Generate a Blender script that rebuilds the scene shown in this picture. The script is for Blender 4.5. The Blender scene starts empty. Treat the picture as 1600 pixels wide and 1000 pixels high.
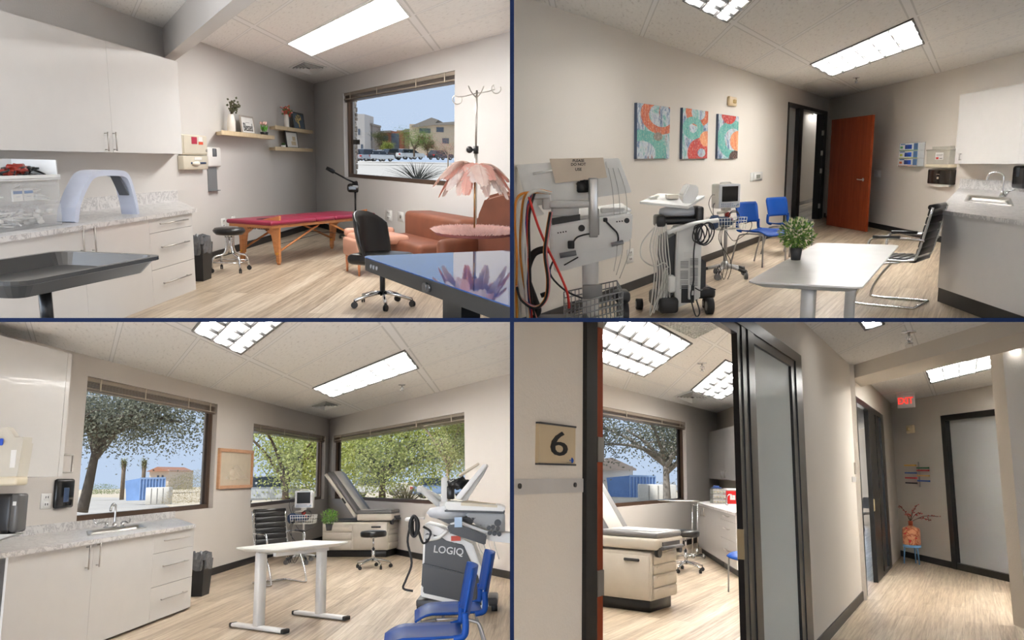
import bpy, bmesh, math, random
from mathutils import Vector, Matrix, noise
random.seed(7)
SC = bpy.context.scene; COL = SC.collection
# ---------------- camera, world, exposure ----------------
F = 1250.0                      # focal length in pixels of the 1600 wide frame
cd = bpy.data.cameras.new('camera'); cam = bpy.data.objects.new('camera', cd); COL.objects.link(cam)
cd.sensor_width = 36; cd.lens = F/1600*36; cd.clip_start = .05; cd.clip_end = 600
cam.rotation_euler = (math.pi/2, 0, 0); SC.camera = cam
wd = bpy.data.worlds.new('sky'); SC.world = wd; wd.use_nodes = True
bg = wd.node_tree.nodes['Background']; bg.inputs[0].default_value = (.74, .85, 1.0, 1); bg.inputs[1].default_value = 4.6
sl = bpy.data.lights.new('sun', 'SUN'); sl.energy = 28; sl.angle = .02; sl.color = (1, .94, .84); so = bpy.data.objects.new('sun', sl); COL.objects.link(so)
so.rotation_euler = Vector((.42, .25, -.78)).to_track_quat('-Z', 'Y').to_euler()
SC.view_settings.view_transform = 'Standard'; SC.view_settings.look = 'None'
SC.view_settings.gamma = 1; SC.view_settings.use_curve_mapping = False
SC.view_settings.exposure = 0.95
SC.cycles.max_bounces = 8; SC.cycles.diffuse_bounces = 4; SC.cycles.transparent_max_bounces = 12
LENS_E = 25.0                    # what a ceiling lamp's lens gives off
# ---------------- materials ----------------
def srgb(c):
    return tuple(((v/255)/12.92 if v/255 <= .04045 else ((v/255+.055)/1.055)**2.4) for v in c)
_m = {}
class NT:
    def __init__(s, name):
        s.m = bpy.data.materials.new(name); s.m.use_nodes = True; s.t = s.m.node_tree; s.N = s.t.nodes; s.L = s.t.links
        s.b = s.N['Principled BSDF']
    def n(s, ty, **k):
        x = s.N.new(ty)
        for a, v in k.items():
            if a.startswith('i_'):
                q = a[2:]; x.inputs[int(q) if q.isdigit() else q].default_value = v
            else: setattr(x, a, v)
        return x
    def l(s, a, b): s.L.new(a, b)
    def mix(s, fac, a, b, mode='MIX'):
        x = s.n('ShaderNodeMix', data_type='RGBA', blend_type=mode)
        for sock, v in ((x.inputs[0], fac), (x.inputs[6], a), (x.inputs[7], b)):
            if hasattr(v, 'type') and not isinstance(v, (tuple, float)): s.l(v, sock)
            else: sock.default_value = v if not isinstance(v, tuple) else (*v[:3], 1)
        return x.outputs[2]
    def math(s, op, a, b=0.0, c=0.0):
        x = s.n('ShaderNodeMath', operation=op)
        for i, v in enumerate((a, b, c)):
            if isinstance(v, (int, float)): x.inputs[i].default_value = v
            else: s.l(v, x.inputs[i])
        return x.outputs[0]
    def ramp(s, fac, stops):
        x = s.n('ShaderNodeValToRGB'); e = x.color_ramp.elements
        while len(e) < len(stops): e.new(.5)
        for q, (p, c) in zip(e, stops): q.position = p; q.color = (*c[:3], 1)
        s.l(fac, x.inputs[0]); return x.outputs[0]
    def noise(s, sc, detail=3, vec=None, rough=.5, dist=0):
        x = s.n('ShaderNodeTexNoise', i_Scale=sc, i_Detail=detail, i_Roughness=rough, i_Distortion=dist)
        s.l(vec or s.obj(), x.inputs['Vector']); return x.outputs[0]
    def obj(s):
        if not hasattr(s, '_tc'): s._tc = s.n('ShaderNodeTexCoord')
        return s._tc.outputs['Object']
    def uv(s): s.obj(); return s._tc.outputs['UV']
    def map(s, vec, scale=(1,1,1), rot=(0,0,0), loc=(0,0,0)):
        x = s.n('ShaderNodeMapping'); x.inputs['Scale'].default_value = scale; x.inputs['Rotation'].default_value = rot; x.inputs['Location'].default_value = loc
        s.l(vec, x.inputs[0]); return x.outputs[0]
    def bump(s, h, st=.3, d=.01):
        x = s.n('ShaderNodeBump', i_Strength=st, i_Distance=d); s.l(h, x.inputs['Height']); s.l(x.outputs[0], s.b.inputs['Normal'])
def M(name, rgb=(200,200,200), rough=.5, metal=0, var=.04, vs=6, bump=0, bs=80, spec=.5, coat=0, alpha=1, trans=0, emis=0, sheen=0):
    """a plain procedural material, made once: sRGB colour with a little cloudy variation"""
    if name in _m: return _m[name]
    k = NT(name); c = srgb(rgb)
    lo = tuple(v*(1-var) for v in c); hi = tuple(min(1, v*(1+var)) for v in c)
    k.l(k.ramp(k.noise(vs), [(.3, lo), (.7, hi)]), k.b.inputs['Base Color'])
    k.b.inputs['Roughness'].default_value = rough; k.b.inputs['Metallic'].default_value = metal
    k.b.inputs['Specular IOR Level'].default_value = spec; k.b.inputs['Coat Weight'].default_value = coat
    k.b.inputs['Alpha'].default_value = alpha; k.b.inputs['Transmission Weight'].default_value = trans
    if sheen: k.b.inputs['Sheen Weight'].default_value = sheen
    if emis: k.b.inputs['Emission Color'].default_value = (*c, 1); k.b.inputs['Emission Strength'].default_value = emis
    if bump: k.bump(k.noise(bs, 4), bump, .004)
    _m[name] = k.m; return k.m
def m_wall(name, rgb):
    if name in _m: return _m[name]
    k = NT(name); c = srgb(rgb)
    k.l(k.ramp(k.noise(1.3, 2), [(.3, tuple(v*.975 for v in c)), (.7, c)]), k.b.inputs['Base Color'])
    k.b.inputs['Roughness'].default_value = .75; k.b.inputs['Specular IOR Level'].default_value = .2
    k.bump(k.noise(55, 5, rough=.6), .28, .008); _m[name] = k.m; return k.m
def m_floor(name, ang, ws=1.0, ls=1.0, rgbs=((128,108,86),(184,166,143),(220,207,188))):
    """pale oak look vinyl planks; planks run along ang"""
    k = NT(name); v = k.map(k.obj(), rot=(0,0,-ang)); v = k.map(v, scale=(1/ls, 1/ws, 1))
    br = k.n('ShaderNodeTexBrick', i_Scale=1.0); br.offset = .37; br.squash = 1
    br.inputs['Color1'].default_value = (.0,.0,.0,1); br.inputs['Color2'].default_value = (1,1,1,1); br.inputs['Mortar'].default_value = (.5,.5,.5,1)
    br.inputs['Mortar Size'].default_value = .003; br.inputs['Brick Width'].default_value = 1.2; br.inputs['Row Height'].default_value = .18
    k.l(v, br.inputs['Vector'])
    g1 = k.noise(2.2, 6, k.map(v, scale=(1.1, 14, 1)), .65, .6); g2 = k.noise(7, 4, k.map(v, scale=(1, 22, 1)), .6, .3)
    f = k.math('ADD', k.math('MULTIPLY', g1, .62), k.math('MULTIPLY', g2, .30))
    sep = k.n('ShaderNodeSeparateColor'); k.l(br.outputs[0], sep.inputs[0])
    f = k.math('ADD', f, k.math('MULTIPLY', k.math('SUBTRACT', sep.outputs[0], .5), .16))
    col = k.ramp(f, [(.28, srgb(rgbs[0])), (.47, srgb(rgbs[1])), (.66, srgb(rgbs[2]))])
    col = k.mix(k.math('MULTIPLY', br.outputs['Fac'], .35), col, srgb((120,104,86)))
    k.l(col, k.b.inputs['Base Color']); k.b.inputs['Roughness'].default_value = .38; k.b.inputs['Specular IOR Level'].default_value = .4
    k.bump(g2, .08, .003); return k.m
def m_ceiling(name):
    """lay-in tiles: UV units are tiles; white grid bars, speckled fissured board"""
    k = NT(name); sp = k.n('ShaderNodeSeparateXYZ'); k.l(k.uv(), sp.inputs[0])
    def edge(o, w):
        fr = k.math('FRACT', o); return k.math('LESS_THAN', k.math('SUBTRACT', .5, k.math('ABSOLUTE', k.math('SUBTRACT', fr, .5))), w)
    e = k.math('MAXIMUM', edge(sp.outputs[0], .022), edge(sp.outputs[1], .022))
    e2 = k.math('MAXIMUM', edge(sp.outputs[0], .034), edge(sp.outputs[1], .034))
    s1 = k.noise(26, 3, k.uv(), .7)
    spk = k.ramp(s1, [(.33, srgb((214,212,210))), (.41, srgb((236,235,233))), (.8, srgb((242,241,239)))])
    col = k.mix(e2, spk, srgb((212,212,211))); col = k.mix(e, col, srgb((238,238,238)))
    k.l(col, k.b.inputs['Base Color']); k.b.inputs['Roughness'].default_value = .85; k.b.inputs['Specular IOR Level'].default_value = .15
    return k.m
def m_marble():
    if 'marble' in _m: return _m['marble']
    k = NT('marble'); w = k.noise(5, 6, rough=.7, dist=1.6)
    v = k.ramp(w, [(.0, srgb((214,212,211))), (.46, srgb((210,208,207))), (.5, srgb((168,166,168))), (.54, srgb((213,211,210))), (1, srgb((222,221,220)))])
    k.l(v, k.b.inputs['Base Color']); k.b.inputs['Roughness'].default_value = .3; _m['marble'] = k.m; return k.m
def m_wood(name, a, b, rough=.35, scale=(1,1,12), d=1.5, sc=3):
    if name in _m: return _m[name]
    k = NT(name); g = k.noise(sc, 6, k.map(k.obj(), scale=scale), .6, d)
    k.l(k.ramp(g, [(.3, srgb(a)), (.7, srgb(b))]), k.b.inputs['Base Color']); k.b.inputs['Roughness'].default_value = rough
    _m[name] = k.m; return k.m
def m_glass(name='window_glass', tint=(82,85,89), refl=.06, rough=0.0):
    """a thin pane: mostly see-through, with the mirror reflection of real glass"""
    if name in _m: return _m[name]
    k = NT(name); o = k.N['Material Output']; k.N.remove(k.b)
    t = k.n('ShaderNodeBsdfTransparent'); t.inputs[0].default_value = (*srgb(tint), 1)
    g = k.n('ShaderNodeBsdfGlossy', i_Roughness=rough); fr = k.n('ShaderNodeFresnel', i_IOR=1.45)
    mx = k.n('ShaderNodeMixShader'); k.l(k.math('ADD', k.math('MULTIPLY', fr.outputs[0], .22), refl*.2), mx.inputs[0])
    k.l(t.outputs[0], mx.inputs[1]); k.l(g.outputs[0], mx.inputs[2]); k.l(mx.outputs[0], o.inputs[0]); _m[name] = k.m; return k.m
def m_thin(name, rgb, var=.12, vs=12, tr=.4):
    """leaf, feather or petal: thin, lets light through"""
    if name in _m: return _m[name]
    k = NT(name); o = k.N['Material Output']; k.N.remove(k.b); c = srgb(rgb)
    col = k.ramp(k.noise(vs), [(.3, tuple(v*(1-var) for v in c)), (.7, tuple(min(1, v*(1+var)) for v in c))])
    d = k.n('ShaderNodeBsdfDiffuse'); t = k.n('ShaderNodeBsdfTranslucent'); mx = k.n('ShaderNodeMixShader', i_0=tr)
    k.l(col, d.inputs[0]); k.l(col, t.inputs[0]); k.l(d.outputs[0], mx.inputs[1]); k.l(t.outputs[0], mx.inputs[2]); k.l(mx.outputs[0], o.inputs[0]); _m[name] = k.m; return k.m
def m_frost(name='frosted_glass', rgb=(218,222,222)):
    if name in _m: return _m[name]
    k = NT(name); o = k.N['Material Output']; k.N.remove(k.b)
    d = k.n('ShaderNodeBsdfDiffuse'); d.inputs[0].default_value = (*srgb(rgb), 1)
    t = k.n('ShaderNodeBsdfTranslucent'); t.inputs[0].default_value = (*srgb(rgb), 1)
    g = k.n('ShaderNodeBsdfGlossy', i_Roughness=.25)
    a = k.n('ShaderNodeMixShader', i_0=.5); b = k.n('ShaderNodeMixShader', i_0=.06)
    k.l(d.outputs[0], a.inputs[1]); k.l(t.outputs[0], a.inputs[2]); k.l(a.outputs[0], b.inputs[1]); k.l(g.outputs[0], b.inputs[2]); k.l(b.outputs[0], o.inputs[0])
    _m[name] = k.m; return k.m
def m_light(name='lamp_lens', e=None, tubes=3):
    """what hangs over the tubes of a ceiling lamp: bright where a tube lies, soft grey reflector between; UV u runs across"""
    if name in _m: return _m[name]
    k = NT(name); k.b.inputs['Base Color'].default_value = (.8,.8,.8,1); e = e or LENS_E
    if tubes:
        sp = k.n('ShaderNodeSeparateXYZ'); k.l(k.uv(), sp.inputs[0]); f = k.math('ABSOLUTE', k.math('SUBTRACT', k.math('FRACT', k.math('MULTIPLY', sp.outputs[0], tubes)), .5))
        t = k.math('LESS_THAN', f, .10); g = k.math('MULTIPLY', k.math('SUBTRACT', .5, f), .5)
        v = k.math('ABSOLUTE', k.math('SUBTRACT', k.math('FRACT', k.math('MULTIPLY', sp.outputs[1], 6)), .5)); g = k.math('ADD', g, k.math('MULTIPLY', k.math('SUBTRACT', .5, v), .7))
        k.l(k.math('ADD', k.math('MULTIPLY', t, e*1.75), k.math('ADD', g, .42)), k.b.inputs['Emission Strength'])
    else: k.b.inputs['Emission Strength'].default_value = e*.4
    k.b.inputs['Emission Color'].default_value = (1,.985,.95,1)
    _m[name] = k.m; return k.m
# ---------------- mesh builder ----------------
class MB:
    def __init__(s): s.bm = bmesh.new(); s.mi = 0; s.sm = False
    def face(s, vs):
        try: f = s.bm.faces.new(vs); f.material_index = s.mi; f.smooth = s.sm; return f
        except ValueError: return None
    def pts(s, ps): return [s.bm.verts.new(p) for p in ps]
    def poly(s, ps): s.face(s.pts(ps)); return s
    def hexa(s, b, t):
        """prism between bottom ring b and top ring t (equal counts)"""
        B = s.pts(b); T = s.pts(t); n = len(B)
        s.face(B[::-1]); s.face(T)
        for i in range(n): s.face([B[i], B[(i+1) % n], T[(i+1) % n], T[i]])
        return s
    def box(s, x0, x1, y0, y1, z0, z1):
        return s.hexa([(x0,y0,z0),(x1,y0,z0),(x1,y1,z0),(x0,y1,z0)], [(x0,y0,z1),(x1,y0,z1),(x1,y1,z1),(x0,y1,z1)])
    def prism(s, poly, z0, z1): return s.hexa([(x,y,z0) for x,y in poly], [(x,y,z1) for x,y in poly])
    def slab(s, poly, y0, y1):
        """outline in x-z, thick in y"""
        return s.hexa([(x,y1,z) for x,z in poly], [(x,y0,z) for x,z in poly])
    def rbox(s, x0, x1, y0, y1, z0, z1, r=.01, seg=2, rot=None, piv=None):
        t = bmesh.new(); bmesh.ops.create_cube(t, size=1)
        for v in t.verts: v.co = Vector(((x0+x1)/2+v.co.x*(x1-x0), (y0+y1)/2+v.co.y*(y1-y0), (z0+z1)/2+v.co.z*(z1-z0)))
        r = min(r, .48*min(abs(x1-x0), abs(y1-y0), abs(z1-z0)))
        bmesh.ops.bevel(t, geom=list(t.edges), offset=r, segments=seg, profile=.5, affect='EDGES')
        if rot is not None:
            p = Vector(piv or (0,0,0))
            for v in t.verts: v.co = rot @ (v.co-p) + p
        return s.merge(t, True)
    def merge(s, t, sm=None):
        mp = {v: s.bm.verts.new(v.co) for v in t.verts}
        for f in t.faces:
            g = s.face([mp[v] for v in f.verts])
            if g and sm: g.smooth = True
        t.free(); return s
    def tube(s, path, r, n=8, closed=False, cap=True):
        """r: radius or list of radii"""
        P = [Vector(p) for p in path]; N = len(P); rs = r if isinstance(r, (list, tuple)) else [r]*N
        prev = None; rings = []
        for i in range(N):
            a = P[(i-1) % N] if (closed or i > 0) else P[i]; b = P[(i+1) % N] if (closed or i < N-1) else P[i]
            d = (b-a); d = d.normalized() if d.length > 1e-9 else Vector((0,0,1))
            if prev is None:
                u = d.cross(Vector((0,0,1)));
                if u.length < .05: u = d.cross(Vector((0,1,0)))
                u.normalize()
            else:
                u = prev - d*prev.dot(d); u = u.normalized() if u.length > 1e-6 else d.orthogonal().normalized()
            prev = u; w = d.cross(u)
            rings.append(s.pts([P[i] + (u*math.cos(2*math.pi*k/n) + w*math.sin(2*math.pi*k/n))*rs[i] for k in range(n)]))
        sm = s.sm; s.sm = True
        for i in range(N if closed else N-1):
            A = rings[i]; B = rings[(i+1) % N]
            for k in range(n): s.face([A[k], A[(k+1) % n], B[(k+1) % n], B[k]])
        s.sm = sm
        if cap and not closed: s.face(rings[0][::-1]); s.face(rings[-1])
        return s
    def cyl(s, p0, p1, r0, r1=None, n=16): return s.tube([p0, p1], [r0, r0 if r1 is None else r1], n)
    def lathe(s, prof, c=(0,0,0), n=20, M4=None, sx=1, sy=1):
        """prof: (radius, z) list, revolved about z"""
        rings = []
        for r, z in prof:
            ps = [Vector((c[0]+sx*r*math.cos(2*math.pi*k/n), c[1]+sy*r*math.sin(2*math.pi*k/n), c[2]+z)) for k in range(n)]
            if M4 is not None: ps = [M4 @ p for p in ps]
            rings.append(s.pts(ps))
        sm = s.sm; s.sm = True
        for A, B in zip(rings, rings[1:]):
            for k in range(n): s.face([A[k], A[(k+1) % n], B[(k+1) % n], B[k]])
        s.sm = sm
        if prof[0][0] > 1e-4: s.face(rings[0][::-1])
        if prof[-1][0] > 1e-4: s.face(rings[-1])
        return s
    def ball(s, c, r, n=10, sc=(1,1,1)):
        t = bmesh.new(); bmesh.ops.create_uvsphere(t, u_segments=n, v_segments=max(4, n*2//3), radius=r)
        for v in t.verts: v.co = Vector((c[0]+v.co.x*sc[0], c[1]+v.co.y*sc[1], c[2]+v.co.z*sc[2]))
        return s.merge(t, True)
    def blob(s, c, r, rough=.25, sub=2, sc=(1,1,1), seed=0, fr=2.0):
        t = bmesh.new(); bmesh.ops.create_icosphere(t, subdivisions=sub, radius=1)
        for v in t.verts:
            q = v.co.normalized(); k = r*(1+rough*noise.noise(q*fr+Vector((seed*7.1, seed*3.3, seed))))
            v.co = Vector((c[0]+q.x*k*sc[0], c[1]+q.y*k*sc[1], c[2]+q.z*k*sc[2]))
        return s.merge(t, True)
    def leaf(s, c, d, up, l, w):
        c = Vector(c); d = Vector(d).normalized(); sd = d.cross(Vector(up)); sd = sd.normalized() if sd.length > 1e-4 else d.orthogonal().normalized()
        return s.poly([c, c+d*l*.5+sd*w*.5, c+d*l, c+d*l*.5-sd*w*.5])
    def xf(s, M4):
        bmesh.ops.transform(s.bm, matrix=M4, verts=s.bm.verts); return s
def frame_mb(x0, x1, z0, z1, w, y0, y1, wb=None, wt=None):
    """a rectangular picture/door frame lying in x-z, bars w wide"""
    m = MB(); wb = w if wb is None else wb; wt = w if wt is None else wt
    m.box(x0, x0+w, y0, y1, z0, z1); m.box(x1-w, x1, y0, y1, z0, z1)
    if wt: m.box(x0+w, x1-w, y0, y1, z1-wt, z1)
    if wb: m.box(x0+w, x1-w, y0, y1, z0, z0+wb)
    return m
T = 0.003                       # half thickness of the partitions between the four rooms
# ---------------- rooms ----------------
ROOMS = {}
class Room:
    def __init__(s, key, h, xc, roll, E, H=2.74, side=(-1, 1)):
        """h: picture height of the eye level, roll: how far the room leans with its quarter of the picture"""
        s.key = key; s.E = E; s.H = H; s.side = side; ROOMS[key] = s
        x3 = (xc-800)*roll; y3 = -(F*F + (xc-800)*x3)/(500-h)          # where verticals meet, from the picture's centre, z up
        n = Vector((x3, F, y3)).normalized()
        if n.z < 0: n = -n
        s.U = n
        a = Vector((0, 1, 0)); s.Y = (a - n*a.dot(n)).normalized(); s.X = s.Y.cross(s.U)
        s.R = Matrix((s.X, s.Y, s.U)).transposed(); s.M = s.R.to_4x4(); s.Ri = s.R.transposed()
        s.FL = -E; s.CE = H-E
    def ray(s, px, py): return s.Ri @ Vector((px-800, F, 500-py))
    def at(s, px, py, z):
        """the point at height z above this room's floor, seen at px, py"""
        d = s.ray(px, py); k = (z-s.E)/d.z; return Vector((d.x*k, d.y*k, z))
    def atY(s, px, py, Y): d = s.ray(px, py); k = Y/d.y; return Vector((d.x*k, Y, d.z*k+s.E))
    def dirv(s, px):
        """level direction whose lines meet at px on the eye level"""
        n = s.U; py = 500 + ((px-800)*n.x + F*n.y)/n.z; d = s.ray(px, py); return Vector((d.x, d.y)).normalized()
    def pix(s, p):
        q = s.R @ Vector((p[0], p[1], p[2]-s.E)); return (800+F*q.x/q.y, 500-F*q.z/q.y)
    def M4(s, loc, yaw=0): return s.M @ Matrix.Translation((loc[0], loc[1], loc[2]-s.E)) @ Matrix.Rotation(yaw, 4, 'Z')
class Wall:
    """a plumb wall through A and B (plan points); x along it, y into it, z up; A is its left end"""
    def __init__(s, room, A, B):
        s.r = room; s.A = Vector((A[0], A[1])); d = Vector((B[0], B[1]))-s.A; s.len = d.length; s.d = d.normalized()
        s.yaw = math.atan2(s.d.y, s.d.x); s.n = Vector((-s.d.y, s.d.x))
    def sz(s, px, py, off=0):
        d = s.r.ray(px, py); o = s.A - s.n*off; k = o.dot(s.n)/Vector((d.x, d.y)).dot(s.n)
        q = Vector((d.x*k, d.y*k)); return ((q-s.A).dot(s.d), d.z*k+s.r.E)
    def box(s, x0, x1, y0, y1, off=0):
        """wall x range and z range of a traced picture box: left edge, top, right edge, bottom"""
        a = s.sz(x0, (y0+y1)/2, off); b = s.sz(x1, (y0+y1)/2, off); m = (x0+x1)/2
        return a[0], b[0], s.sz(m, y1, off)[1], s.sz(m, y0, off)[1]
    def loc(s, x, y=0, z=0): q = s.A+s.d*x+s.n*y; return Vector((q.x, q.y, z))
def put(o, room, loc, yaw=0): o.matrix_world = room.M4(loc, yaw)
def tag(o, label=None, cat=None, group=None, kind=None):
    if label: o['label'] = label
    if cat: o['category'] = cat
    if group: o['group'] = group
    if kind: o['kind'] = kind
    return o
def link(name, mb, mats, parent=None, label=None):
    me = bpy.data.meshes.new(name); bmesh.ops.recalc_face_normals(mb.bm, faces=mb.bm.faces); mb.bm.to_mesh(me); mb.bm.free()
    for m in (mats if isinstance(mats, (list, tuple)) else [mats]): me.materials.append(m)
    o = bpy.data.objects.new(name, me); COL.objects.link(o)
    if parent: o.parent = parent
    if label: o['label'] = label
    return o
def thing(name, label, cat, room, loc, yaw=0, group=None):
    o = bpy.data.objects.new(name, None); COL.objects.link(o); o.empty_display_size = .1; put(o, room, loc, yaw)
    return tag(o, label, cat, group)
def solo(name, mb, mats, label, cat, room, loc, yaw=0, group=None):
    o = link(name, mb, mats); put(o, room, loc, yaw); return tag(o, label, cat, group)
def kids(o): return [c for c in o.children]
def dup(o, room, loc, yaw=0, label=None, group=None, top=True, par=None):
    c = o.copy(); COL.objects.link(c)
    if par: c.parent = par
    if top: put(c, room, loc, yaw)
    if label: c['label'] = label
    if group: c['group'] = group
    for ch in kids(o): dup(ch, room, None, top=False, par=c)
    return c
def clip(o, room, walls=True):
    """end a surface at the partitions: room.side = (x side, z side)"""
    Mi = o.matrix_world.inverted()
    bm = bmesh.new(); bm.from_mesh(o.data)
    for ax, sg in ((0, room.side[0]), (2, room.side[1])):
        co = Vector((0,0,0)); no = Vector((0,0,0)); co[ax] = sg*T; no[ax] = -sg
        lc = Mi @ co; ln = (Mi.to_3x3() @ no).normalized()
        bmesh.ops.bisect_plane(bm, geom=list(bm.verts)+list(bm.edges)+list(bm.faces), plane_co=lc, plane_no=ln, clear_outer=True)
    bm.to_mesh(o.data); bm.free(); return o
def struct(name, mb, mats, room, loc=(0,0,0), yaw=0, cl=True, parent=None):
    o = link(name, mb, mats, parent)
    if not parent: put(o, room, loc, yaw); o['kind'] = 'structure'
    if cl and not parent: clip(o, room)
    return o
def wall_mb(L0, L1, z0, z1, holes=(), t=.12, y0=0.0):
    """wall in its own frame with rectangular holes (x0,x1,z0,z1); reveals come with the thickness"""
    m = MB(); xs = sorted({L0, L1, *[h[0] for h in holes], *[h[1] for h in holes]}); zs = sorted({z0, z1, *[h[2] for h in holes], *[h[3] for h in holes]})
    xs = [x for x in xs if L0-1e-6 <= x <= L1+1e-6]; zs = [z for z in zs if z0-1e-6 <= z <= z1+1e-6]
    solid = lambda i, j: 0 <= i < len(xs)-1 and 0 <= j < len(zs)-1 and not any(h[0]-1e-6 <= (xs[i]+xs[i+1])/2 <= h[1]+1e-6 and h[2]-1e-6 <= (zs[j]+zs[j+1])/2 <= h[3]+1e-6 for h in holes)
    y1 = y0+t
    for i in range(len(xs)-1):
        for j in range(len(zs)-1):
            if not solid(i, j): continue
            a, b, c, d = xs[i], xs[i+1], zs[j], zs[j+1]
            m.poly([(a,y0,c),(b,y0,c),(b,y0,d),(a,y0,d)]); m.poly([(a,y1,c),(a,y1,d),(b,y1,d),(b,y1,c)])
            if not solid(i-1, j): m.poly([(a,y0,c),(a,y0,d),(a,y1,d),(a,y1,c)])
            if not solid(i+1, j): m.poly([(b,y0,c),(b,y1,c),(b,y1,d),(b,y0,d)])
            if not solid(i, j-1): m.poly([(a,y0,c),(a,y1,c),(b,y1,c),(b,y0,c)])
            if not solid(i, j+1): m.poly([(a,y0,d),(b,y0,d),(b,y1,d),(a,y1,d)])
    bmesh.ops.remove_doubles(m.bm, verts=m.bm.verts, dist=1e-5)
    return m
def plane_uv(name, room, ring, z, mat, o0, u, v, cl=True):
    """a level face whose UV units are the two (oblique) directions u and v from o0"""
    m = MB(); m.poly([(p[0], p[1], 0) for p in ring]); me_o = struct(name, m, mat, room, (0,0,z), cl=cl)
    ul = me_o.data.uv_layers.new(name='UVMap'); det = u[0]*v[1]-u[1]*v[0]
    for lp in me_o.data.loops:
        q = me_o.data.vertices[lp.vertex_index].co; dx, dy = q.x-o0[0], q.y-o0[1]
        ul.data[lp.index].uv = ((dx*v[1]-dy*v[0])/det, (u[0]*dy-u[1]*dx)/det)
    return me_o
# ================= the four rooms: sections open to the camera =================
A = Room('A', 243, 400, .35, 1.36, side=(-1, 1)); B = Room('B', 247, 1200, .35, 1.42, side=(1, 1))
C = Room('C', 750, 400, .35, 1.37, side=(-1, -1)); D = Room('D', 738, 1200, .35, 1.43, side=(1, -1))
WALL_A = m_wall('wall_paint_cool', (206,203,200)); WALL_B = m_wall('wall_paint_warm', (218,212,204)); WALL_C = m_wall('wall_paint_grey', (206,200,194)); WALL_D = m_wall('wall_paint_sand', (214,206,195))
CEIL = m_ceiling('ceiling_tile'); BLACKV = M('black_vinyl', (22,22,24), .45)
BRONZE = M('bronze_frame', (84,62,46), .4, .3); BLKM = M('black_frame', (24,23,22), .3, .2); NAVY = M('navy_paint', (9,19,42), .9, spec=.05)
PLASTER = M('partition_plaster', (205,202,198), .8); GLASS = m_glass(); ALU = M('brushed_nickel', (178,174,168), .32, .9); CHROME = M('chrome', (215,217,220), .12, 1.0, var=.01)
WHITE_LAM = M('white_laminate', (212,210,208), .22, var=.01, coat=.2); WHITEP = M('white_plastic', (224,223,220), .4, var=.02); BLACKP = M('black_plastic', (24,24,26), .35)
MARBLE = m_marble(); TRIMW = M('white_trim', (226,226,224), .5)
def part_slab(name, pts0, pts1, mats):
    m = MB(); m.hexa(pts0, pts1); o = link(name, m, mats); o['kind'] = 'structure'; return o
# partitions between the rooms: a wall and a floor slab crossing, navy nosings on their front edges
YF, YB = 1.5, 24.0
def slab_box(name, x0, x1, y0, y1, z0, z1, mat):
    m = MB(); m.box(x0, x1, y0, y1, z0, z1); o = link(name, m, mat); o['kind'] = 'structure'; return o
slab_box('wall_between_upper_rooms', -T*.8, T*.8, YF+.01, YB, T, 5.0, PLASTER); slab_box('wall_between_lower_rooms', -T*.8, T*.8, YF+.01, YB, -5.0, -T, PLASTER)
slab_box('floor_between_rooms', -9, 9, YF+.01, YB, -T*.8, T*.8, PLASTER)
NW = 3.2/F*YF
slab_box('trim_1', -NW, NW, YF, YF+.012, -1.2, 1.2, NAVY)
slab_box('trim_2', -1.5, -NW, YF, YF+.012, -NW, NW, NAVY); slab_box('trim_3', NW, 1.5, YF, YF+.012, -NW, NW, NAVY)
def off(p, d, k): return Vector((p[0]+d[0]*k, p[1]+d[1]*k))
def base(name, wall, x0, x1, mat=BLACKV, h=.1):
    m = MB(); m.box(x0, x1, -.014, 0, 0, h); return struct(name, m, mat, wall.r, wall.loc(0), wall.yaw)
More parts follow.
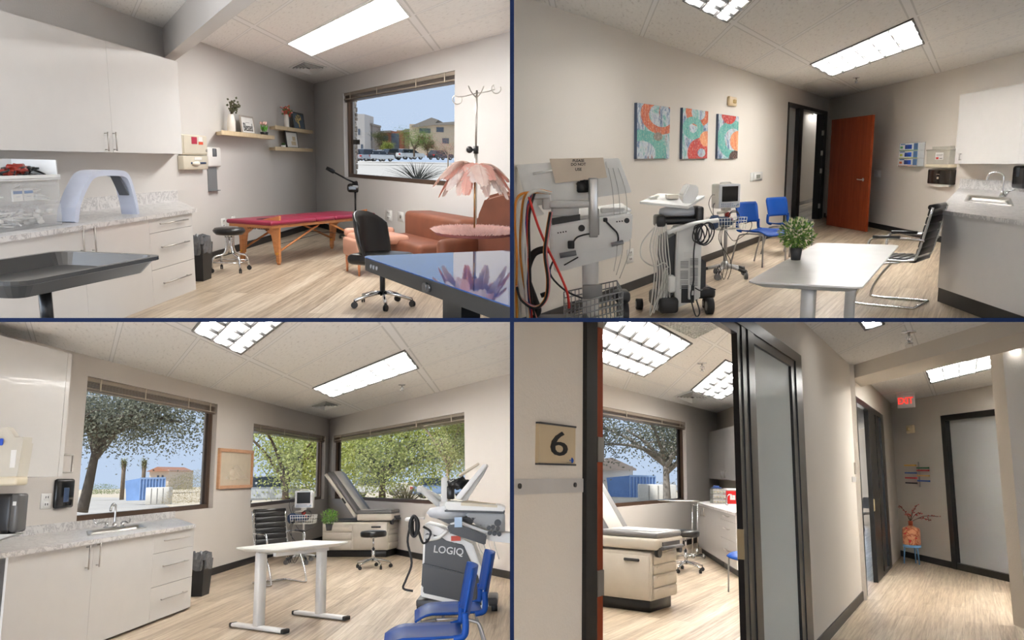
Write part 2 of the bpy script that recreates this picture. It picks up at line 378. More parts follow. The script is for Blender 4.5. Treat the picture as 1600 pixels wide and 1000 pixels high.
def troffer(room, pts, label, group, n, cells=(0, 0), z=None, edge=BLKM, lens='lamp_lens', cl=True, bars=None):
    """recessed ceiling lamp from four ceiling points: pts = corner, along its width, along its length, opposite"""
    z = room.H if z is None else z
    P = [room.at(*p, z) for p in pts]; o = P[0]; t = thing('ceiling_light', label, 'ceiling light', room, (o.x, o.y, z), 0, group)
    u = Vector((P[1].x-o.x, P[1].y-o.y, 0)); v = Vector((P[2].x-o.x, P[2].y-o.y, 0)); q = lambda a, b, zz: tuple(u*a+v*b+Vector((0,0,zz)))
    eu, ev = .045/u.length*1.0, .045/v.length
    m = MB()
    for a0, a1, b0, b1 in ((0,1,0,ev),(0,1,1-ev,1),(0,eu,ev,1-ev),(1-eu,1,ev,1-ev)):
        m.hexa([q(a0,b0,-.012),q(a1,b0,-.012),q(a1,b1,-.012),q(a0,b1,-.012)], [q(a0,b0,.03),q(a1,b0,.03),q(a1,b1,.03),q(a0,b1,.03)])
    objs = [link('frame', m, edge, t)]
    m = MB(); m.poly([q(eu,ev,-.004),q(1-eu,ev,-.004),q(1-eu,1-ev,-.004),q(eu,1-ev,-.004)]); lo = link('diffuser', m, m_light(lens, {'corridor_lens': 60.0}.get(lens), 0 if lens == 'opal_lens' else 3), t); objs.append(lo)
    ul = lo.data.uv_layers.new(name='UVMap')
    for lp, uvw in zip(lo.data.loops, [lo.data.vertices[l_.vertex_index].co for l_ in lo.data.loops]): det = u.x*v.y-u.y*v.x; ul.data[lp.index].uv = ((uvw.x*v.y-uvw.y*v.x)/det, (u.x*uvw.y-u.y*uvw.x)/det)
    if cells[0]:
        m = MB(); w = .013/u.length; wv = .013/v.length
        for i in range(1, cells[0]):
            a = eu+(1-2*eu)*i/cells[0]; m.hexa([q(a-w,ev,-.03),q(a+w,ev,-.03),q(a+w,1-ev,-.03),q(a-w,1-ev,-.03)], [q(a-w,ev,0),q(a+w,ev,0),q(a+w,1-ev,0),q(a-w,1-ev,0)])
        for i in range(1, cells[1]):
            b = ev+(1-2*ev)*i/cells[1]; m.hexa([q(eu,b-wv,-.03),q(1-eu,b-wv,-.03),q(1-eu,b+wv,-.03),q(eu,b+wv,-.03)], [q(eu,b-wv,0),q(1-eu,b-wv,0),q(1-eu,b+wv,0),q(eu,b+wv,0)])
        objs.append(link('louver', m, M('louver_metal', (150,150,150), .4, .3), t))
    if cl:
        bpy.context.view_layer.update()
        for ob in objs: clip(ob, room)
    return t
def window(n, wall, x0, x1, z0, z1, t=.2, fw=.06, right_dark=False, sill=None):
    """bronze framed fixed pane set back in the wall's opening"""
    f = frame_mb(x0, x1, z0, z1, fw, .07, .15); o = link('window_%d' % n, f, BRONZE); put(o, wall.r, wall.loc(0), wall.yaw); o['kind'] = 'structure'
    clip(o, wall.r)
    g = MB(); g.poly([(x0+fw,.108,z0+fw),(x1-fw,.108,z0+fw),(x1-fw,.108,z1-fw),(x0+fw,.108,z1-fw)]); g = link('pane', g, GLASS, o); bpy.context.view_layer.update(); clip(g, wall.r)
    return o
def blind(wall, x0, x1, z1, label, cords=(.08, .37, .72, .93), h=.17):
    t = thing('window_blind', label, 'blind', wall.r, wall.loc(x0, 0, z1), wall.yaw); w = x1-x0; obs = []
    m = MB(); m.box(.01, w-.01, .012, .06, -.05, -.004); obs.append(link('head_rail', m, M('taupe_rail', (150,138,124), .5), t))
    m = MB()
    for i in range(7): zz = -.062-i*.015; m.box(.015, w-.015, .012, .058, zz-.004, zz)
    obs.append(link('slats', m, M('brown_slats', (112,92,76), .5), t))
    m = MB(); m.box(.012, w-.012, .01, .06, -h-.018, -h); obs.append(link('bottom_rail', m, M('taupe_rail', (150,138,124), .5), t))
    m = MB()
    for k in cords: m.box(w*k-.012, w*k+.012, .004, .011, -h-.02, -.004)
    obs.append(link('tape', m, M('blind_tape', (190,178,160), .7), t))
    bpy.context.view_layer.update()
    for o in obs: clip(o, wall.r)
    return t
def two_walls(R, cpx, cpy, z, vl, vr, ll, lr):
    c = R.at(cpx, cpy, z); u = R.dirv(vl); v = R.dirv(vr); c = Vector((c.x, c.y))
    return c, u, v, Wall(R, c-u*ll, c), Wall(R, c, c-v*lr)
# ---------- room A, upper left ----------
Ac, Au, Av, AL, AR = two_walls(A, 490, 131, 2.74, 817, 96, 13.2, 14)
# ---------- room B, upper right ----------
Bc, Bu, Bv, BL, BR = two_walls(B, 1297, 155, 2.74, 1550, 893, 26, 24)
# ---------- room C, lower left ----------
Cc, Cu, Cv, CL, CR = two_walls(C, 515, 655, 2.74, 840, 112, 16, 14)
# ---------- room D, corridor; its left wall runs on past the corner ----------
Dc, Du, Dv, DL, DR = two_walls(D, 1392, 630, 2.74, 1515, 825, 20, 20)
def shell(R, c, u, v, lw, rw, hl, hr, paint, names, t=.2, far=None):
    struct('wall_'+names[0], wall_mb(0, lw.len+t, 0, R.H, hl, t), paint, R, lw.loc(0), lw.yaw)
    struct('wall_'+names[1], wall_mb(0, rw.len, 0, R.H, hr, t), paint, R, rw.loc(0), rw.yaw)
def floor_ceiling(R, ring, fmat, cz, grid, names):
    m = MB(); m.poly([(p[0], p[1], 0) for p in ring]); struct('floor_'+names, m, fmat, R, (0,0,0))
    o = R.at(*grid[0], cz); a = R.at(*grid[1], cz); b = R.at(*grid[2], cz)
    plane_uv('ceiling_'+names, R, ring, cz, CEIL, o, ((a.x-o.x)/grid[3], (a.y-o.y)/grid[3]), ((b.x-o.x)/grid[4], (b.y-o.y)/grid[4]))
def ring4(c, u, v, a, b, e=.15):
    c = c+(u+v)*e; return [c, c-u*a, c-u*a-v*b, c-v*b]
ang = lambda d: math.atan2(d.y, d.x)
# A
WA = AR.sz(537, 200)[0], AR.sz(710, 200)[0], AR.sz(620, 284)[1], AR.sz(620, 128.5)[1]
shell(A, Ac, Au, Av, AL, AR, [], [WA], WALL_A, ('left_1', 'right_1'))
FLA = m_floor('floor_planks_1', ang(Au), .8, 2.2); floor_ceiling(A, ring4(Ac, Au, Av, 13.2, 14), FLA, 2.74, ((487,87), (447,67), (642,25), 1, 1), '1')
window(1, AR, *WA)
base('baseboard_left_1', AL, 0, AL.len); base('baseboard_right_1', AR, 0, AR.len)
bx0 = AL.sz(267, 95)[0]; bx1 = AL.sz(283, 97)[0]; bz = AL.sz(283, 98)[1]
p0 = AL.loc(bx0); p1 = AL.loc(bx1); w2 = Av*12
m = MB(); m.prism([(p0.x-.1, p0.y), (p1.x-.1, p1.y), (p1.x-w2.x, p1.y-w2.y), (p0.x-w2.x, p0.y-w2.y)], bz, 2.74)
struct('beam', m, WALL_A, A)
# B
hd = [BL.sz(1228, 240)[0], BL.sz(1288.5, 240)[0], 0, BL.sz(1258, 166)[1]]
shell(B, Bc, Bu, Bv, BL, BR, [tuple(hd)], [], WALL_B, ('left_2', 'right_2'), t=.14)
FLB = m_floor('floor_planks_2', ang(Bu), .8, 2.2)
floor_ceiling(B, ring4(Bc, Bu, Bv, 41, 38, 13), FLB, 2.74, ((1300,119), (1265,100), (1445,67.5), 1, 1), '2')
base('baseboard_left_2', BL, 0, hd[0]); base('baseboard_right_2', BR, 0, BR.len)
# C
WC1 = CL.sz(128.5, 700)[0], CL.sz(337, 700)[0], CL.sz(232, 804)[1], CL.sz(232, 608)[1]
WC2 = CL.sz(395, 700)[0], CL.sz(508, 700)[0], CL.sz(450, 785)[1], CL.sz(450, 665)[1]
WC3 = CR.sz(520, 700)[0], CR.sz(726, 700)[0], CR.sz(620, 785)[1], CR.sz(620, 663)[1]
WC2 = (WC2[0], WC2[1], WC3[2], WC3[3])
shell(C, Cc, Cu, Cv, CL, CR, [WC1, WC2], [WC3], WALL_C, ('left_3', 'right_3'))
FLC = m_floor('floor_planks_3', ang(Cu), .8, 2.2)
floor_ceiling(C, ring4(Cc, Cu, Cv, 16, 14), FLC, 2.74, ((520,621), (487.5,606), (655,575), 1, 1), '3')
window(2, CL, *WC1); window(3, CL, *WC2); window(4, CR, *WC3)
base('baseboard_left_3', CL, 0, CL.len); base('baseboard_right_3', CR, 0, CR.len)
# D
zt = DL.sz(1250, 562)[1]
HD1 = (DL.sz(912, 740)[0], DL.sz(1256, 740)[0], 0, zt); HD2 = (DL.sz(1341.5, 740)[0], DL.sz(1384, 740)[0], 0, zt)
HD3 = (DR.sz(1479, 740)[0], DR.sz(1582, 740)[0], 0, zt)
struct('wall_left_4', wall_mb(0, DL.len, 0, D.H, [HD1, HD2], .05), WALL_D, D, DL.loc(0), DL.yaw)
struct('wall_back_4', wall_mb(0, DR.len, 0, D.H, [HD3], .08), WALL_D, D, DR.loc(0), DR.yaw)
c6_ = D.at(1120,645,2.74); det_ = Du.x*Dv.y-Du.y*Dv.x; b6_ = (Du.x*(c6_.y-Dc.y)-Du.y*(c6_.x-Dc.x))/det_+.12
ringD = [Dc+Du*7+Dv*b6_, Dc-Du*24+Dv*b6_, Dc-Du*24-Dv*16, Dc+Du*7-Dv*16]
FLD = m_floor('floor_planks_4', ang(Du), .8, 2.2)
floor_ceiling(D, ringD, FLD, 2.74, ((1453.5,599), (1445,577), (1583,567), 1, 1), '4')
base('baseboard_left_4', DL, HD1[1], HD2[0]); base('baseboard_back_4', DR, 0, HD3[0])
if 'DBG' in globals():
    for n, x in (('A', (A, Ac)), ('B', (B, Bc)), ('C', (C, Cc)), ('D', (D, Dc))): print(n, x[1], x[0].dirv(500))
    print('WA', WA, 'HD', hd, WC1, WC3, HD1, HD2, HD3)
# ================= builders for things =================
def text_mb(s, size, depth=.002, bold=0, yflip=False):
    """writing as raised letters lying in x-z, facing -y, centred"""
    cu = bpy.data.curves.new('t', 'FONT'); cu.body = s; cu.size = size; cu.extrude = depth/2; cu.align_x = 'CENTER'; cu.align_y = 'CENTER'; cu.offset = bold; cu.resolution_u = 3
    o = bpy.data.objects.new('t', cu); COL.objects.link(o); bpy.context.view_layer.update()
    me = bpy.data.meshes.new_from_object(o.evaluated_get(bpy.context.evaluated_depsgraph_get()))
    m = MB(); m.bm.from_mesh(me); m.xf(Matrix.Rotation(math.pi/2, 4, 'X')); bpy.data.objects.remove(o); bpy.data.curves.remove(cu); bpy.data.meshes.remove(me); return m
INK = M('black_ink', (20,20,22), .7)
STEEL = M('stainless_steel', (176,174,168), .28, .95); BLACKL = M('black_leather', (20,19,20), .3, var=.08, bump=.25, bs=160); RUB = M('dark_rubber', (30,30,31), .6)
for w in (AL, AR, BL, BR, CL, CR, DL, DR): w.sh = 0
def setsh(w, d): w.sh = d.dot(w.d)/d.dot(w.n)
for w, d in ((AL,Av),(BL,Bv),(CL,Cv),(DL,Dv),(AR,Au),(BR,Bu),(CR,Cu),(DR,Du)): setsh(w, d)
def ob(m, sh, yf, x0, x1, y0, y1, z0, z1):
    """box whose ends follow the room's other wall; x is measured on the front face at y = yf"""
    X = lambda x, y: x+sh*(y-yf)
    return m.hexa([(X(x0,y0),y0,z0),(X(x1,y0),y0,z0),(X(x1,y1),y1,z0),(X(x0,y1),y1,z0)], [(X(x0,y0),y0,z1),(X(x1,y0),y0,z1),(X(x1,y1),y1,z1),(X(x0,y1),y1,z1)])
def pull(t, name, x, z, vert, y, l=.13, mat=None):
    m = MB(); a = (x, y-.03, z-l/2) if vert else (x-l/2, y-.03, z); b = (x, y-.03, z+l/2) if vert else (x+l/2, y-.03, z)
    m.cyl(a, b, .0065, n=8)
    for k in (.08, .92):
        p = Vector(a).lerp(Vector(b), k); m.cyl(p, p+Vector((0,.032,0)), .005, n=6)
    return link(name, m, mat or ALU, t)
def cabinet(name, wall, x0, x1, z0, z1, off, label, group=None, doors=(), drawers=(), kick=0, gap=.004, hl=.13, hv=.16, cl=True, cat='cabinet', lsh=None):
    """a cabinet box against wall; doors: (xa, xb, hinge side handle x, handle z); drawers: (xa, xb, za, zb)"""
    t = thing(name, label, cat, wall.r, wall.loc(x0), wall.yaw, group); sh = wall.sh; yf = -off; obs = []
    m = MB(); ob(m, sh, yf, 0, x1-x0, yf+.02, -.002, z0+kick, z1); obs.append(link('body', m, WHITE_LAM, t))
    if kick: m = MB(); ob(m, sh, yf, .01, x1-x0-.03, yf+.07, -.004, z0, z0+kick); obs.append(link('toe_kick', m, BLACKV, t))
    for xa, xb, hx, hz in doors:
        m = MB(); m.box(xa-x0+gap/2, xb-x0-gap/2, yf, yf+.018, z0+kick+.002, z1-.003); d = link('door', m, WHITE_LAM, t); obs.append(d)
        if hx is not None: obs.append(pull(d, 'handle', hx-x0, hz, True, yf, hv))
    for xa, xb, za, zb in drawers:
        m = MB(); m.box(xa-x0+gap/2, xb-x0-gap/2, yf, yf+.018, za+gap/2, zb-gap/2); d = link('drawer', m, WHITE_LAM, t); obs.append(d)
        obs.append(pull(d, 'handle', (xa+xb)/2-x0, (za+zb)/2+(zb-za)*.08, False, yf, hl))
    if cl:
        bpy.context.view_layer.update()
        for o in obs: clip(o, wall.r)
    return t
def counter(wall, x0, x1, off, z, label, th=.035, splash=.1, hole=None, group=None, splash_x=None):
    """worktop; hole = (xa, xb, front y, back y) on the front scale"""
    t = thing('countertop', label, 'countertop', wall.r, wall.loc(x0, 0, z-th), wall.yaw, group); yf = -off; w = x1-x0; m = MB(); sh = wall.sh
    if hole:
        a, b, c, d = hole[0]-x0, hole[1]-x0, hole[2], hole[3]
        for q in ((0, a, yf, 0), (b, w, yf, 0), (a, b, yf, c), (a, b, d, 0)): ob(m, sh, yf, q[0], q[1], q[2], q[3]-(.001 if q[3] == 0 else 0), 0, th)
    else: ob(m, sh, yf, 0, w, yf, -.001, 0, th)
    a = link('worktop', m, MARBLE, t)
    m = MB(); ob(m, sh, yf, 0, w, -.022, -.001, th, th+splash); b = link('backsplash', m, MARBLE, t)
    bpy.context.view_layer.update(); clip(a, wall.r); clip(b, wall.r); return t
def plate(name, wall, px, label, cat, kind='outlet', off=0, group=None):
    x0, x1, z0, z1 = wall.box(px[0], px[1], px[2], px[3]); w = x1-x0; h = z1-z0
    t = thing(name, label, cat, wall.r, wall.loc((x0+x1)/2, 0, z0), wall.yaw, group); m = MB(); m.rbox(-w/2, w/2, -.008, 0, 0, h, .003, 1); link('cover_plate', m, WHITEP, t)
    if kind == 'outlet':
        for k in (.27, .73):
            m = MB(); m.rbox(-w*.26, w*.26, -.012, -.006, h*(k-.17), h*(k+.17), .004, 1); s = link('socket', m, TRIMW, t)
            m = MB(); m.box(-w*.14, -w*.07, -.0135, -.011, h*(k-.05), h*(k+.09)); m.box(w*.07, w*.14, -.0135, -.011, h*(k-.05), h*(k+.09)); link('slots', m, INK, s)
    elif kind == 'switch':
        m = MB(); m.rbox(-w*.2, w*.2, -.015, -.006, h*.22, h*.78, .003, 1); link('rocker', m, TRIMW, t)
    else: m = MB(); m.cyl((0,-.008,h*.5), (0,-.012,h*.5), w*.12, n=8); link('screw', m, ALU, t)
    return t
def diffuser(R, px, label, group, z=None, n=4):
    """square supply grille in the ceiling: nested louvres; px: four corners in order round"""
    z = z or R.H; P = [R.at(*p, z) for p in px]; c = sum(P, Vector())/4; t = thing('ceiling_vent', label, 'vent', R, (c.x, c.y, z), 0, group)
    Q = [Vector((p.x-c.x, p.y-c.y, 0)) for p in P]; obs = []
    def ring(k0, k1, za, zb):
        m = MB()
        for i in range(4):
            a, b = Q[i], Q[(i+1) % 4]
            m.hexa([tuple(a*k0+Vector((0,0,za))), tuple(b*k0+Vector((0,0,za))), tuple(b*k1+Vector((0,0,zb))), tuple(a*k1+Vector((0,0,zb)))],
                   [tuple(a*k0+Vector((0,0,za+.008))), tuple(b*k0+Vector((0,0,za+.008))), tuple(b*k1+Vector((0,0,zb+.008))), tuple(a*k1+Vector((0,0,zb+.008)))])
        return m
    obs.append(link('frame', ring(1, .84, -.012, -.012), TRIMW, t))
    m = MB(); m.poly([tuple(q*.84+Vector((0,0,-.002))) for q in Q]); obs.append(link('throat', m, M('vent_dark', (70,70,70), .8), t))
    for i in range(n): k = .8-i*.17; obs.append(link('louver', ring(k, k-.09, -.03, -.006), TRIMW, t))
    bpy.context.view_layer.update()
    for o in obs: clip(o, R)
    return t
def sprinkler(R, px, py, label, z=None, s=1.0, group=None):
    z = z or R.H; p = R.at(px, py, z); t = thing('fire_sprinkler', label, 'sprinkler', R, (p.x, p.y, z), 0, group)
    m = MB(); m.lathe([(.045*s,0),(.045*s,-.008*s),(.02*s,-.014*s)], n=16); link('escutcheon', m, CHROME, t)
    m = MB(); m.cyl((0,0,-.012*s), (0,0,-.075*s), .008*s, n=8); m.tube([(-.014*s,0,-.03*s),(-.02*s,0,-.05*s),(0,0,-.075*s)], .003*s, 5); m.tube([(.014*s,0,-.03*s),(.02*s,0,-.05*s),(0,0,-.075*s)], .003*s, 5); m.lathe([(.022*s,-.075*s),(.022*s,-.08*s),(.001,-.082*s)], n=12); link('head', m, CHROME, t); return t
def caster(m, x, y, r=.03, yaw=0, w=.022):
    d = Vector((math.cos(yaw), math.sin(yaw), 0))*w/2
    for k in (-1, 1): m.tube([Vector((x,y,r))+d*k*.35, Vector((x,y,r))+d*k*1.3], r, 14)
    m.cyl((x,y,r*1.2), (x,y,r*2.5), .007, n=6)
CORD = M('dark_cord', (40,40,42), .55); CORDW = M('white_cord', (222,221,216), .5)
def spline(pts, n=6):
    P = [Vector(p) for p in pts]; out = []
    for i in range(len(P)-1):
        a, b, c, d = P[max(i-1,0)], P[i], P[i+1], P[min(i+2, len(P)-1)]
        for k in range(n):
            t = k/n; out.append(.5*((2*b)+(c-a)*t+(2*a-5*b+4*c-d)*t*t+(3*b-a-3*c+d)*t**3))
    return out+[P[-1]]
def five_star_stool(name, R, px, py, label, hgt=.56, seat_r=.19, yaw=0, legs=5, group=None, seat_h=.09, s=1.0):
    p = R.at(px, py, 0); t = thing(name, label, 'stool', R, p, yaw, group)
    m = MB(); m.lathe([(.02,hgt-seat_h),(seat_r*.93,hgt-seat_h),(seat_r,hgt-seat_h+.02),(seat_r*1.01,hgt-.025),(seat_r*.93,hgt-.004),(seat_r*.5,hgt+.004),(0.001,hgt+.005)], n=28); link('seat', m, BLACKL, t)
    m = MB(); m.cyl((0,0,.1), (0,0,.3), .026, n=14); m.cyl((0,0,.28), (0,0,hgt-seat_h), .014, n=12); m.lathe([(.05,hgt-seat_h-.02),(.05,hgt-seat_h)], n=12); link('gas_lift', m, CHROME, t)
    for i in range(legs):
        a = 2*math.pi*i/legs+.3; c, s_ = math.cos(a), math.sin(a); m = MB()
        m.tube(spline([(.02*c,.02*s_,.13),(.13*c,.13*s_,.115),(.27*c,.27*s_,.075)], 3), [.02,.02,.019,.018,.017,.015,.013], 8); l = link('leg', m, CHROME, t)
        m = MB(); caster(m, .27*c, .27*s_, .028, a+1); link('caster', m, RUB, l)
    return t
def frame_stool(R, px, py, label):
    """round vinyl seat on four swept chrome tube legs with a ring of braces"""
    p = R.at(px, py, 0); t = thing('rolling_stool', label, 'stool', R, p, .3)
    m = MB(); h = .52; m.lathe([(.03,h-.085),(.15,h-.08),(.18,h-.05),(.185,h-.03),(.165,h-.004),(.1,h+.004),(.001,h+.005)], n=28); link('seat', m, BLACKL, t)
    m = MB(); m.lathe([(.055,h-.10),(.055,h-.08)], n=12); m.cyl((0,0,.22), (0,0,h-.09), .012, n=8); link('spindle', m, CHROME, t); pts = []
    for i in range(4):
        a = math.pi/2*i+.5; c, s = math.cos(a), math.sin(a); m = MB()
        m.tube(spline([(.045*c,.045*s,h-.1),(.045*c,.045*s,.3),(.08*c,.08*s,.215),(.19*c,.19*s,.185),(.225*c,.225*s,.13),(.23*c,.23*s,.06)], 4), .0125, 8)
        l = link('leg', m, CHROME, t); m = MB(); caster(m, .235*c, .235*s, .027, a+1.2); link('caster', m, RUB, l); pts.append((.226*c,.226*s,.12))
    m = MB()
    for i in range(4): m.cyl(pts[i], pts[(i+1)%4], .007, n=6)
    link('brace', m, CHROME, t); return t
def leafy(name, R, loc, label, ph=.1, pr=.055, r=.12, rgb=((74,112,48),(132,164,74)), n=420, flower=None, seed=1, group=None):
    t = thing(name, label, 'plant', R, loc, 0, group)
    m = MB(); m.lathe([(pr*.72,0),(pr,ph),(pr*.92,ph),(pr*.86,ph*.9),(.001,ph*.88)], n=18); link('pot', m, M('dark_grey_pot', (58,58,60), .5), t)
    rnd = random.Random(seed); m = MB()
    for i in range(n):
        v = Vector((rnd.gauss(0,1), rnd.gauss(0,1), rnd.gauss(0,1))).normalized(); k = rnd.random()**.4
        c = Vector((v.x*r*k, v.y*r*k, ph+r*.85+v.z*r*.85*k)); d = v+Vector((rnd.uniform(-.6,.6), rnd.uniform(-.6,.6), rnd.uniform(-.2,.8)))
        m.mi = 1 if rnd.random() < .35 else 0
        if flower and k > .75 and v.z > -.1 and rnd.random() < flower: m.mi = 2
        m.leaf(c, d, (rnd.random(), rnd.random(), 1), r*.3, r*.15)
    for i in range(14):
        a = rnd.random()*6.28; m.mi = 0; m.tube([(0,0,ph*.88), (math.cos(a)*r*.35, math.sin(a)*r*.35, ph+r*.5), (math.cos(a)*r*.7, math.sin(a)*r*.7, ph+r*rnd.uniform(.7,1.3))], .0025, 4)
    link('foliage', m, [M(name+'_leaf_a', rgb[0], .5, var=.15), M(name+'_leaf_b', rgb[1], .5, var=.12), M('cream_blossom', (232,226,190), .6)], t); return t
BLUEP = M('blue_plastic', (10,62,136), .5, var=.03, spec=.2)
def side_chair(R, loc, yaw, label, group=None, legmat=None, shell=None):
    """moulded shell chair: bowed back with an open slot, waterfall seat, splayed steel tube legs"""
    t = thing('side_chair', label, 'chair', R, loc, yaw, group); lm = legmat or M('grey_steel_tube', (160,160,160), .35, .8)
    def sheet(fn, nu, nv, th, mb):
        g = [[Vector(fn(i/nu, j/nv)) for j in range(nv+1)] for i in range(nu+1)]; top = []; bot = []
        for i in range(nu+1):
            ra = []; rb = []
            for j in range(nv+1):
                a = g[min(i+1,nu)][j]-g[max(i-1,0)][j]; b = g[i][min(j+1,nv)]-g[i][max(j-1,0)]; n = a.cross(b).normalized()*th/2
                ra.append(mb.bm.verts.new(g[i][j]+n)); rb.append(mb.bm.verts.new(g[i][j]-n))
            top.append(ra); bot.append(rb)
        mb.sm = True
        for i in range(nu):
            for j in range(nv):
                mb.face([top[i][j], top[i+1][j], top[i+1][j+1], top[i][j+1]]); mb.face([bot[i][j], bot[i][j+1], bot[i+1][j+1], bot[i+1][j]])
        for i in range(nu): mb.face([top[i][0], bot[i][0], bot[i+1][0], top[i+1][0]]); mb.face([top[i][nv], top[i+1][nv], bot[i+1][nv], bot[i][nv]])
        for j in range(nv): mb.face([top[0][j], top[0][j+1], bot[0][j+1], bot[0][j]]); mb.face([top[nu][j], bot[nu][j], bot[nu][j+1], top[nu][j+1]])
    # front of the chair is -y
    m = MB(); W = lambda v: .235-.02*v
    sheet(lambda u, v: ((u*2-1)*(.225+.012*math.sin(v*3)), -.24+.46*v, .455-.05*max(0,(.28-v)/.28)**2-.012*math.sin(math.pi*v)*(1-(u*2-1)**2)+.02*abs(u*2-1)**3), 10, 12, .012, m); link('seat', m, shell or BLUEP, t)
    m = MB(); sheet(lambda u, v: ((u*2-1)*(.215+.018*v-.03*max(0,v-.85)/.15*abs(u*2-1)**4), .235+.055*v+.045*(1-(u*2-1)**2)-.02, .565+.275*v), 10, 8, .012, m)
    link('backrest', m, shell or BLUEP, t)
    for sx in (-1,1): m = MB(); m.tube(spline([(sx*.218,.16,.462),(sx*.224,.215,.475),(sx*.222,.228,.52),(sx*.216,.225,.60)],4), .02, 8); link('back_support', m, shell or BLUEP, t)
    for sx in (-1,1):
        m = MB(); m.tube(spline([(sx*.2,-.1,.43),(sx*.222,-.185,.42),(sx*.235,-.205,.38),(sx*.245,-.215,0.005)],4), .011, 8); link('leg', m, lm, t)
        m = MB(); m.tube(spline([(sx*.2,.05,.43),(sx*.225,.15,.415),(sx*.24,.2,.36),(sx*.255,.3,0.005)],4), .011, 8); link('leg', m, lm, t)
    m = MB()
    for sx in (-1,1): m.cyl((sx*.2,-.12,.432), (sx*.2,.08,.432), .01, n=6)
    m.cyl((-.2,-.05,.43), (.2,-.05,.43), .01, n=6); link('under_frame', m, lm, t); return t
def visitor_chair(R, loc, yaw, label, arm=True, cant=True):
    """ribbed black leather office chair on a chrome sled frame"""
    t = thing('office_chair', label, 'chair', R, loc, yaw)
    m = MB()
    for i in range(7): y = -.24+i*.072; m.rbox(-.235, .235, y, y+.07, .435-(.012 if i == 0 else 0), .475-(.014 if i == 0 else 0), .014, 2)
    link('seat', m, BLACKL, t)
    m = MB(); rt = Matrix.Rotation(-.2, 3, 'X')
    for i in range(6): z = .50+i*.075; m.rbox(-.225, .225, .235, .268, z, z+.073, .013, 2, rt, (0,.25,.46))
    link('backrest', m, BLACKL, t)
    m = MB(); q = rt @ Vector((0,0,.50)) + Vector((0,.25,.46)); m.tube([(-.235, q.y, q.z), (.235, q.y, q.z)], .024, 12); link('headroll', m, BLACKL, t)
    for sx in (-1,1):
        m = MB(); b = rt @ Vector((0,.0,.5)) + Vector((0,.27,.46))
        m.tube(spline([(sx*.242,-.25,.44),(sx*.242,-.05,.45),(sx*.242,.2,.455),(sx*.242,.27,.52),(sx*.242,b.y,b.z)],5), .012, 8); link('side_rail', m, CHROME, t)
        m = MB(); m.tube(spline([(sx*.245,-.12,.45),(sx*.27,-.16,.56),(sx*.28,-.12,.655),(sx*.28,.1,.66),(sx*.262,.28,.655),(sx*.245,.315,.64)],4), .012, 8); a = link('armrest', m, CHROME, t)
        m = MB(); m.tube([(sx*.28,-.12,.668),(sx*.28,.12,.672)], .016, 8); link('arm_pad', m, BLACKP, a)
    m = MB()
    for sx in (-1,1): m.tube(spline([(sx*.235,.1,.43),(sx*.245,-.05,.40),(sx*.25,-.2,.22),(sx*.25,-.27,.05),(sx*.25,-.22,.014),(sx*.25,.2,.014),(sx*.24,.27,.014)],5), .0125, 8)
    m.tube([(-.24,.27,.014),(.24,.27,.014)], .0125, 8); m.cyl((-.235,.1,.43), (.235,.1,.43), .011, n=8); link('sled_frame', m, CHROME, t); return t
def desk(R, pts, label, h=.74, th=.025, legs=((.12,.5),(.88,.5)), foot=.6, group=None, mat=None, chamfer=.06, cr=.05):
    """standing desk: pts are the top's four picture corners' plan positions (rectangle from near corner, length, width, yaw)"""
    (cx, cy), L, W, yaw = pts; t = thing('desk', label, 'desk', R, (cx, cy, 0), yaw, group); mt = mat or M('white_desk_top', (232,231,229), .3)
    def rr(x, y, r, n=4):
        o = []
        for sx, sy, a0 in ((1,1,0),(-1,1,90),(-1,-1,180),(1,-1,270)):
            for k in range(n+1): a = math.radians(a0+90*k/n); o.append((sx*(x-r)+r*math.cos(a), sy*(y-r)+r*math.sin(a)))
        return o
    m = MB(); a = rr(L/2, W/2, cr); b = rr(L/2-chamfer, W/2-chamfer, cr*.8)
    m.hexa([(x,y,h-.009) for x,y in a], [(x,y,h) for x,y in a]); m.hexa([(x,y,h-th-.012) for x,y in b], [(x,y,h-.009) for x,y in a]); link('tabletop', m, mt, t)
    m = MB()
    for sy in (-1,1): m.box(-L*.36, L*.36, sy*W*.2-.02, sy*W*.2+.02, h-th-.055, h-th-.013)
    link('frame', m, M('white_metal', (222,221,219), .35, .1), t)
    for kx, _ in legs:
        x = -L/2+L*kx; m = MB(); m.rbox(x-.045, x+.045, -.035, .035, .04, h-th-.02, .006, 1); l = link('leg', m, M('white_metal', (222,221,219), .35, .1), t)
        m = MB(); m.rbox(x-.04, x+.04, -foot/2, foot/2, .012, .045, .008, 1); f = link('foot', m, M('white_metal', (222,221,219), .35, .1), t)
        m = MB(); m.rbox(x-.041, x+.041, -foot/2-.012, -foot/2+.03, .008, .047, .008, 1); link('end_cap', m, RUB, f); m = MB(); m.rbox(x-.041, x+.041, foot/2-.03, foot/2+.012, .008, .047, .008, 1); link('end_cap', m, RUB, f)
    return t
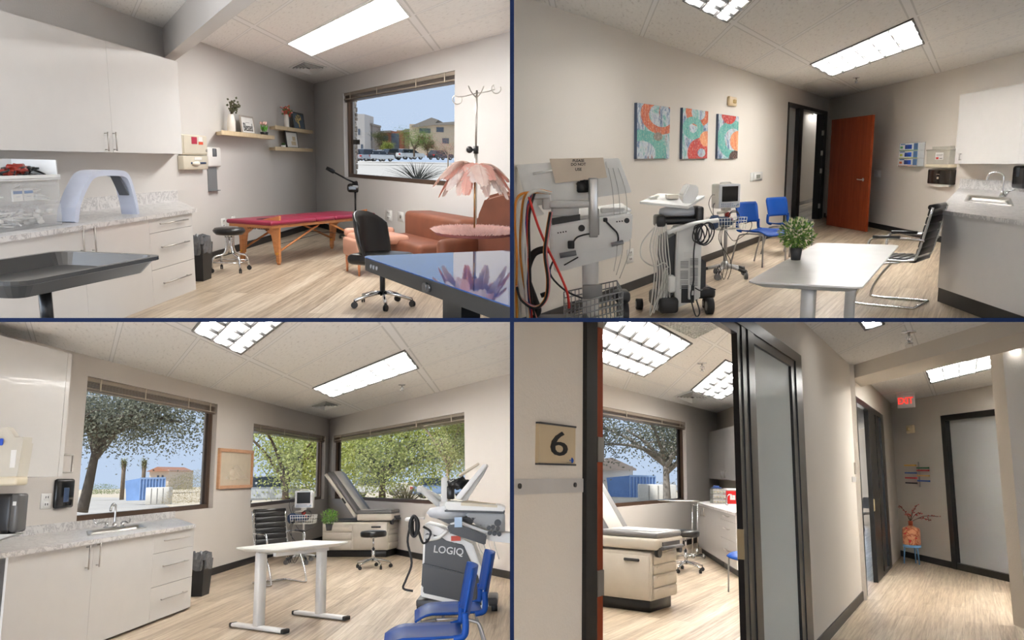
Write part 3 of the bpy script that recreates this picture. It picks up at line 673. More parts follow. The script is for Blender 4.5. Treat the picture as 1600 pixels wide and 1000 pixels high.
def waste_bin(R, px, py, label, h=.62, w=.2, d=.3, yaw=0, group=None):
    p = R.at(px, py, 0); t = thing('waste_bin', label, 'bin', R, p, yaw, group)
    m = MB(); r = lambda k: [(-w*k/2,-d*k/2),(w*k/2,-d*k/2),(w*k/2,d*k/2),(-w*k/2,d*k/2)]
    m.hexa([(x,y,0) for x,y in r(.78)], [(x,y,h*.82) for x,y in r(1)]); link('body', m, M('black_bin', (30,29,30), .5), t)
    m = MB(); rnd = random.Random(3); n = 28
    ring = lambda k, z, j: [(math.copysign(abs(math.cos(a))**.6, math.cos(a))*w*.5*k*(1+rnd.uniform(-j,j)), math.copysign(abs(math.sin(a))**.6, math.sin(a))*d*.5*k*(1+rnd.uniform(-j,j)), z+rnd.uniform(-j,j)*.3) for a in [2*math.pi*i/n for i in range(n)]]
    rs = [m.pts(ring(1.05, h*.6, .05)), m.pts(ring(1.12, h*.72, .08)), m.pts(ring(1.1, h*.86, .05)), m.pts(ring(1.02, h*.97, .09)), m.pts(ring(.8, h*.9, .1)), m.pts(ring(.6, h*.7, .1))]
    for a, b in zip(rs, rs[1:]):
        for k in range(n): m.face([a[k], a[(k+1)%n], b[(k+1)%n], b[k]])
    link('bin_liner', m, M('grey_bin_liner', (96,98,102), .25, var=.2, vs=30), t); return t
def monitor_cart(R, px, py, label, yaw=0, hgt=1.42, group=None):
    """patient monitor on a pole with a wire basket and five wheels"""
    p = R.at(px, py, 0); t = thing('patient_monitor', label, 'medical monitor', R, p, yaw, group); G = M('pale_grey_plastic', (206,204,198), .45); sil = M('silver_alloy', (176,177,178), .35, .6)
    m = MB(); m.cyl((0,0,.12), (0,0,hgt-.3), .022, n=14); link('pole', m, sil, t)
    m = MB(); m.lathe([(.055,.1),(.05,.17),(.026,.2)], n=16); link('hub', m, sil, t)
    for i in range(5):
        a = 2*math.pi*i/5-1.2; c, s = math.cos(a), math.sin(a); m = MB(); m.tube([(.03*c,.03*s,.145),(.16*c,.16*s,.12),(.2*c,.2*s,.11)], [.026,.02,.018], 8); l = link('leg', m, sil, t)
        m = MB(); m.tube([(.2*c,.2*s,.11),(.29*c,.29*s,.085)], [.02,.022], 8); m.cyl((.29*c,.29*s,.06), (.29*c,.29*s,.11), .012, n=8); link('toe', m, BLACKP, l)
        m = MB(); caster(m, .3*c, .3*s, .038, a+.7, .03); link('caster', m, M('grey_wheel', (110,110,112), .5), l)
    z0, z1 = hgt-.31, hgt-.02; m = MB(); m.rbox(-.15, .15, -.05, .11, z0, z1, .02, 3); h = link('housing', m, G, t)
    m = MB(); m.rbox(-.148, .148, -.062, -.045, z0+.004, z1-.006, .012, 2); link('bezel', m, M('bluish_grey_plastic', (196,200,206), .4), h)
    m = MB(); m.box(-.112, .112, -.066, -.06, z0+.08, z1-.03); link('screen', m, M('screen_black', (12,13,15), .12), h)
    m = MB()
    for i in range(9): m.rbox(-.12+i*.026, -.102+i*.026, -.067, -.06, z0+.022, z0+.036, .002, 1)
    for i in range(7): m.rbox(-.12+i*.026, -.102+i*.026, -.067, -.06, z0+.045, z0+.059, .002, 1)
    m.cyl((.115,-.06,z0+.04), (.115,-.072,z0+.04), .014, n=12); link('button', m, M('button_blue_grey', (140,156,180), .4), h)
    m = MB(); m.tube(spline([(-.07,.03,z1-.004),(-.06,.03,z1+.014),(.06,.03,z1+.014),(.07,.03,z1-.004)],4), .009, 8); link('carry_handle', m, G, h)
    m = MB(); m.box(-.045, .045, -.03, .05, z0-.03, z0); m.tube([(-.14,-.02,z0-.055),(.0,0,z0-.045)], .016, 8); m.cyl((0,0,z0-.1), (0,0,z0), .026, n=12); link('mount', m, G, t)
    zb = hgt-.56; m = MB()
    for z, k in ((zb+.14,1),(zb+.10,.97),(zb+.05,.95),(zb,.92)):
        m.tube([(-.2*k,-.14*k,z),(.2*k,-.14*k,z),(.2*k,.12*k,z),(-.2*k,.12*k,z)], .0035, 5, closed=True)
    for i in range(11):
        x = -.2+i*.04; m.tube([(x*.92,-.13,zb),(x,-.14,zb+.14)], .0028, 4); m.tube([(x*.92,.11,zb),(x,.12,zb+.14)], .0028, 4); m.tube([(x*.92,-.13,zb),(x*.92,.11,zb)], .0028, 4)
    for i in range(6):
        y = -.13+i*.05
        for sx in (-1,1): m.tube([(sx*.185,y,zb),(sx*.2,y,zb+.14)], .0028, 4)
    link('wire_basket', m, M('white_wire', (226,226,222), .4), t)
    m = MB(); m.blob((-.06,-.01,zb+.09), .09, .35, 2, (1.7,1.1,.75), 3); m.blob((-.19,-.04,zb+.09), .08, .3, 2, (1,1,1.1), 5); link('cuff', m, M('navy_cuff', (40,62,96), .7), t)
    m = MB(); m.blob((.0,-.03,zb+.17), .035, .2, 2, (1.1,.8,1)); m.blob((.03,-.04,zb+.1), .035, .2, 2, (1,.7,1.2)); link('sensor_lead', m, M('dark_red', (150,44,40), .5), t)
    m = MB(); rnd = random.Random(5)
    m.tube(spline([(-.15,.03,z0+.16),(-.22,0,z0+.15),(-.25,0,z0+.05),(-.2,-.02,z0-.08),(-.13,-.03,zb+.1)],5), .004, 6)
    m.tube(spline([(-.15,.03,z0+.06),(-.19,0,z0+.03),(-.17,0,z0-.1),(-.1,-.05,zb+.12)],5), .004, 6)
    for k in range(3): m.tube(spline([(-.1,-.12,zb+.1),(-.17-.02*k,-.16,zb-.1),(-.12+.05*k,-.16,zb-.4),(-.18+.04*k,-.16,zb-.62),(-.22+.02*k,-.14,.14+.02*k)],5), .004, 6)
    for k in range(3): m.tube([( .06+.075*math.cos(a), -.07, zb+.15+(.05+.012*k)*math.sin(a)) for a in [2*math.pi*i/20 for i in range(20)]], .004, 5, closed=True)
    m.tube(spline([(.17,-.13,zb+.06),(.26,-.14,zb+.08),(.25,-.14,zb-.01),(.1,-.16,zb-.1),(0,-.15,zb-.13),(-.1,-.15,zb-.02)],5), .004, 6)
    link('cable', m, CORD, t); return t
def sink(R, wall, x0, x1, yf, yb, z, offr, label, kind='goose'):
    """steel basin dropped into the worktop with its tap; x on the front scale of a top whose front is at -offr"""
    sh = wall.sh; X = lambda x, y: x+sh*(y+offr); t = thing('sink', label, 'sink', R, wall.loc(0, 0, z), wall.yaw)
    def ring(a, b, c, d, zz, n=5, r=.06):
        o = []; cx, cy, hx, hy = (a+b)/2, (c+d)/2, (b-a)/2, (d-c)/2; r = min(r, hx*.6, hy*.6)
        for sx, sy, a0 in ((1,1,0),(-1,1,90),(-1,-1,180),(1,-1,270)):
            for k in range(n+1):
                g = math.radians(a0+90*k/n); x = cx+sx*(hx-r)+r*math.cos(g); y = cy+sy*(hy-r)+r*math.sin(g); o.append((X(x,y), y, zz))
        return o
    m = MB(); ex = (x1-x0)*.04; ey = (yb-yf)*.12; m.sm = True
    rs = [ring(x0-ex,x1+ex,yf-ey*.3,yb+ey*.9,0), ring(x0-ex,x1+ex,yf-ey*.3,yb+ey*.9,.006), ring(x0+ex*.5,x1-ex*.5,yf+ey*.4,yb-ey*.4,.005), ring(x0+ex,x1-ex,yf+ey,yb-ey,-.03), ring(x0+ex*1.6,x1-ex*1.6,yf+ey*1.4,yb-ey*1.4,-.15)]
    rs = [m.pts(q) for q in rs]
    for a, b in zip(rs, rs[1:]):
        for k in range(len(a)): m.face([a[k], a[(k+1)%len(a)], b[(k+1)%len(a)], b[k]])
    m.face(rs[-1]); link('basin', m, STEEL, t); return t
def rotX(a): return Matrix.Rotation(a, 3, 'X')

def clipkids(t, R):
    bpy.context.view_layer.update()
    def rec(o):
        for c in o.children:
            if c.type == 'MESH': clip(c, R)
            rec(c)
    if t.type == 'MESH': clip(t, R)
    rec(t)
GLG = 'ceiling lights in the four rooms'
def offdist(w, R, px, py, z):
    p = R.at(px, py, z); return -(Vector((p.x, p.y))-w.A).dot(w.n)
def wallbox(w, box, off, name, label, cat, group=None):
    x0, x1, z0, z1 = w.box(*box, off); return thing(name, label, cat, w.r, w.loc(x0, 0, z0), w.yaw, group), x1-x0, z1-z0
def exam_table(R, loc, yaw, label, L=1.3, W=.66, back=.95, raised=1.0, mirror=1, seatL=.62, drawers=True, bw=None):
    """examination table: cream cabinet base with drawers, grey padded seat and raised back; long side faces -y, foot end is +x"""
    t = thing('exam_table', label, 'exam table', R, loc, yaw); CR = M('warm_grey_enamel', (196,188,176), .4); PAD = M('slate_vinyl', (104,102,102), .35, bump=.12); PL = M('pale_vinyl', (196,192,186), .45)
    a, b = -L/2, L/2; m = MB(); m.rbox(a+.04, b-.1, -W/2+.05, W/2-.05, 0, .12, .01, 1); link('plinth', m, BLACKP, t)
    m = MB(); m.rbox(a, b-.06, -W/2, W/2, .12, .60, .015, 2); base_ = link('base', m, CR, t)
    for i, (z0, z1) in enumerate(((.14,.29),(.30,.42),(.43,.55))):
        m = MB(); m.rbox(a+.02, a+.02+(L*.42), -W/2-.016, -W/2+.002, z0, z1, .006, 1); m.box(a+.06, a+L*.40, -W/2-.02, -W/2-.014, z1-.035, z1-.025); link('drawer', m, CR, t)
    m = MB(); m.rbox(a+L*.46, b-.08, -W/2-.012, -W/2+.002, .14, .56, .006, 1); p_ = link('side_panel', m, CR, t); m = MB(); m.rbox(b-.36, b-.18, -W/2-.03, -W/2-.01, .5, .53, .008, 1); link('recessed_grip', m, BLACKP, p_)
    if drawers:
        for z0, z1 in ((.14,.24),(.25,.37),(.38,.47),(.48,.58)):
            m = MB(); m.rbox(b-.062, b-.04, -W/2+.03, W/2-.03, z0, z1, .006, 1); m.box(b-.045, b-.036, -W/2+.1, W/2-.1, z1-.03, z1-.018); link('drawer', m, CR, t)
    m = MB(); m.rbox(b-.64, b+.02, -W/2-.02, W/2+.02, .62, .74, .03, 3); s = link('seat_tray', m, CR, t)
    m = MB(); m.rbox(b-.66, b+.01, -W/2-.01, W/2+.01, .735, .80, .03, 3); link('seat_cushion', m, PAD, t); m = MB(); m.rbox(b-.60, b-.02, -W/2+.13, W/2-.13, .80, .806, .003, 1); link('paper_strip', m, PL, t)
    m = MB(); m.box(b+.0, b+.03, -W/2+.1, W/2-.1, .66, .70); m.tube([(b+.04,-W/2+.06,.64),(b+.04,W/2-.06,.64)], .02, 8); link('foot_rail', m, M('dark_grey_plastic',(70,70,72),.4), t)
    m = MB(); m.cyl((b-.02,-W/2+.05,.6),(b+.02,-W/2+.05,.6),.05,n=12); m.cyl((b-.02,W/2-.05,.6),(b+.02,W/2-.05,.6),.035,n=12); link('side_knob', m, BLACKP, t)
    hx, hz = b-.66, .72; an = math.radians(52)*raised; rt = Matrix.Translation((hx,0,hz)) @ Matrix.Rotation(an, 4, 'Y')
    m = MB(); m.rbox(-back, .02, -W/2-.005, W/2+.005, -.06, .0, .02, 2); m.xf(rt); bs = link('back_shell', m, CR, t); m = MB(); m.rbox(-back*.42, -back*.30, -W/2-.012, -W/2, -.045, -.012, .004, 1); m.xf(rt); link('latch', m, BLACKP, bs)
    m = MB(); m.rbox(-back+.01, .0, -W/2, W/2, .0, .07, .03, 3); m.xf(rt); link('back_cushion', m, PAD, t); m = MB(); m.rbox(-back+.02, -.02, -W/2+.15, W/2-.15, .07, .077, .003, 1); m.xf(rt); link('paper_strip', m, PL, t)
    m = MB(); m.rbox(a-.01, b-.66, -W/2+.04, W/2-.04, .60, .64, .01, 1); link('top_shelf', m, M('black_mat_top',(40,40,42),.6), t)
    return t
def poly_thing(): pass
# ================= room A: treatment room, upper left =================
fx = lambda w, px, py, off=0: w.sz(px, py, off)[0]
fz = lambda w, px, py, off=0: w.sz(px, py, off)[1]
GL = GLG
troffer(A, [(487,87),(447,67),(642,25)], 'flush white rectangular lamp glowing in the ceiling above the red massage table', GL, 0, (0,0), edge=TRIMW, lens='opal_lens')
diffuser(A, [(451,105),(474,94),(511,104),(490,117)], 'square louvred air vent in the ceiling beside the plain white lamp', 'ceiling vents')
blind(AR, WA[0], WA[1], WA[3], 'slatted blind pulled up at the window that looks on parked cars', h=.1)
# wall cabinet: two white doors, nickel pulls
O = .33; xs = [fx(AL,-70,170,O), fx(AL,171,150,O), fx(AL,281,170,O)]; zb, zt_ = fz(AL,200,239,O), fz(AL,281,97,O)
cabinet('wall_cabinet', AL, xs[0], xs[2], zb, zt_, O, 'large glossy white wall cabinet with two doors above the marble worktop with the arched lamp',
        doors=[(xs[0], xs[1], fx(AL,164,221,O), fz(AL,164,221,O)), (xs[1], xs[2], fx(AL,177,221,O), fz(AL,177,221,O))], hv=.17)
O = .75; cx = [fx(AL,-95,420,O), fx(AL,133,420,O), fx(AL,236,400,O), fx(AL,303,390,O)]; zc = fz(AL,303,326,O)
zk = fz(AL,300,457,O)
cabinet('base_cabinet', AL, cx[0], cx[2], 0, zc-.035, O, 'white two door base cabinet behind the black tray, under the marble worktop', kick=zk,
        doors=[(cx[0], cx[1], fx(AL,125,375,O), fz(AL,125,374,O)), (cx[1], cx[2], fx(AL,143,374,O), fz(AL,143,374,O))], hv=.2)
z1, z2 = fz(AL,303,352,O), fz(AL,303,404,O)
cabinet('drawer_cabinet', AL, cx[2], cx[3], 0, zc-.035, O, 'white three drawer cabinet at the end of the worktop, nearest the massage table', kick=zk,
        drawers=[(cx[2],cx[3],z1,zc-.037),(cx[2],cx[3],z2,z1),(cx[2],cx[3],zk,z2)], hl=.62)
counter(AL, cx[0], cx[3]+.06, O+.03, zc, 'grey veined marble worktop with low splashback carrying the arched lamp', splash=.12)
# clear organiser drawers on the worktop
o2 = .62; x0, x1 = fx(AL,-30,330,o2), fx(AL,95,330,o2); t = thing('storage_drawers', 'clear plastic drawer organiser holding swabs and packets, on the marble worktop', 'organiser', A, AL.loc(x0, -o2, zc), AL.yaw)
CLR = M('clear_plastic', (214,216,218), .12, alpha=.16, var=.01); w = x1-x0; hz = fz(AL,60,281,o2)-zc
m = MB(); m.box(0,w,0,.012,0,hz*.03); m.box(0,w,.3,.31,0,hz); m.box(0,w,0,.3,-.0,.008); m.box(0,w,0,.3,hz-.01,hz); m.box(w-.01,w,0,.3,0,hz); m.box(0,w,0,.3,hz*.49,hz*.51); link('case', m, CLR, t)
for i in range(3):
    for j in range(2):
        a, b = w*(.02+i*.33), w*(.02+i*.33+.31); c, d = hz*(.03+j*.49), hz*(.46+j*.49); m = MB()
        m.box(a,b,-.01,.0,c,d); m.box((a+b)/2-.08,(a+b)/2+.08,-.025,-.01,d-.02,d-.008); dr = link('drawer', m, CLR, t)
        m = MB(); rnd = random.Random(i*3+j)
        if j == 1 and i == 1:
            for q in (0,1): m.box(a+.06+q*w*.14, a+.05+w*.13+q*w*.14, .02, .03, c+.02, d-.04)
            pk = link('packet', m, TRIMW, dr); m = MB()
            for q in (0,1): m.box(a+.065+q*w*.14, a+.045+w*.13+q*w*.14, .017, .02, d-.075, d-.055); m.box(a+.09+q*w*.14, a+.02+w*.13+q*w*.14, .017, .02, c+.05, c+.052)
            link('blue_print', m, M('print_blue', (52,104,168), .5), pk)
        else:
            for q in range(26):
                x = rnd.uniform(a+.04, b-.04); z = rnd.uniform(c+.015, c+(d-c)*.7)
                if (i+j) % 2: m.tube([(x-.05,rnd.uniform(.02,.2),z),(x+.05,rnd.uniform(.02,.2),z+rnd.uniform(-.02,.03))], .006, 5)
                else: m.blob((x,rnd.uniform(.03,.2),z), .035, .2, 1, (1.2,.6,.6), q)
            link('swabs', m, M('cotton_cream' if i == 2 else 'cotton_white', (226,216,190) if (i == 2 and j) else (232,232,230), .7), dr)
tr = MB(); tr.rbox(-.0, w*1.0, -.02, .34, hz, hz+.02, .006, 1); tr.box(0,w,.33,.34,hz,hz+.14); tr.box(w-.012,w,0,.33,hz,hz+.14); tr.box(0,w,-.02,-.01,hz,hz+.035)
solo('tray', tr, M('white_tray_plastic', (224,226,228), .3), 'white open tray lying on top of the clear drawer organiser', 'tray', A, AL.loc(x0, -o2, zc), AL.yaw)
p = AL.loc(x0, -o2, zc+hz+.02); q0 = fx(AL,0,285,o2)-x0; q1 = fx(AL,88,285,o2)-x0
t = thing('cable_bundle', 'black leads wound round a crumpled red plastic bag in the white tray', 'cables', A, p, AL.yaw)
m = MB(); rnd = random.Random(2)
for k in range(9):
    c = (q0+(q1-q0)*rnd.uniform(.08,.85), .12, .05); r = rnd.uniform(.04,.08); m.tube([(c[0]+r*1.6*math.cos(a), c[1]+.06*math.sin(a*2+k), max(.008, c[2]-.02+r*.5*math.sin(a))) for a in [2*math.pi*i/18 for i in range(18)]], .007, 6, closed=True)
link('cable', m, BLACKP, t); m = MB(); m.blob((q0+(q1-q0)*.55,.1,.05), .05, .9, 3, (2.0,.7,.75), 4, 3.5); m.blob((q0+(q1-q0)*.4,.1,.035), .045, .9, 3, (1.6,.7,.6), 9, 4); link('red_bag', m, M('red_bag_plastic', (148,44,30), .35, var=.3, vs=20), t)
# arched lamp
o3 = .55; pts = [(104,331),(110,318),(125,284),(135,273),(150,270),(172,270),(185,273),(192,284),(200,312),(203,319)]
t = thing('arch_lamp', 'pale blue plastic arch lamp standing on the marble worktop', 'lamp', A, AL.loc(0,-o3,0), AL.yaw)
P = [AL.sz(x, y, o3) for x, y in pts]; P[0] = (P[0][0], zc); P[-1] = (P[-1][0], zc); P = spline([(a,0,b) for a,b in P], 4); m = MB(); rings = []
for i, p in enumerate(P):
    a = P[max(i-1,0)]; b = P[min(i+1,len(P)-1)]; d = (b-a).normalized(); n = Vector((-d.z,0,d.x)); k = .024 if i > 3 else .03
    rings.append(m.pts([p+n*k*1.0+Vector((0,-.07,0)), p+n*k+Vector((0,.07,0)), p-n*k+Vector((0,.07,0)), p-n*k+Vector((0,-.07,0))]))
for a, b in zip(rings, rings[1:]):
    for k in range(4): m.face([a[k], a[(k+1)%4], b[(k+1)%4], b[k]])
m.face(rings[0]); m.face(rings[-1][::-1]); bmesh.ops.bevel(m.bm, geom=[e for e in m.bm.edges if e.calc_face_angle(0) > .9], offset=.012, segments=2, affect='EDGES'); link('arch', m, M('pale_blue_plastic', (200,208,228), .35), t)
m = MB(); k = len(P)-14
for i in range(16):
    q = P[k].lerp(P[-6], i/16); m.box(q.x-.05, q.x-.03, -.04, .04, q.z-.01, q.z+.002)
link('led_strip', m, M('grey_led', (96,100,108), .4), t)
# black instrument tray on a post
R = A; hh = .98; c0 = [A.at(0,440,hh), A.at(12,418,hh), A.at(136,391,hh), A.at(145,436,hh)]
tc = A.at(68,434,hh); sc = 1.0; t = thing('instrument_tray', 'black rimmed tray on a black post standing before the white base cabinet', 'tray', A, (tc.x, tc.y, 0), -.16)
def tray_mb(L, W, z, d=.035, flare=.03, r=.05):
    m = MB(); m.sm = False
    def ring(L, W, z, r, n=4):
        o = []
        for sx, sy, a0 in ((1,1,0),(-1,1,90),(-1,-1,180),(1,-1,270)):
            for k in range(n+1): a = math.radians(a0+90*k/n); o.append((sx*(L/2-r)+r*math.cos(a), sy*(W/2-r)+r*math.sin(a), z))
        return o
    rs = [ring(L-.06,W-.06,z-.012,r*.7), ring(L,W,z+d-.004,r), ring(L+.03,W+.03,z+d,r), ring(L+.03,W+.03,z+d+.012,r), ring(L-.005,W-.005,z+d+.012,r), ring(L-.055,W-.055,z,r*.7)]
    rs = [m.pts(q) for q in rs]
    for a, b in zip(rs, rs[1:]):
        for k in range(len(a)): m.face([a[k], a[(k+1)%len(a)], b[(k+1)%len(a)], b[k]])
    m.face(rs[0][::-1]); m.face(rs[-1]); return m
TRB = M('satin_black_tray', (30,30,30), .28)
o = link('tray', tray_mb(.37, .62, hh, .03), TRB, t); m = MB(); m.cyl((0,0,.35), (0,0,hh-.01), .019, n=14); m.lathe([(.06,hh-.02),(.06,hh-.011)], n=16); o = link('post', m, M('black_metal', (18,18,18), .3, .3), t); bpy.context.view_layer.update(); clip(o, A)
# wall mounted glove box holder and sanitiser
x0, x1, zb0, zt0 = AL.box(286, 324, 211, 265, .06); t = thing('glove_dispenser', 'beige wall box with red stickers over a slot of gloves, beside the white soap dispenser', 'glove dispenser', A, AL.loc(x0), AL.yaw)
BG = M('beige_enamel', (206,198,180), .4); w = x1-x0; h = zt0-zb0; zm = zb0+h*.42; m = MB(); m.rbox(0,w,-.06,0,zm,zt0,.012,2); l = link('locker', m, BG, t)
m = MB(); m.box(.02,w-.02,-.067,-.059,zm+.02,zt0-.015); d = link('door', m, BG, l)
m = MB(); m.box(w*.33,w*.55,-.07,-.066,zt0-h*.26,zt0-h*.06); link('sticker', m, M('crimson_sticker', (176,36,66), .5), l); m = MB(); m.box(w*.62,w*.78,-.07,-.066,zt0-h*.18,zt0-h*.04); link('sticker', m, TRIMW, l); m = MB(); m.box(w*.62,w*.8,-.07,-.066,zt0-h*.27,zt0-h*.19); link('sticker', m, M('orange_sticker', (214,84,50), .5), l)
m = MB(); m.cyl((w*.93,-.06,zm+h*.14),(w*.93,-.075,zm+h*.14),.018,n=10); link('lock', m, ALU, l)
m = MB(); m.rbox(-.03,w-.03,-.075,0,zb0,zm-.008,.012,2); l = link('glove_box', m, BG, t)
m = MB(); m.tube([(w*.24,-.075,zb0+h*.19),(w*.84,-.075,zb0+h*.19)], h*.03, 10); link('slot', m, M('slot_navy', (40,66,104), .6), l)
m = MB(); m.blob((w*.42,-.085,zb0+h*.18), .05, .5, 2, (2.2,.5,.55), 2, 4); link('glove', m, M('latex_white', (228,222,208), .6), l)
m = MB(); m.box(w*.38,w*.68,-.079,-.074,zb0+h*.28,zb0+h*.36); link('label', m, TRIMW, l)
def soap(name, wall, box, body, win, label, drip=None, off=.12, win_rel=(.3,.62,.52,.93)):
    x0, x1, z0, z1 = wall.box(*box, off); w = x1-x0; h = z1-z0; t = thing(name, label, 'soap dispenser', wall.r, wall.loc(x0,0,z0), wall.yaw)
    m = MB(); m.rbox(0,w,-off,0,0,h,min(w,h)*.12,3); l = link('body', m, body, t)
    m = MB(); a, b, c, d = win_rel; m.rbox(w*a,w*b,-off-.006,-off+.01,h*c,h*d,w*.1,2); link('window', m, win, l)
    if drip: 
        m = MB(); m.box(w*.12,w*.8,-off*.25,-.0,-drip,0); m.box(w*.12,w*.85,-off*.9,-.0,-drip-.01,-drip); link('drip_tray', m, M('grey_drip_tray', (120,122,124), .4), t)
    return t
soap('sanitizer_dispenser', AL, (326,346,230,261), WHITEP, M('smoke_window', (90,92,96), .2), 'white touchless dispenser with grey drip tray beside the beige glove box', drip=.3, off=.05)
def shelf(px, label):
    x0, x1 = fx(AL,px[0],px[2],.2), fx(AL,px[1],px[3],.2); z = fz(AL,(px[0]+px[1])/2,(px[2]+px[3])/2,.2); m = MB(); ob(m,AL.sh,-.2,0,x1-x0,-.2,-.001,-.022,.022)
    ob(m,AL.sh,-.2,0,x1-x0,-.2,-.188,.022,.034)
    return solo('wall_shelf', m, m_wood('pine', (196,172,134), (226,206,170), .5, (12,2,2)), label, 'shelf', A, AL.loc(x0,0,z), AL.yaw, 'pine ledges on the wall'), x0, x1, z+.022
S1 = shelf((346,429,210,213), 'long pine ledge on the wall holding a vase, a white framed print and tulips')
S2 = shelf((430,489,200,206), 'upper short pine ledge nearest the corner, holding a flower vase and dark print')
S3 = shelf((430,489,233,235), 'lower short pine ledge nearest the corner, holding a small succulent and a leaning frame')
def onshelf(S, px, py): x = fx(AL, px, py, .14); return x, AL.loc(x, -.14, S[3])
def vase(S, px, py, label, h, r, kind):
    x, l = onshelf(S, px, py); t = thing('flower_vase', label, 'vase', A, l, 0, 'white vases on the ledges'); m = MB()
    m.lathe([(r*.8,0),(r,.02),(r,h*.55),(r*.72,h*.93),(r*.6,h),(r*.5,h),(.001,h*.8)], n=18); link('vase_body', m, M('white_ceramic', (222,216,208), .3), t)
    rnd = random.Random(px); m = MB()
    n = 9 if kind == 'euc' else 14
    for i in range(n):
        a = rnd.random()*6.28; k = rnd.uniform(.02,.07) if kind == 'euc' else rnd.uniform(.03,.1); e = Vector((k*math.cos(a)+(.05 if kind == 'euc' else 0), k*.6*math.sin(a), h+rnd.uniform(.07,.19) if kind == 'euc' else h+rnd.uniform(.03,.13))); s = Vector((0,0,h*.85)); md = s.lerp(e,.5)+Vector((0,0,.03)); m.mi = 0
        m.tube([s, md, e], .004, 4)
        for q in range(9):
            c = s.lerp(e, .35+.65*q/8)+Vector((rnd.uniform(-.02,.02), rnd.uniform(-.02,.02), rnd.uniform(-.02,.02)))
            m.mi = 1 if kind == 'euc' else rnd.choice((1,1,2,3)); m.leaf(c, (rnd.uniform(-1,1),rnd.uniform(-1,1),rnd.uniform(-.3,1)), (0,1,.3), .04, .034)
        if kind != 'euc': m.mi = rnd.choice((2,3)); m.blob(e, .015, .3, 1)
    mats = [M('stem_brown',(70,62,44),.6), M('eucalyptus',(84,86,62),.6,var=.2) if kind == 'euc' else M('sage_leaf',(96,116,70),.6), M('pink_petal',(222,150,146),.6), M('rust_petal',(176,74,52),.6)]
    link('bouquet', m, mats, t)
vase(S1, 362, 208, 'white ceramic vase of dark eucalyptus on the long pine ledge', .24, .055, 'euc')
vase(S2, 448, 198, 'slender white vase with pink and rust flowers on the upper short ledge', .22, .042, 'fl')
def leaning(S, px0, px1, py0, py1, label, frame_rgb, art, glyph, tilt=.12):
    x0 = fx(AL,px0,(py0+py1)/2,.15); x1 = fx(AL,px1,(py0+py1)/2,.15); h = fz(AL,(px0+px1)/2,py0,.15)-S[3]; w = x1-x0; t = thing('picture_frame', label, 'picture', A, AL.loc(x0,-.15,S[3]), AL.yaw, 'small prints on the ledges')
    rt = Matrix.Rotation(-tilt, 4, 'X'); m = frame_mb(0,w,0,h,.022,0,.018).xf(rt); link('frame', m, M('frame_%d' % frame_rgb[0], frame_rgb, .4), t)
    m = MB(); m.box(.02,w-.02,.006,.014,.02,h-.02); m.xf(rt); pr = link('print', m, M('print_%d_%d' % art[:2], art, .6), t); glyph(pr, w, h, rt)
def g_blessed(pr, w, h, rt):
    a = text_mb('Blessed', .1, .003); a.xf(Matrix.Diagonal((w/.42,1,1.6,1))); a.xf(rt @ Matrix.Translation((w/2,.004,h*.36))); link('lettering', a, INK, pr)
    m = MB(); m.box(w*.36,w*.64,.003,.005,h*.62,h*.64); m.xf(rt); link('lettering', m, M('grey_ink',(120,120,120),.6), pr)
def g_tree(pr, w, h, rt):
    m = MB(); m.tube([(w*.5,.004,h*.12),(w*.48,.004,h*.45)], .012, 6); rnd = random.Random(9)
    for i in range(40): a = rnd.random()*6.28; k = rnd.random()**.5; m.blob((w*.5+w*.3*k*math.cos(a),.004,h*.62+h*.24*k*math.sin(a)), .018, .3, 1, (1,.2,1))
    m.xf(rt); link('artwork', m, M('gold_ink',(206,184,120),.5), pr)
def g_paper(pr, w, h, rt):
    m = MB(); m.box(w*.42,w*.8,.003,.005,h*.2,h*.42); m.box(w*.55,w*.8,.003,.005,h*.46,h*.7); m.xf(rt); link('artwork', m, M('kraft_paper',(196,178,148),.7), pr)
leaning(S1, 379, 399, 181, 209, 'white framed print reading Blessed on the long pine ledge', (170,160,150), (236,235,232), g_blessed)
leaning(S2, 460, 477, 176, 201, 'dark slate print of a golden tree on the upper short ledge', (58,60,62), (84,100,116), g_tree)
leaning(S3, 449, 467, 205, 231, 'black framed collage print leaning on the lower short ledge', (44,42,42), (222,220,216), g_paper)
x, l = onshelf(S1, 413, 211); t = thing('potted_tulips', 'pink tulips in a little black pot on the long pine ledge', 'plant', A, l); m = MB(); m.lathe([(.05,0),(.062,.05),(.055,.055),(.001,.05)], n=16); link('pot', m, BLACKP, t)
m = MB(); rnd = random.Random(1)
for i in range(16): a = rnd.random()*6.28; m.leaf((.02*math.cos(a),.02*math.sin(a),.05), (.3*math.cos(a),.3*math.sin(a),1), (math.sin(a),math.cos(a),.1), .12, .03)
link('leaves', m, M('tulip_green',(88,156,50),.5), t); m = MB()
for i in range(9): a = i*.7; k = .015+.03*(i%3)/2; m.blob((k*math.cos(a),k*math.sin(a),.175+.012*(i%2)), .02, .15, 1, (1,1,1.3))
link('blossoms', m, M('blush_petal',(236,196,186),.6), t)
x, l = onshelf(S3, 443, 232); t = thing('succulent', 'tiny succulent in a white pot on the lower short ledge', 'plant', A, l); m = MB(); m.lathe([(.03,0),(.04,.045),(.001,.04)], n=14); link('pot', m, TRIMW, t)
m = MB()
for i in range(24): a = i*2.4; m.leaf((0,0,.04), (math.cos(a),math.sin(a),.3+.04*i), (0,0,1), .055, .022)
link('leaves', m, M('succulent_green',(74,108,60),.5), t)
x, l = onshelf(S3, 477, 234); m = MB(); m.lathe([(.05,0),(.05,.02),(.04,.022),(.001,.022)], n=16); solo('trinket_dish', m, TRIMW, 'small white round dish on the lower short ledge beside the leaning frame', 'dish', A, l)
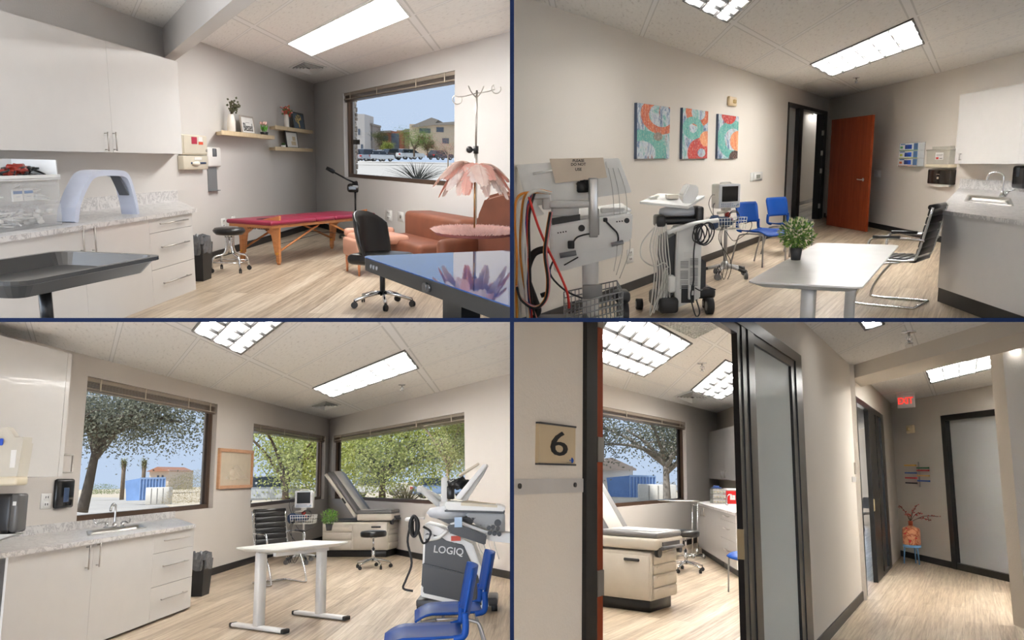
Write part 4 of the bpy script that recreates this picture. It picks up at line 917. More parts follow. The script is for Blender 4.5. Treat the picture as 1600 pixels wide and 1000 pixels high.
# massage table
MT_L, MT_W, zt2 = 2.3, .74, .56; yaw = math.radians(66); nc = A.at(430,415,0); ax = Vector((math.cos(yaw), math.sin(yaw))); ay = Vector((-ax.y, ax.x)); cen = Vector((nc.x, nc.y))+ax*(MT_L/2-.1)+ay*(MT_W/2-.05)
t = thing('massage_table', 'folding massage table with burgundy padded top and varnished wooden legs', 'massage table', A, (cen.x, cen.y, 0), yaw)
BURG = M('burgundy_vinyl', (140,34,62), .38, var=.05, bump=.15, bs=60); TW = m_wood('varnished_beech', (176,112,64), (206,142,90), .35, (2,2,14)); L2, W2 = MT_L/2, MT_W/2
for i, (a0, a1) in enumerate(((-L2, -L2*.22), (-L2*.2, L2*.14), (L2*.16, L2))):
    m = MB(); m.rbox(a0, a1, -W2, W2, zt2-.055, zt2, .028, 3); c = link('cushion', m, BURG, t)
    if i == 0:
        m = MB(); m.lathe([(.11,zt2-.001),(.11,zt2+.002),(.001,zt2+.002)], (-L2*.72,0,0), 20, sx=1.3, sy=.8); link('face_hole', m, M('dark_burgundy',(64,14,28),.6), c)
m = MB(); m.box(-L2+.03, L2-.03, -W2+.03, W2-.03, zt2-.09, zt2-.055); link('side_apron', m, TW, t)
for sx in (-1, 1):
    m = MB(); X = sx*(L2-.2)
    for sy in (-1,1):
        pass
    m.slab([(-W2+.06, 0.1),(-W2+.12,.12),(-W2+.17,.37),(-W2+.28,.445),(W2-.28,.445),(W2-.17,.37),(W2-.12,.12),(W2-.06,.1),(W2-.03,.475),(-W2+.03,.62)], -.015, .015); m.xf(Matrix.Translation((X,0,0)) @ Matrix.Rotation(math.pi/2, 4, 'Z')); e = link('end_frame', m, TW, t)
    if sx < 0:
        tt = text_mb('BestMassage', .07, .003); tt.xf(Matrix.Translation((X-.02,0,.455)) @ Matrix.Rotation(-math.pi/2, 4, 'Z')); link('lettering', tt, M('burnt_brown',(70,44,26),.6), e)
    for sy in (-1,1):
        m = MB(); y = sy*(W2-.075); m.box(X-.02, X+.02, y-.025, y+.025, .03, .475); m.lathe([(.022,0),(.026,.03)], (X,y,0), 10); l = link('leg', m, TW, t)
        m = MB(); m.cyl((X-.03,y,.14),(X+.03,y,.14),.016,n=8); link('wooden_knob', m, M('brass_knob',(206,148,60),.35,.4), l)
        m = MB(); d = Vector((sx*.12,y,.46))-Vector((X,y,.14)); m.tube([(X,y-.0,.16),(sx*.12,y,.46)], .016, 4); link('brace', m, TW, t)
m = MB()
for sy in (-1,1): m.tube([(-L2+.2,sy*(W2-.1),.25),(0,sy*(W2-.1),.34),(L2-.2,sy*(W2-.1),.25)], .003, 4)
link('steel_cable', m, RUB, t)
frame_stool(A, 361, 424, 'round black stool on swept chrome legs and casters before the massage table')
waste_bin(A, 312, 437, 'black waste bin with grey liner behind the drawer cabinet beside the chrome stool', h=.5, w=.22, d=.3)
plate('outlet_plate', AL, (345,352,341,357), 'white outlet low on the wall behind the massage table, nearest the bin', 'outlet'); plate('blank_plate', AL, (361,367,338,352), 'white plate low on the wall just behind the head of the massage table', 'outlet', 'blank')
plate('outlet_plate', AR, (603,613,328,345), 'white outlet below the window, between steamer and sofa', 'outlet'); plate('blank_plate', AR, (622,631,331,346), 'white blank plate below the window, nearest the sofa', 'outlet', 'blank')
# facial steamer
p = A.at(556,372,0); t = thing('facial_steamer', 'black facial steamer with a raised nozzle arm on a wheeled post below the window', 'steamer', A, p, .15); G = M('gloss_black', (18,18,20), .15, coat=.5)
m = MB(); m.cyl((0,0,.06),(0,0,.4),.022,n=12); m.cyl((0,0,.38),(0,0,.78),.014,n=10); link('post', m, BLACKP, t)
m = MB()
for i in range(4): a = i*math.pi/2+.4; m.tube([(0,0,.07),(.28*math.cos(a),.28*math.sin(a),.06)], .018, 6); caster(m, .28*math.cos(a), .28*math.sin(a), .025, a)
link('wheeled_base', m, BLACKP, t)
m = MB(); m.rbox(-.13,.19,-.11,.11,.78,.93,.05,4); m.ball((.06,0,.93), .1, 14, (1.1,.9,.5)); h = link('housing', m, G, t); m = MB(); m.rbox(-.1,.02,-.118,-.106,.83,.87,.01,2); link('switch_panel', m, M('steel_grey',(150,160,172),.3), h)
m = MB(); m.tube([(-.02,0,.95),(-.12,0,.99),(-.36,0,1.12)], .014, 8); m.tube([(-.34,0,1.11),(-.38,0,1.135),(-.47,0,1.18)], [.03,.036,.03], 12); link('nozzle_arm', m, BLACKP, t)
m = MB(); m.lathe([(.04,.66),(.055,.7),(.055,.78)], (.1,0,0), 14); link('water_jar', m, M('jar_clear',(200,205,208),.1,alpha=.45), t); m = MB(); m.tube(spline([(.05,.03,.78),(.09,.03,.6),(.05,.03,.45),(.1,.03,.3),(.06,.03,.1)],4), .005, 6); link('cord', m, CORD, t)
# pink treatment chair, black task chair, sofa
PINK = M('dusty_pink_vinyl', (196,146,124), .45, bump=.2); p = A.at(585,426,0)
t = thing('facial_chair', 'dusty pink upholstered armchair behind the black task chair', 'chair', A, (p.x,p.y,0), .5)
m = MB(); m.rbox(-.26,.36,-.28,.3,.36,.47,.05,3); link('seat', m, PINK, t); m = MB(); m.rbox(-.28,.36,.24,.33,.42,.52,.04,3); link('backrest', m, PINK, t); m = MB(); m.rbox(-.3,-.22,-.28,.3,.2,.42,.03,3); link('side_panel', m, PINK, t)
for sx in (-.26,.3):
    for sy in (-.22,.25): m = MB(); m.cyl((sx,sy,0),(sx,sy,.2),.013,.02,10); m.box(sx-.015,sx+.015,sy-.015,sy+.015,.19,.37); link('leg', m, m_wood('copper_wood',(190,120,80),(214,146,104)), t)
RUST = M('rust_velvet', (122,70,48), .6, var=.16, vs=4); p = A.at(778,468,0)
t = thing('lounge_chair', 'rust brown high backed armchair by the wall behind the pink feathers', 'armchair', A, (p.x,p.y,0), -.5); m = MB(); m.rbox(-.42,.42,-.42,.3,.16,.44,.06,3); link('seat', m, RUST, t)
m = MB(); m.slab([(-.46,.36),(-.40,.78),(-.3,1.0),(-.1,1.06),(.4,1.06),(.46,.36)], .2, .36); bmesh.ops.bevel(m.bm, geom=list(m.bm.edges), offset=.04, segments=3, affect='EDGES'); link('backrest', m, RUST, t)
m = MB(); m.rbox(-.48,-.36,-.42,.3,.3,.6,.06,3); link('armrest', m, RUST, t)
for sx in (-.38,.38): m = MB(); m.cyl((sx,-.3,0),(sx,-.3,.17),.02,n=8); link('leg', m, BLACKP, t)
xa, xb = fx(AR,631,400,.5), fx(AR,716,400,.5); w = xb-xa; t = thing('low_sofa', 'low rust brown sofa along the wall under the window', 'sofa', A, AR.loc(xa,-.5,0), AR.yaw)
m = MB(); m.rbox(0,w,.0,.4,.14,.70,.06,3); link('backrest', m, RUST, t); m = MB(); m.rbox(.1,w-.05,-.45,.02,.12,.42,.05,3); link('seat', m, RUST, t)
for sx in (.15,w-.15): m = MB(); m.cyl((sx,-.35,0),(sx,-.35,.13),.02,n=8); link('leg', m, BLACKP, t)
p = A.at(612,500,0); p = A.at(598,478,0)
t = thing('task_chair', 'black bucket backed task chair pushed behind the glossy desk', 'chair', A, (p.x,p.y,0), 1.2)
def bucket(cz, r, h, th=.03):
    m = MB(); n = 12; k = 8; g = []
    for i in range(n+1):
        a = math.pi*(.12+.76*i/n); row = []
        for j in range(k+1):
            v = j/k; rr = r*(.86+.14*math.sin(v*2.2)); hh = cz+h*v*(1-.28*abs(2*i/n-1)**2.2); row.append(Vector((rr*math.cos(a), rr*.85*math.sin(a)-.04+.05*v, hh)))
        g.append(row)
    for s, fl in ((0,1),(th,-1)):
        V = [[m.bm.verts.new(q+Vector((q.x,q.y,0)).normalized()*s) for q in row] for row in g]
        for i in range(n):
            for j in range(k): m.sm = True; m.face([V[i][j],V[i+1][j],V[i+1][j+1],V[i][j+1]])
        if s == 0: V0 = V
    for i in range(n): m.face([V0[i][k],V0[i+1][k],V[i+1][k],V[i][k]]); m.face([V0[i][0],V0[i+1][0],V[i+1][0],V[i][0]])
    for j in range(k): m.face([V0[0][j],V0[0][j+1],V[0][j+1],V[0][j]]); m.face([V0[n][j],V0[n][j+1],V[n][j+1],V[n][j]])
    return m
link('backrest', bucket(.46,.26,.42), BLACKL, t); m = MB(); m.rbox(-.25,.25,-.22,.24,.4,.5,.05,3); link('seat', m, BLACKL, t)
m = MB(); m.cyl((0,0,.1),(0,0,.4),.025,n=12)
link('gas_lift', m, BLACKP, t)
for i in range(5): a = i*1.2566; m = MB(); m.tube([(0,0,.13),(.14*math.cos(a),.14*math.sin(a),.11),(.28*math.cos(a),.28*math.sin(a),.07)], .017, 8); l = link('leg', m, CHROME, t); m = MB(); caster(m,.28*math.cos(a),.28*math.sin(a),.03,a+1); link('caster', m, RUB, l)
# glossy black desk: lifting column, glass top
hz = .76; q = [A.at(566,400,hz), A.at(650,347,hz), A.at(830,372,hz), A.at(800,462,hz)]
t = thing('glass_desk', 'glossy dark glass topped desk with black apron, pink feather lamp upon it', 'desk', A, (q[0].x,q[0].y,0), 0); GT = M('glass_top_window_blue', (22,58,112), .03, spec=.3, var=.01)  # the window's blue reflection is put into the glass colour
near = Vector((q[0].x,q[0].y)); dirx = (Vector((A.at(797,478,hz).x, A.at(797,478,hz).y))-near).normalized(); perp = Vector((-dirx.y, dirx.x)); dl = 2.4; dw = 2.4
yaw_d = math.atan2(dirx.y, dirx.x); t.matrix_world = A.M4((near.x,near.y,0), yaw_d)
def rrect(x0,x1,y0,y1,r,n=4):
    o = []
    for cx_, cy_, a0 in ((x1-r,y1-r,0),(x0+r,y1-r,90),(x0+r,y0+r,180),(x1-r,y0+r,270)):
        for k in range(n+1): a = math.radians(a0+90*k/n); o.append((cx_+r*math.cos(a), cy_+r*math.sin(a)))
    return o
ds = [];
m = MB(); m.prism(rrect(0,dl,0,dw,.05), hz-.006, hz); ds.append(link('glass_top', m, GT, t)); m = MB(); m.prism(rrect(.002,dl,.002,dw,.05), hz-.085, hz-.007); ap = link('apron', m, M('matt_black', (16,16,17), .4), t); ds.append(ap)
m = MB()
for i in range(3): m.cyl((.16+i*.05,.004,hz-.045),(.16+i*.05,-.004,hz-.045),.012,n=10)
ds.append(link('button', m, M('button_grey',(120,122,126),.4), ap)); m = MB(); m.tube([(1.0,.01,hz-.05),(1.0,-.015,hz-.05)], .025, 12); m.tube([(1.04,.01,hz-.05),(1.04,-.012,hz-.05)], .02, 12); ds.append(link('lock', m, M('dark_chrome',(90,90,92),.2,.9), ap))
m = MB(); m.box(.55,.8,.3,.42,.02,hz-.085); ds.append(link('leg', m, M('matt_black',()), t)); m = MB(); m.box(1.25,1.45,.3,.42,.02,hz-.085); ds.append(link('leg', m, M('matt_black',()), t)); m = MB(); m.box(.5,1.6,.28,.44,.3,.42); ds.append(link('cross_beam', m, M('matt_black',()), t))
bpy.context.view_layer.update()
for o in ds: clip(o, A)
# feather lamp on a round fur mat
fc = A.at(741,366,hz); 
t = thing('fur_mat', 'round pale pink fur mat lying on the glossy dark desk', 'mat', A, (fc.x,fc.y,hz), 0); FUR = m_thin('pink_fur', (250,212,202))
rm = .33; m = MB(); m.lathe([(rm*.96,0),(rm,.012),(rm*.9,.03),(.001,.035)], n=40, sy=1.3); link('backing', m, M('mauve_backing',(120,64,60),.8), t)
m = MB(); rnd = random.Random(12)
for i in range(6500):
    a = rnd.random()*6.283; k = rnd.random()**.5; c = Vector((rm*k*math.cos(a), 1.3*rm*k*math.sin(a), .022)); d = Vector((math.cos(a)*k+rnd.uniform(-.4,.4), math.sin(a)*k+rnd.uniform(-.4,.4), rnd.uniform(.4,1.1))); m.leaf(c, d, (rnd.uniform(-1,1),rnd.uniform(-1,1),.2), rnd.uniform(.028,.05), .007)
link('fur_pile', m, FUR, t); clipkids(t, A)
t = thing('feather_lamp', 'brass stemmed table lamp with a drooping crown of pink ostrich feathers', 'lamp', A, (fc.x,fc.y,hz+.03), 0)
ht = hz+.03; ctop = fz  # stem height from picture
zt3 = .55; m = MB(); m.cyl((0,0,0),(0,0,zt3),.007,n=10); m.lathe([(.05,0),(.05,.006),(.01,.012)], n=20); link('stem', m, M('brass',(196,150,96),.25,.9), t)
FA = [m_thin('feather_%d' % i, c) for i, c in enumerate(((255,226,214),(254,200,184),(255,234,226)))]
rnd = random.Random(4)
def feather(m, a, L, rise, drop, w):
    ca, sa = math.cos(a), math.sin(a); P = [Vector((ca*L*s, sa*L*s, zt3-.03+rise*math.sin(min(1,s*1.6)*1.57)-drop*s**2.2)) for s in [i/14 for i in range(15)]]; m.tube(P, .0015, 4)
    for i in range(1, 15):
        for sub in range(7):
            s = (i+sub/7)/15; p = P[i-1].lerp(P[i], sub/7); d = (P[i]-P[i-1]).normalized(); sd = Vector((-sa,ca,0)); wd = w*math.sin(math.pi*min(1,.12+s*.86))**.6
            for g in (-1,1):
                e = (sd*g*.8+d*.8+Vector((0,0,-.45+rnd.uniform(-.25,.15)))).normalized(); m.leaf(p, e, (ca,sa,.6), wd*rnd.uniform(.8,1.15), .016)
for i in range(26):
    m = MB(); a = 2*math.pi*i/26+rnd.uniform(-.12,.12); feather(m, a, rnd.uniform(.27,.36), rnd.uniform(.04,.08), rnd.uniform(.12,.34), .115); link('feather', m, FA[i%3], t)
clipkids(t, A)
# IV pole
p = A.at(741,420,0); pz = A.atY(741,141,p.y*.86).z; P0 = A.at(741,445,0)
t = thing('iv_pole', 'chrome drip stand with four curled hooks rising behind the feather lamp', 'drip stand', A, (P0.x,P0.y,0), 0); k = (A.atY(741,141,P0.y).z); m = MB(); m.cyl((0,0,.08),(0,0,k-.62),.018,n=10); m.cyl((0,0,k-.64),(0,0,k),.011,n=10); link('pole', m, ALU, t)
m = MB(); m.cyl((0,0,k-.66),(0,0,k-.58),.028,n=10); m.ball((-.07,0,k-.62), .038, 10); m.cyl((-.05,0,k-.62),(0,0,k-.62),.012,n=8); link('clamp_knob', m, BLACKP, t)
s = P0.y/ F; m = MB()
for sx, dz in ((-1,-.07),(1,.015)):
    L_ = 34*s; hk = [(sx*L_*.86+.05*math.cos(a)*1.0, 0, k+dz*1.4-.0+.05*math.sin(a)) for a in [sx*0+2.2+i*.5 for i in range(10)]]; m.tube([(0,0,k-.03),(sx*L_*.5,0,k-.02+dz*.6),(sx*L_*.8,0,k+dz*1.0)]+hk, .0065, 6)
for sx in (-1,1): m.tube(spline([(0,0,k-.08),(sx*.05,-.1,k-.03),(sx*.08,-.16,k+.03)],4), .006, 6)
link('hook', m, ALU, t); m = MB()
for i in range(5): a = i*1.2566; m.tube([(0,0,.1),(.3*math.cos(a),.3*math.sin(a),.06)], .013, 6); caster(m, .3*math.cos(a), .3*math.sin(a), .025, a)
link('wheeled_base', m, CHROME, t); clipkids(t, A)
# ================= room B: treatment room with the open wooden door, upper right =================
troffer(B, [(1300,119),(1265,100),(1445,67.5)], 'long louvred ceiling lamp in front of the open wooden door', GLG, 0, (2,6))
troffer(B, [(1136,34.5),(1066,0),(1175,0)], 'ceiling lamp cut off by the picture top, above the wall with the three canvases', GLG, 0, (3,3))
B_RET = [(1253,131),(1287,121.5),(1323,134),(1290,145)]
P4 = [B.at(*p, 2.74) for p in B_RET]; c = sum(P4, Vector())/4; m = MB(); m.hexa([(p.x-c.x,p.y-c.y,-.008) for p in P4], [(p.x-c.x,p.y-c.y,.004) for p in P4])
solo('access_panel', m, M('panel_white',(228,228,226),.6), 'plain flat grey panel set in the ceiling nearest the open door', 'ceiling panel', B, (c.x,c.y,2.74))
sprinkler(B, 1338, 121, 'small fire sprinkler under the ceiling between the lamp and the wooden door', s=1.2)
# three canvases
def m_art(name, circ, seed):
    k = NT(name); v = k.map(k.obj(), loc=(seed*3.1,0,seed)); n1 = k.noise(3.5,6,v,.7,.8); n2 = k.noise(9,5,k.map(v,scale=(1.5,1,.4)),.7)
    col = k.ramp(n1, [(.3,srgb((38,62,104))),(.42,srgb((92,124,160))),(.52,srgb((196,204,212))),(.62,srgb((96,168,166))),(.75,srgb((60,140,140)))])
    col = k.mix(k.math('GREATER_THAN', n2, .62), col, srgb((150,60,50))); sp = k.n('ShaderNodeSeparateXYZ'); k.l(k.uv(), sp.inputs[0])
    for cx, cz, r0, r1, c0, c1 in circ:
        dx = k.math('SUBTRACT', sp.outputs[0], cx); dz = k.math('MULTIPLY', k.math('SUBTRACT', sp.outputs[1], cz), 1.75)
        d = k.math('ADD', k.math('SQRT', k.math('ADD', k.math('MULTIPLY', dx, dx), k.math('MULTIPLY', dz, dz))), k.math('MULTIPLY', k.math('SUBTRACT', n2, .5), .05))
        f = k.math('MULTIPLY', k.math('GREATER_THAN', d, r0), k.math('LESS_THAN', d, r1)); col = k.mix(f, col, k.ramp(n2, [(.38,srgb(c0)),(.62,srgb(c1))]))
    g = k.noise(28,5,None,.75); col = k.mix(k.math('MULTIPLY', k.math('GREATER_THAN', g, .56), .45), col, srgb((216,206,190))); col = k.mix(k.math('MULTIPLY', k.math('LESS_THAN', g, .40), .5), col, srgb((70,66,74)))
    k.l(col, k.b.inputs['Base Color']); k.b.inputs['Roughness'].default_value = .6; return k.m
OR_, RD, TL_, GY, CRM = ((214,110,50),(166,60,36)), ((200,60,44),(160,36,48)), ((104,178,168),(70,150,146)), ((140,128,112),(104,100,96)), ((224,160,110),(204,110,70))
arts = [((995.5,1046.5,164,248),[(.72,.82,.38,.62,*OR_),(.15,.1,.4,.75,*TL_),(.62,.42,0,.14,*GY)],'abstract canvas with an orange arc, largest and leftmost of the three on the wall'),
        ((1066.5,1106,171,248),[(.6,.95,.28,.5,*OR_),(.4,.62,.16,.4,*TL_),(.75,.12,.16,.55,*RD),(.95,.42,0,.28,*CRM)],'abstract canvas with a red disc at its foot, middle one of three on the wall'),
        ((1122,1153.5,180,248),[(.75,.45,.45,.78,*TL_),(1,.42,0,.42,*CRM),(.5,1.,0,.35,*RD),(.85,.02,0,.3,(90,60,50),(60,40,40))],'abstract canvas with a teal ring, smallest of the three, nearest the doorway')]
for i, (bx, circ, lb) in enumerate(arts):
    x0, x1, z0, z1 = BL.box(*bx, .035); w, h = x1-x0, z1-z0; t = thing('canvas_print', lb, 'painting', B, BL.loc(x0,0,z0), BL.yaw, 'abstract canvases on the wall')
    m = MB(); m.box(0,w,-.033,-.001,0,h); link('canvas', m, M('canvas_edge',(70,84,104),.7), t)
    m = MB(); m.poly([(0.001,-.0345,0.001),(w-.001,-.0345,.001),(w-.001,-.0345,h-.001),(.001,-.0345,h-.001)]); o = link('artwork', m, m_art('abstract_%d' % i, circ, i+1), t)
    ul = o.data.uv_layers.new(name='UVMap')
    for lp in o.data.loops: q = o.data.vertices[lp.vertex_index].co; ul.data[lp.index].uv = (q.x/w, q.z/h)
def strobe(w, box, label, off=.05):
    t, ww, h = wallbox(w, box, off, 'alarm_strobe', label, 'alarm'); m = MB(); m.rbox(0,ww,-off,0,0,h,.02,2); link('housing', m, M('aged_ivory',(206,186,150),.5), t)
    m = MB(); m.rbox(ww*.4,ww*.62,-off-.03,-off+.005,h*.3,h*.7,.01,2); link('lens', m, M('strobe_lens',(196,170,120),.2), t)
strobe(BL, (1141,1152,151,166), 'ivory fire alarm strobe high on the wall above the smallest canvas')
t, w, h = wallbox(BL, (1175,1193,269,283), .03, 'thermostat', 'white wall thermostat with grey screen above the blue chairs', 'thermostat')
m = MB(); m.rbox(0,w,-.012,0,0,h,.005,1); link('back_plate', m, M('plate_clear_white',(214,214,212),.3), t); m = MB(); m.rbox(w*.18,w*.82,-.035,-.012,h*.12,h*.9,.01,2); b_ = link('body', m, WHITEP, t)
m = MB(); m.box(w*.34,w*.68,-.037,-.034,h*.3,h*.72); link('screen', m, M('lcd_grey',(150,156,150),.2), b_)
# door frame, sidelight, door leaf
x0, x1, _, ztop = hd; t = wallframe = thing('door_frame', 'black metal door frame with a narrow frosted sidelight beside the open wooden door', 'door frame', B, BL.loc(x0), BL.yaw); w = x1-x0; k1 = fx(BL,1245,240)-x0; k2 = fx(BL,1250,240)-x0; k3 = fx(BL,1284,240)-x0
m = MB(); m.box(0,.07,-.02,.15,0,ztop); m.box(k1,k2+.06,-.02,.15,0,ztop); m.box(k3,w,-.02,.15,0,ztop); link('jambs', m, BLKM, t)
m = MB(); m.box(.07,k1,-.02,.15,ztop-.07,ztop); m.box(k2+.06,k3,-.02,.15,ztop-.07,ztop); m.box(.07,k1,-.02,.15,0,.05); link('head', m, BLKM, t)
m = MB(); m.box(.07,k1,.06,.07,.05,ztop-.07); link('frosted_pane', m, m_frost(), t)
for z in (.25,1.05,1.45,1.9): m = MB(); m.box(k3-.02,k3+.01,-.03,.02,z,z+.11); link('hinge', m, ALU, t)
DW = m_wood('cherry_veneer', (122,50,24), (152,70,38), .5, (6,6,.5), 1.2, 2)
h0 = B.at(1291,352,0); h1 = B.at(1352,363,0); dv = Vector((h1.x-h0.x, h1.y-h0.y)); ya = math.atan2(dv.y, dv.x); w = dv.length; hh = 2.1*1.03
hh = B.sz if 0 else hh
DW.node_tree.nodes['Principled BSDF'].inputs['Specular IOR Level'].default_value = .15
t = thing('door_leaf', 'reddish cherry veneer door standing open against the corner', 'door', B, (h0.x,h0.y,0), ya); m = MB(); m.box(0,w,0,.045,.012,hh); d_ = link('panel', m, DW, t)
m = MB(); hx = w*.88; m.lathe([(.032,0),(.032,.012),(.02,.02)], n=18, M4=Matrix.Translation((hx,0,.98)) @ Matrix.Rotation(math.pi/2,4,'X')); m.tube([(hx,-.01,.98),(hx,-.05,.98),(hx-.03,-.06,.98),(hx-.14,-.055,.985)], .011, 8); link('lever_handle', m, ALU, t)
for z in (.2,1.05,1.85): m = MB(); m.box(-.03,.01,-.005,.03,z,z+.11); link('hinge', m, ALU, t)
# hallway beyond the doorway
hw = B.at(1248,321,0); Hd = B.dirv(1550); HW = Wall(B, Vector((hw.x,hw.y))-Hd*6, Vector((hw.x,hw.y))+Hd*14)
struct('wall_hall_2', wall_mb(0, 20, 0, 2.74, [], .12), WALL_B, B, HW.loc(0), HW.yaw); base('baseboard_hall_2', HW, 0, 20, M('brown_black_vinyl',(60,48,40),.5))
for k_, lx in enumerate((.0,19.9)):
    e0 = HW.loc(lx, 0); m = MB(); q_ = Bv*-9; m.prism([(e0.x,e0.y),(e0.x+q_.x*.9,e0.y+q_.y*.9),(e0.x+q_.x*.9+.1,e0.y+q_.y*.9),(e0.x+.1,e0.y)],0,2.74)
    if lx > 1: struct('wall_hall_sky_block', m, WALL_B, B)  # unseen end wall, added to shut the sky out of the hall
troffer(B, [(1284,186),(1272,183),(1284,178)], 'small lamp glimpsed on the hallway ceiling through the open doorway', GLG, 0, (2,3))
HN = Wall(B, Bc+Bu*.25, Bc+Bu*17); struct('wall_hall_near', wall_mb(0, HN.len, 0, 2.74, [], .1), WALL_B, B, HN.loc(0), HN.yaw); cl0 = BL.loc(hd[0]-1.2, .2); m = MB(); m.prism([(cl0.x,cl0.y),(cl0.x+Bv.x*12,cl0.y+Bv.y*12),(cl0.x+Bv.x*12+.1,cl0.y+Bv.y*12),(cl0.x+.1,cl0.y)],0,2.74); struct('wall_hall_sun_block', m, WALL_B, B)  # last prism: unseen closure added to keep the sun out of the hall
# right wall things
plate('light_switch', BR, (1366,1377,266,277), 'white light switch beside the open cherry door', 'switch', 'switch'); plate('outlet_plate', BR, (1451,1461,340,353), 'white outlet low on the wall beside the sink counter', 'outlet')
t, w, h = wallbox(BR, (1404,1434,223,260), .12, 'glove_rack', 'clear wall rack holding three boxes of blue gloves', 'glove rack'); m = MB(); m.box(0,w,-.12,-.116,0,h*.06); m.box(0,.004,-.12,0,0,h); m.box(w-.004,w,-.12,0,0,h); m.box(0,w,-.12,0,-.004,0); m.box(0,w,-.004,0,0,h*1.02); link('rack', m, M('rack_acrylic',(220,224,226),.1,alpha=.25), t)
for i, (cc, lc) in enumerate((((232,120,60),(40,66,150)),((190,200,60),(30,90,180)),((90,180,120),(40,60,170)))):
    z = h*(.02+.325*i); lbx = ('lowest, with orange stripe', 'middle one, with lime stripe', 'topmost, with green stripe')[i]
    u_ = thing('glove_box', 'white and blue box of gloves in the wall rack, '+lbx, 'glove box', B, BR.loc(x0 if 0 else BR.box(1404,1434,223,260,.12)[0]+.008,-.112,BR.box(1404,1434,223,260,.12)[2]+z), BR.yaw, 'glove boxes in the rack'); ww = w-.016; hh_ = h*.305
    m = MB(); m.box(0,ww,0,.1,0,hh_); link('carton', m, M('carton_white',(226,230,232),.5), u_); m = MB(); m.tube([(ww*.3,-.001,hh_*.5),(ww*.66,-.001,hh_*.5)], hh_*.3, 12); m.xf(Matrix.Diagonal((1,.08,1,1))); link('opening', m, M('glove_blue',(34,76,176),.5), u_)
    m = MB(); m.box(ww*.04,ww*.18,-.002,0,hh_*.3,hh_*.6); m.box(0,ww,-.002,0,hh_*.01,hh_*.08); link('stripe', m, M('stripe_%d' % i, cc, .5), u_); m = MB(); m.box(ww*.76,ww*.97,-.002,0,hh_*.1,hh_*.95); m.box(ww*.05,ww*.3,-.002,0,hh_*.8,hh_*.95); link('print', m, M('carton_blue_%d' % i,(90,130,180),.5), u_)
def sharps(w, box, label, off=.13):
    t, ww, h = wallbox(w, box, off, 'sharps_container', label, 'sharps container'); CP = M('milky_plastic',(222,218,206),.25,alpha=.72); m = MB(); m.hexa([(ww*.04,-off,h*.14),(ww*.96,-off,h*.14),(ww*.96,0,h*.14),(ww*.04,0,h*.14)],[(0,-off,h*.82),(ww,-off,h*.82),(ww,0,h*.82),(0,0,h*.82)]); link('bin', m, CP, t)
    m = MB(); m.rbox(-.01,ww+.01,-off-.01,0,h*.8,h*.88,.01,1); m.box(ww*.1,ww*.85,-off*.6,-.01,h*.88,h); link('lid', m, CP, t); m = MB(); m.rbox(ww*.02,ww*.98,-off-.015,0,0,h*.16,.01,2); link('holder', m, M('cream_plastic',(222,212,188),.4), t)
    m = MB(); m.box(ww*.42,ww*.75,-off-.006,-off-.002,h*.38,h*.72); s_ = link('label', m, TRIMW, t); m = MB(); m.rbox(ww*.45,ww*.56,-off-.009,-off-.005,h*.4,h*.5,.005,1); link('red_mark', m, M('warning_red',(206,50,40),.5), s_); m = MB(); m.box(ww*.6,ww*.72,-off-.008,-off-.005,h*.42,h*.46); m.box(ww*.46,ww*.72,-off-.008,-off-.005,h*.6,h*.62); m.box(ww*.46,ww*.7,-off-.008,-off-.005,h*.55,h*.565); link('print', m, M('grey_print',(120,120,120),.6), s_)
    return t
sharps(BR, (1447,1484,229,262), 'translucent cream sharps bin on the wall above the black towel dispenser')
t, w, h = wallbox(BR, (1449,1484,265,288), .1, 'towel_dispenser', 'smoky black paper towel dispenser under the cream sharps bin', 'towel dispenser'); m = MB(); m.rbox(0,w,-.1,0,0,h,.015,2); b_ = link('cover', m, M('smoked_plastic',(44,38,34),.15), t); m = MB(); m.box(w*.4,w*.55,-.103,-.099,h*.66,h*.7); m.box(w*.44,w*.52,-.103,-.099,h*.35,h*.5); link('window', m, M('tan_towel',(150,140,126),.5), b_)
m = MB(); m.hexa([(w*.08,-.07,-.03),(w*.5,-.075,-.045),(w*.9,-.07,-.03),(w*.9,-.05,-.03)],[(w*.06,-.08,0),(w*.5,-.08,0),(w*.92,-.08,0),(w*.92,-.04,0)]); link('paper_towel', m, TRIMW, t)
O = .33; zt_ = fz(BR,1497,148,O); zb = fz(BR,1497,256,O); cabinet('wall_cabinet', BR, fx(BR,1496,200,O), fx(BR,1640,200,O), zb, zt_, O, 'white wall cabinet over the sink counter, right of the towel dispenser', doors=[(fx(BR,1496,200,O), fx(BR,1596,200,O), fx(BR,1502,245,O), fz(BR,1502,245,O)),(fx(BR,1596,200,O), fx(BR,1640,200,O), None, 0)], hv=.1)
zc = .9; of = offdist(BR, B, 1466, 328, zc); x0 = fx(BR,1466,330,of); x0b = fx(BR,1470,380,of-.03)
bc_ = cabinet('base_cabinet', BR, x0b, x0b+3.2, 0, zc-.035, of-.03, 'plain white base cabinet under the counter with the gooseneck tap', kick=.16, doors=[(x0b, x0b+3.2, None, 0)])
hx0, hx1 = fx(BR,1510,324,of*.55), fx(BR,1578,328,of*.55)
shx = BR.sh*(-of*.55+of)
counter(BR, x0, x0+3.4, of, zc, 'grey veined worktop with steel sink, right of the desk', splash=.14, hole=(hx0-shx, hx1-shx, -of*.66, -of*.4))
sink(B, BR, hx0-shx, hx1-shx, -of*.66, -of*.4, zc+.001, of, 'small steel sink sunk in the worktop under the gooseneck tap')
fp = BR.sz(1564,325,of*.34); q = BR.loc(fp[0], -of*.34, zc); t = thing('gooseneck_tap', 'tall chrome gooseneck tap standing behind the steel sink', 'tap', B, q, BR.yaw+.9)
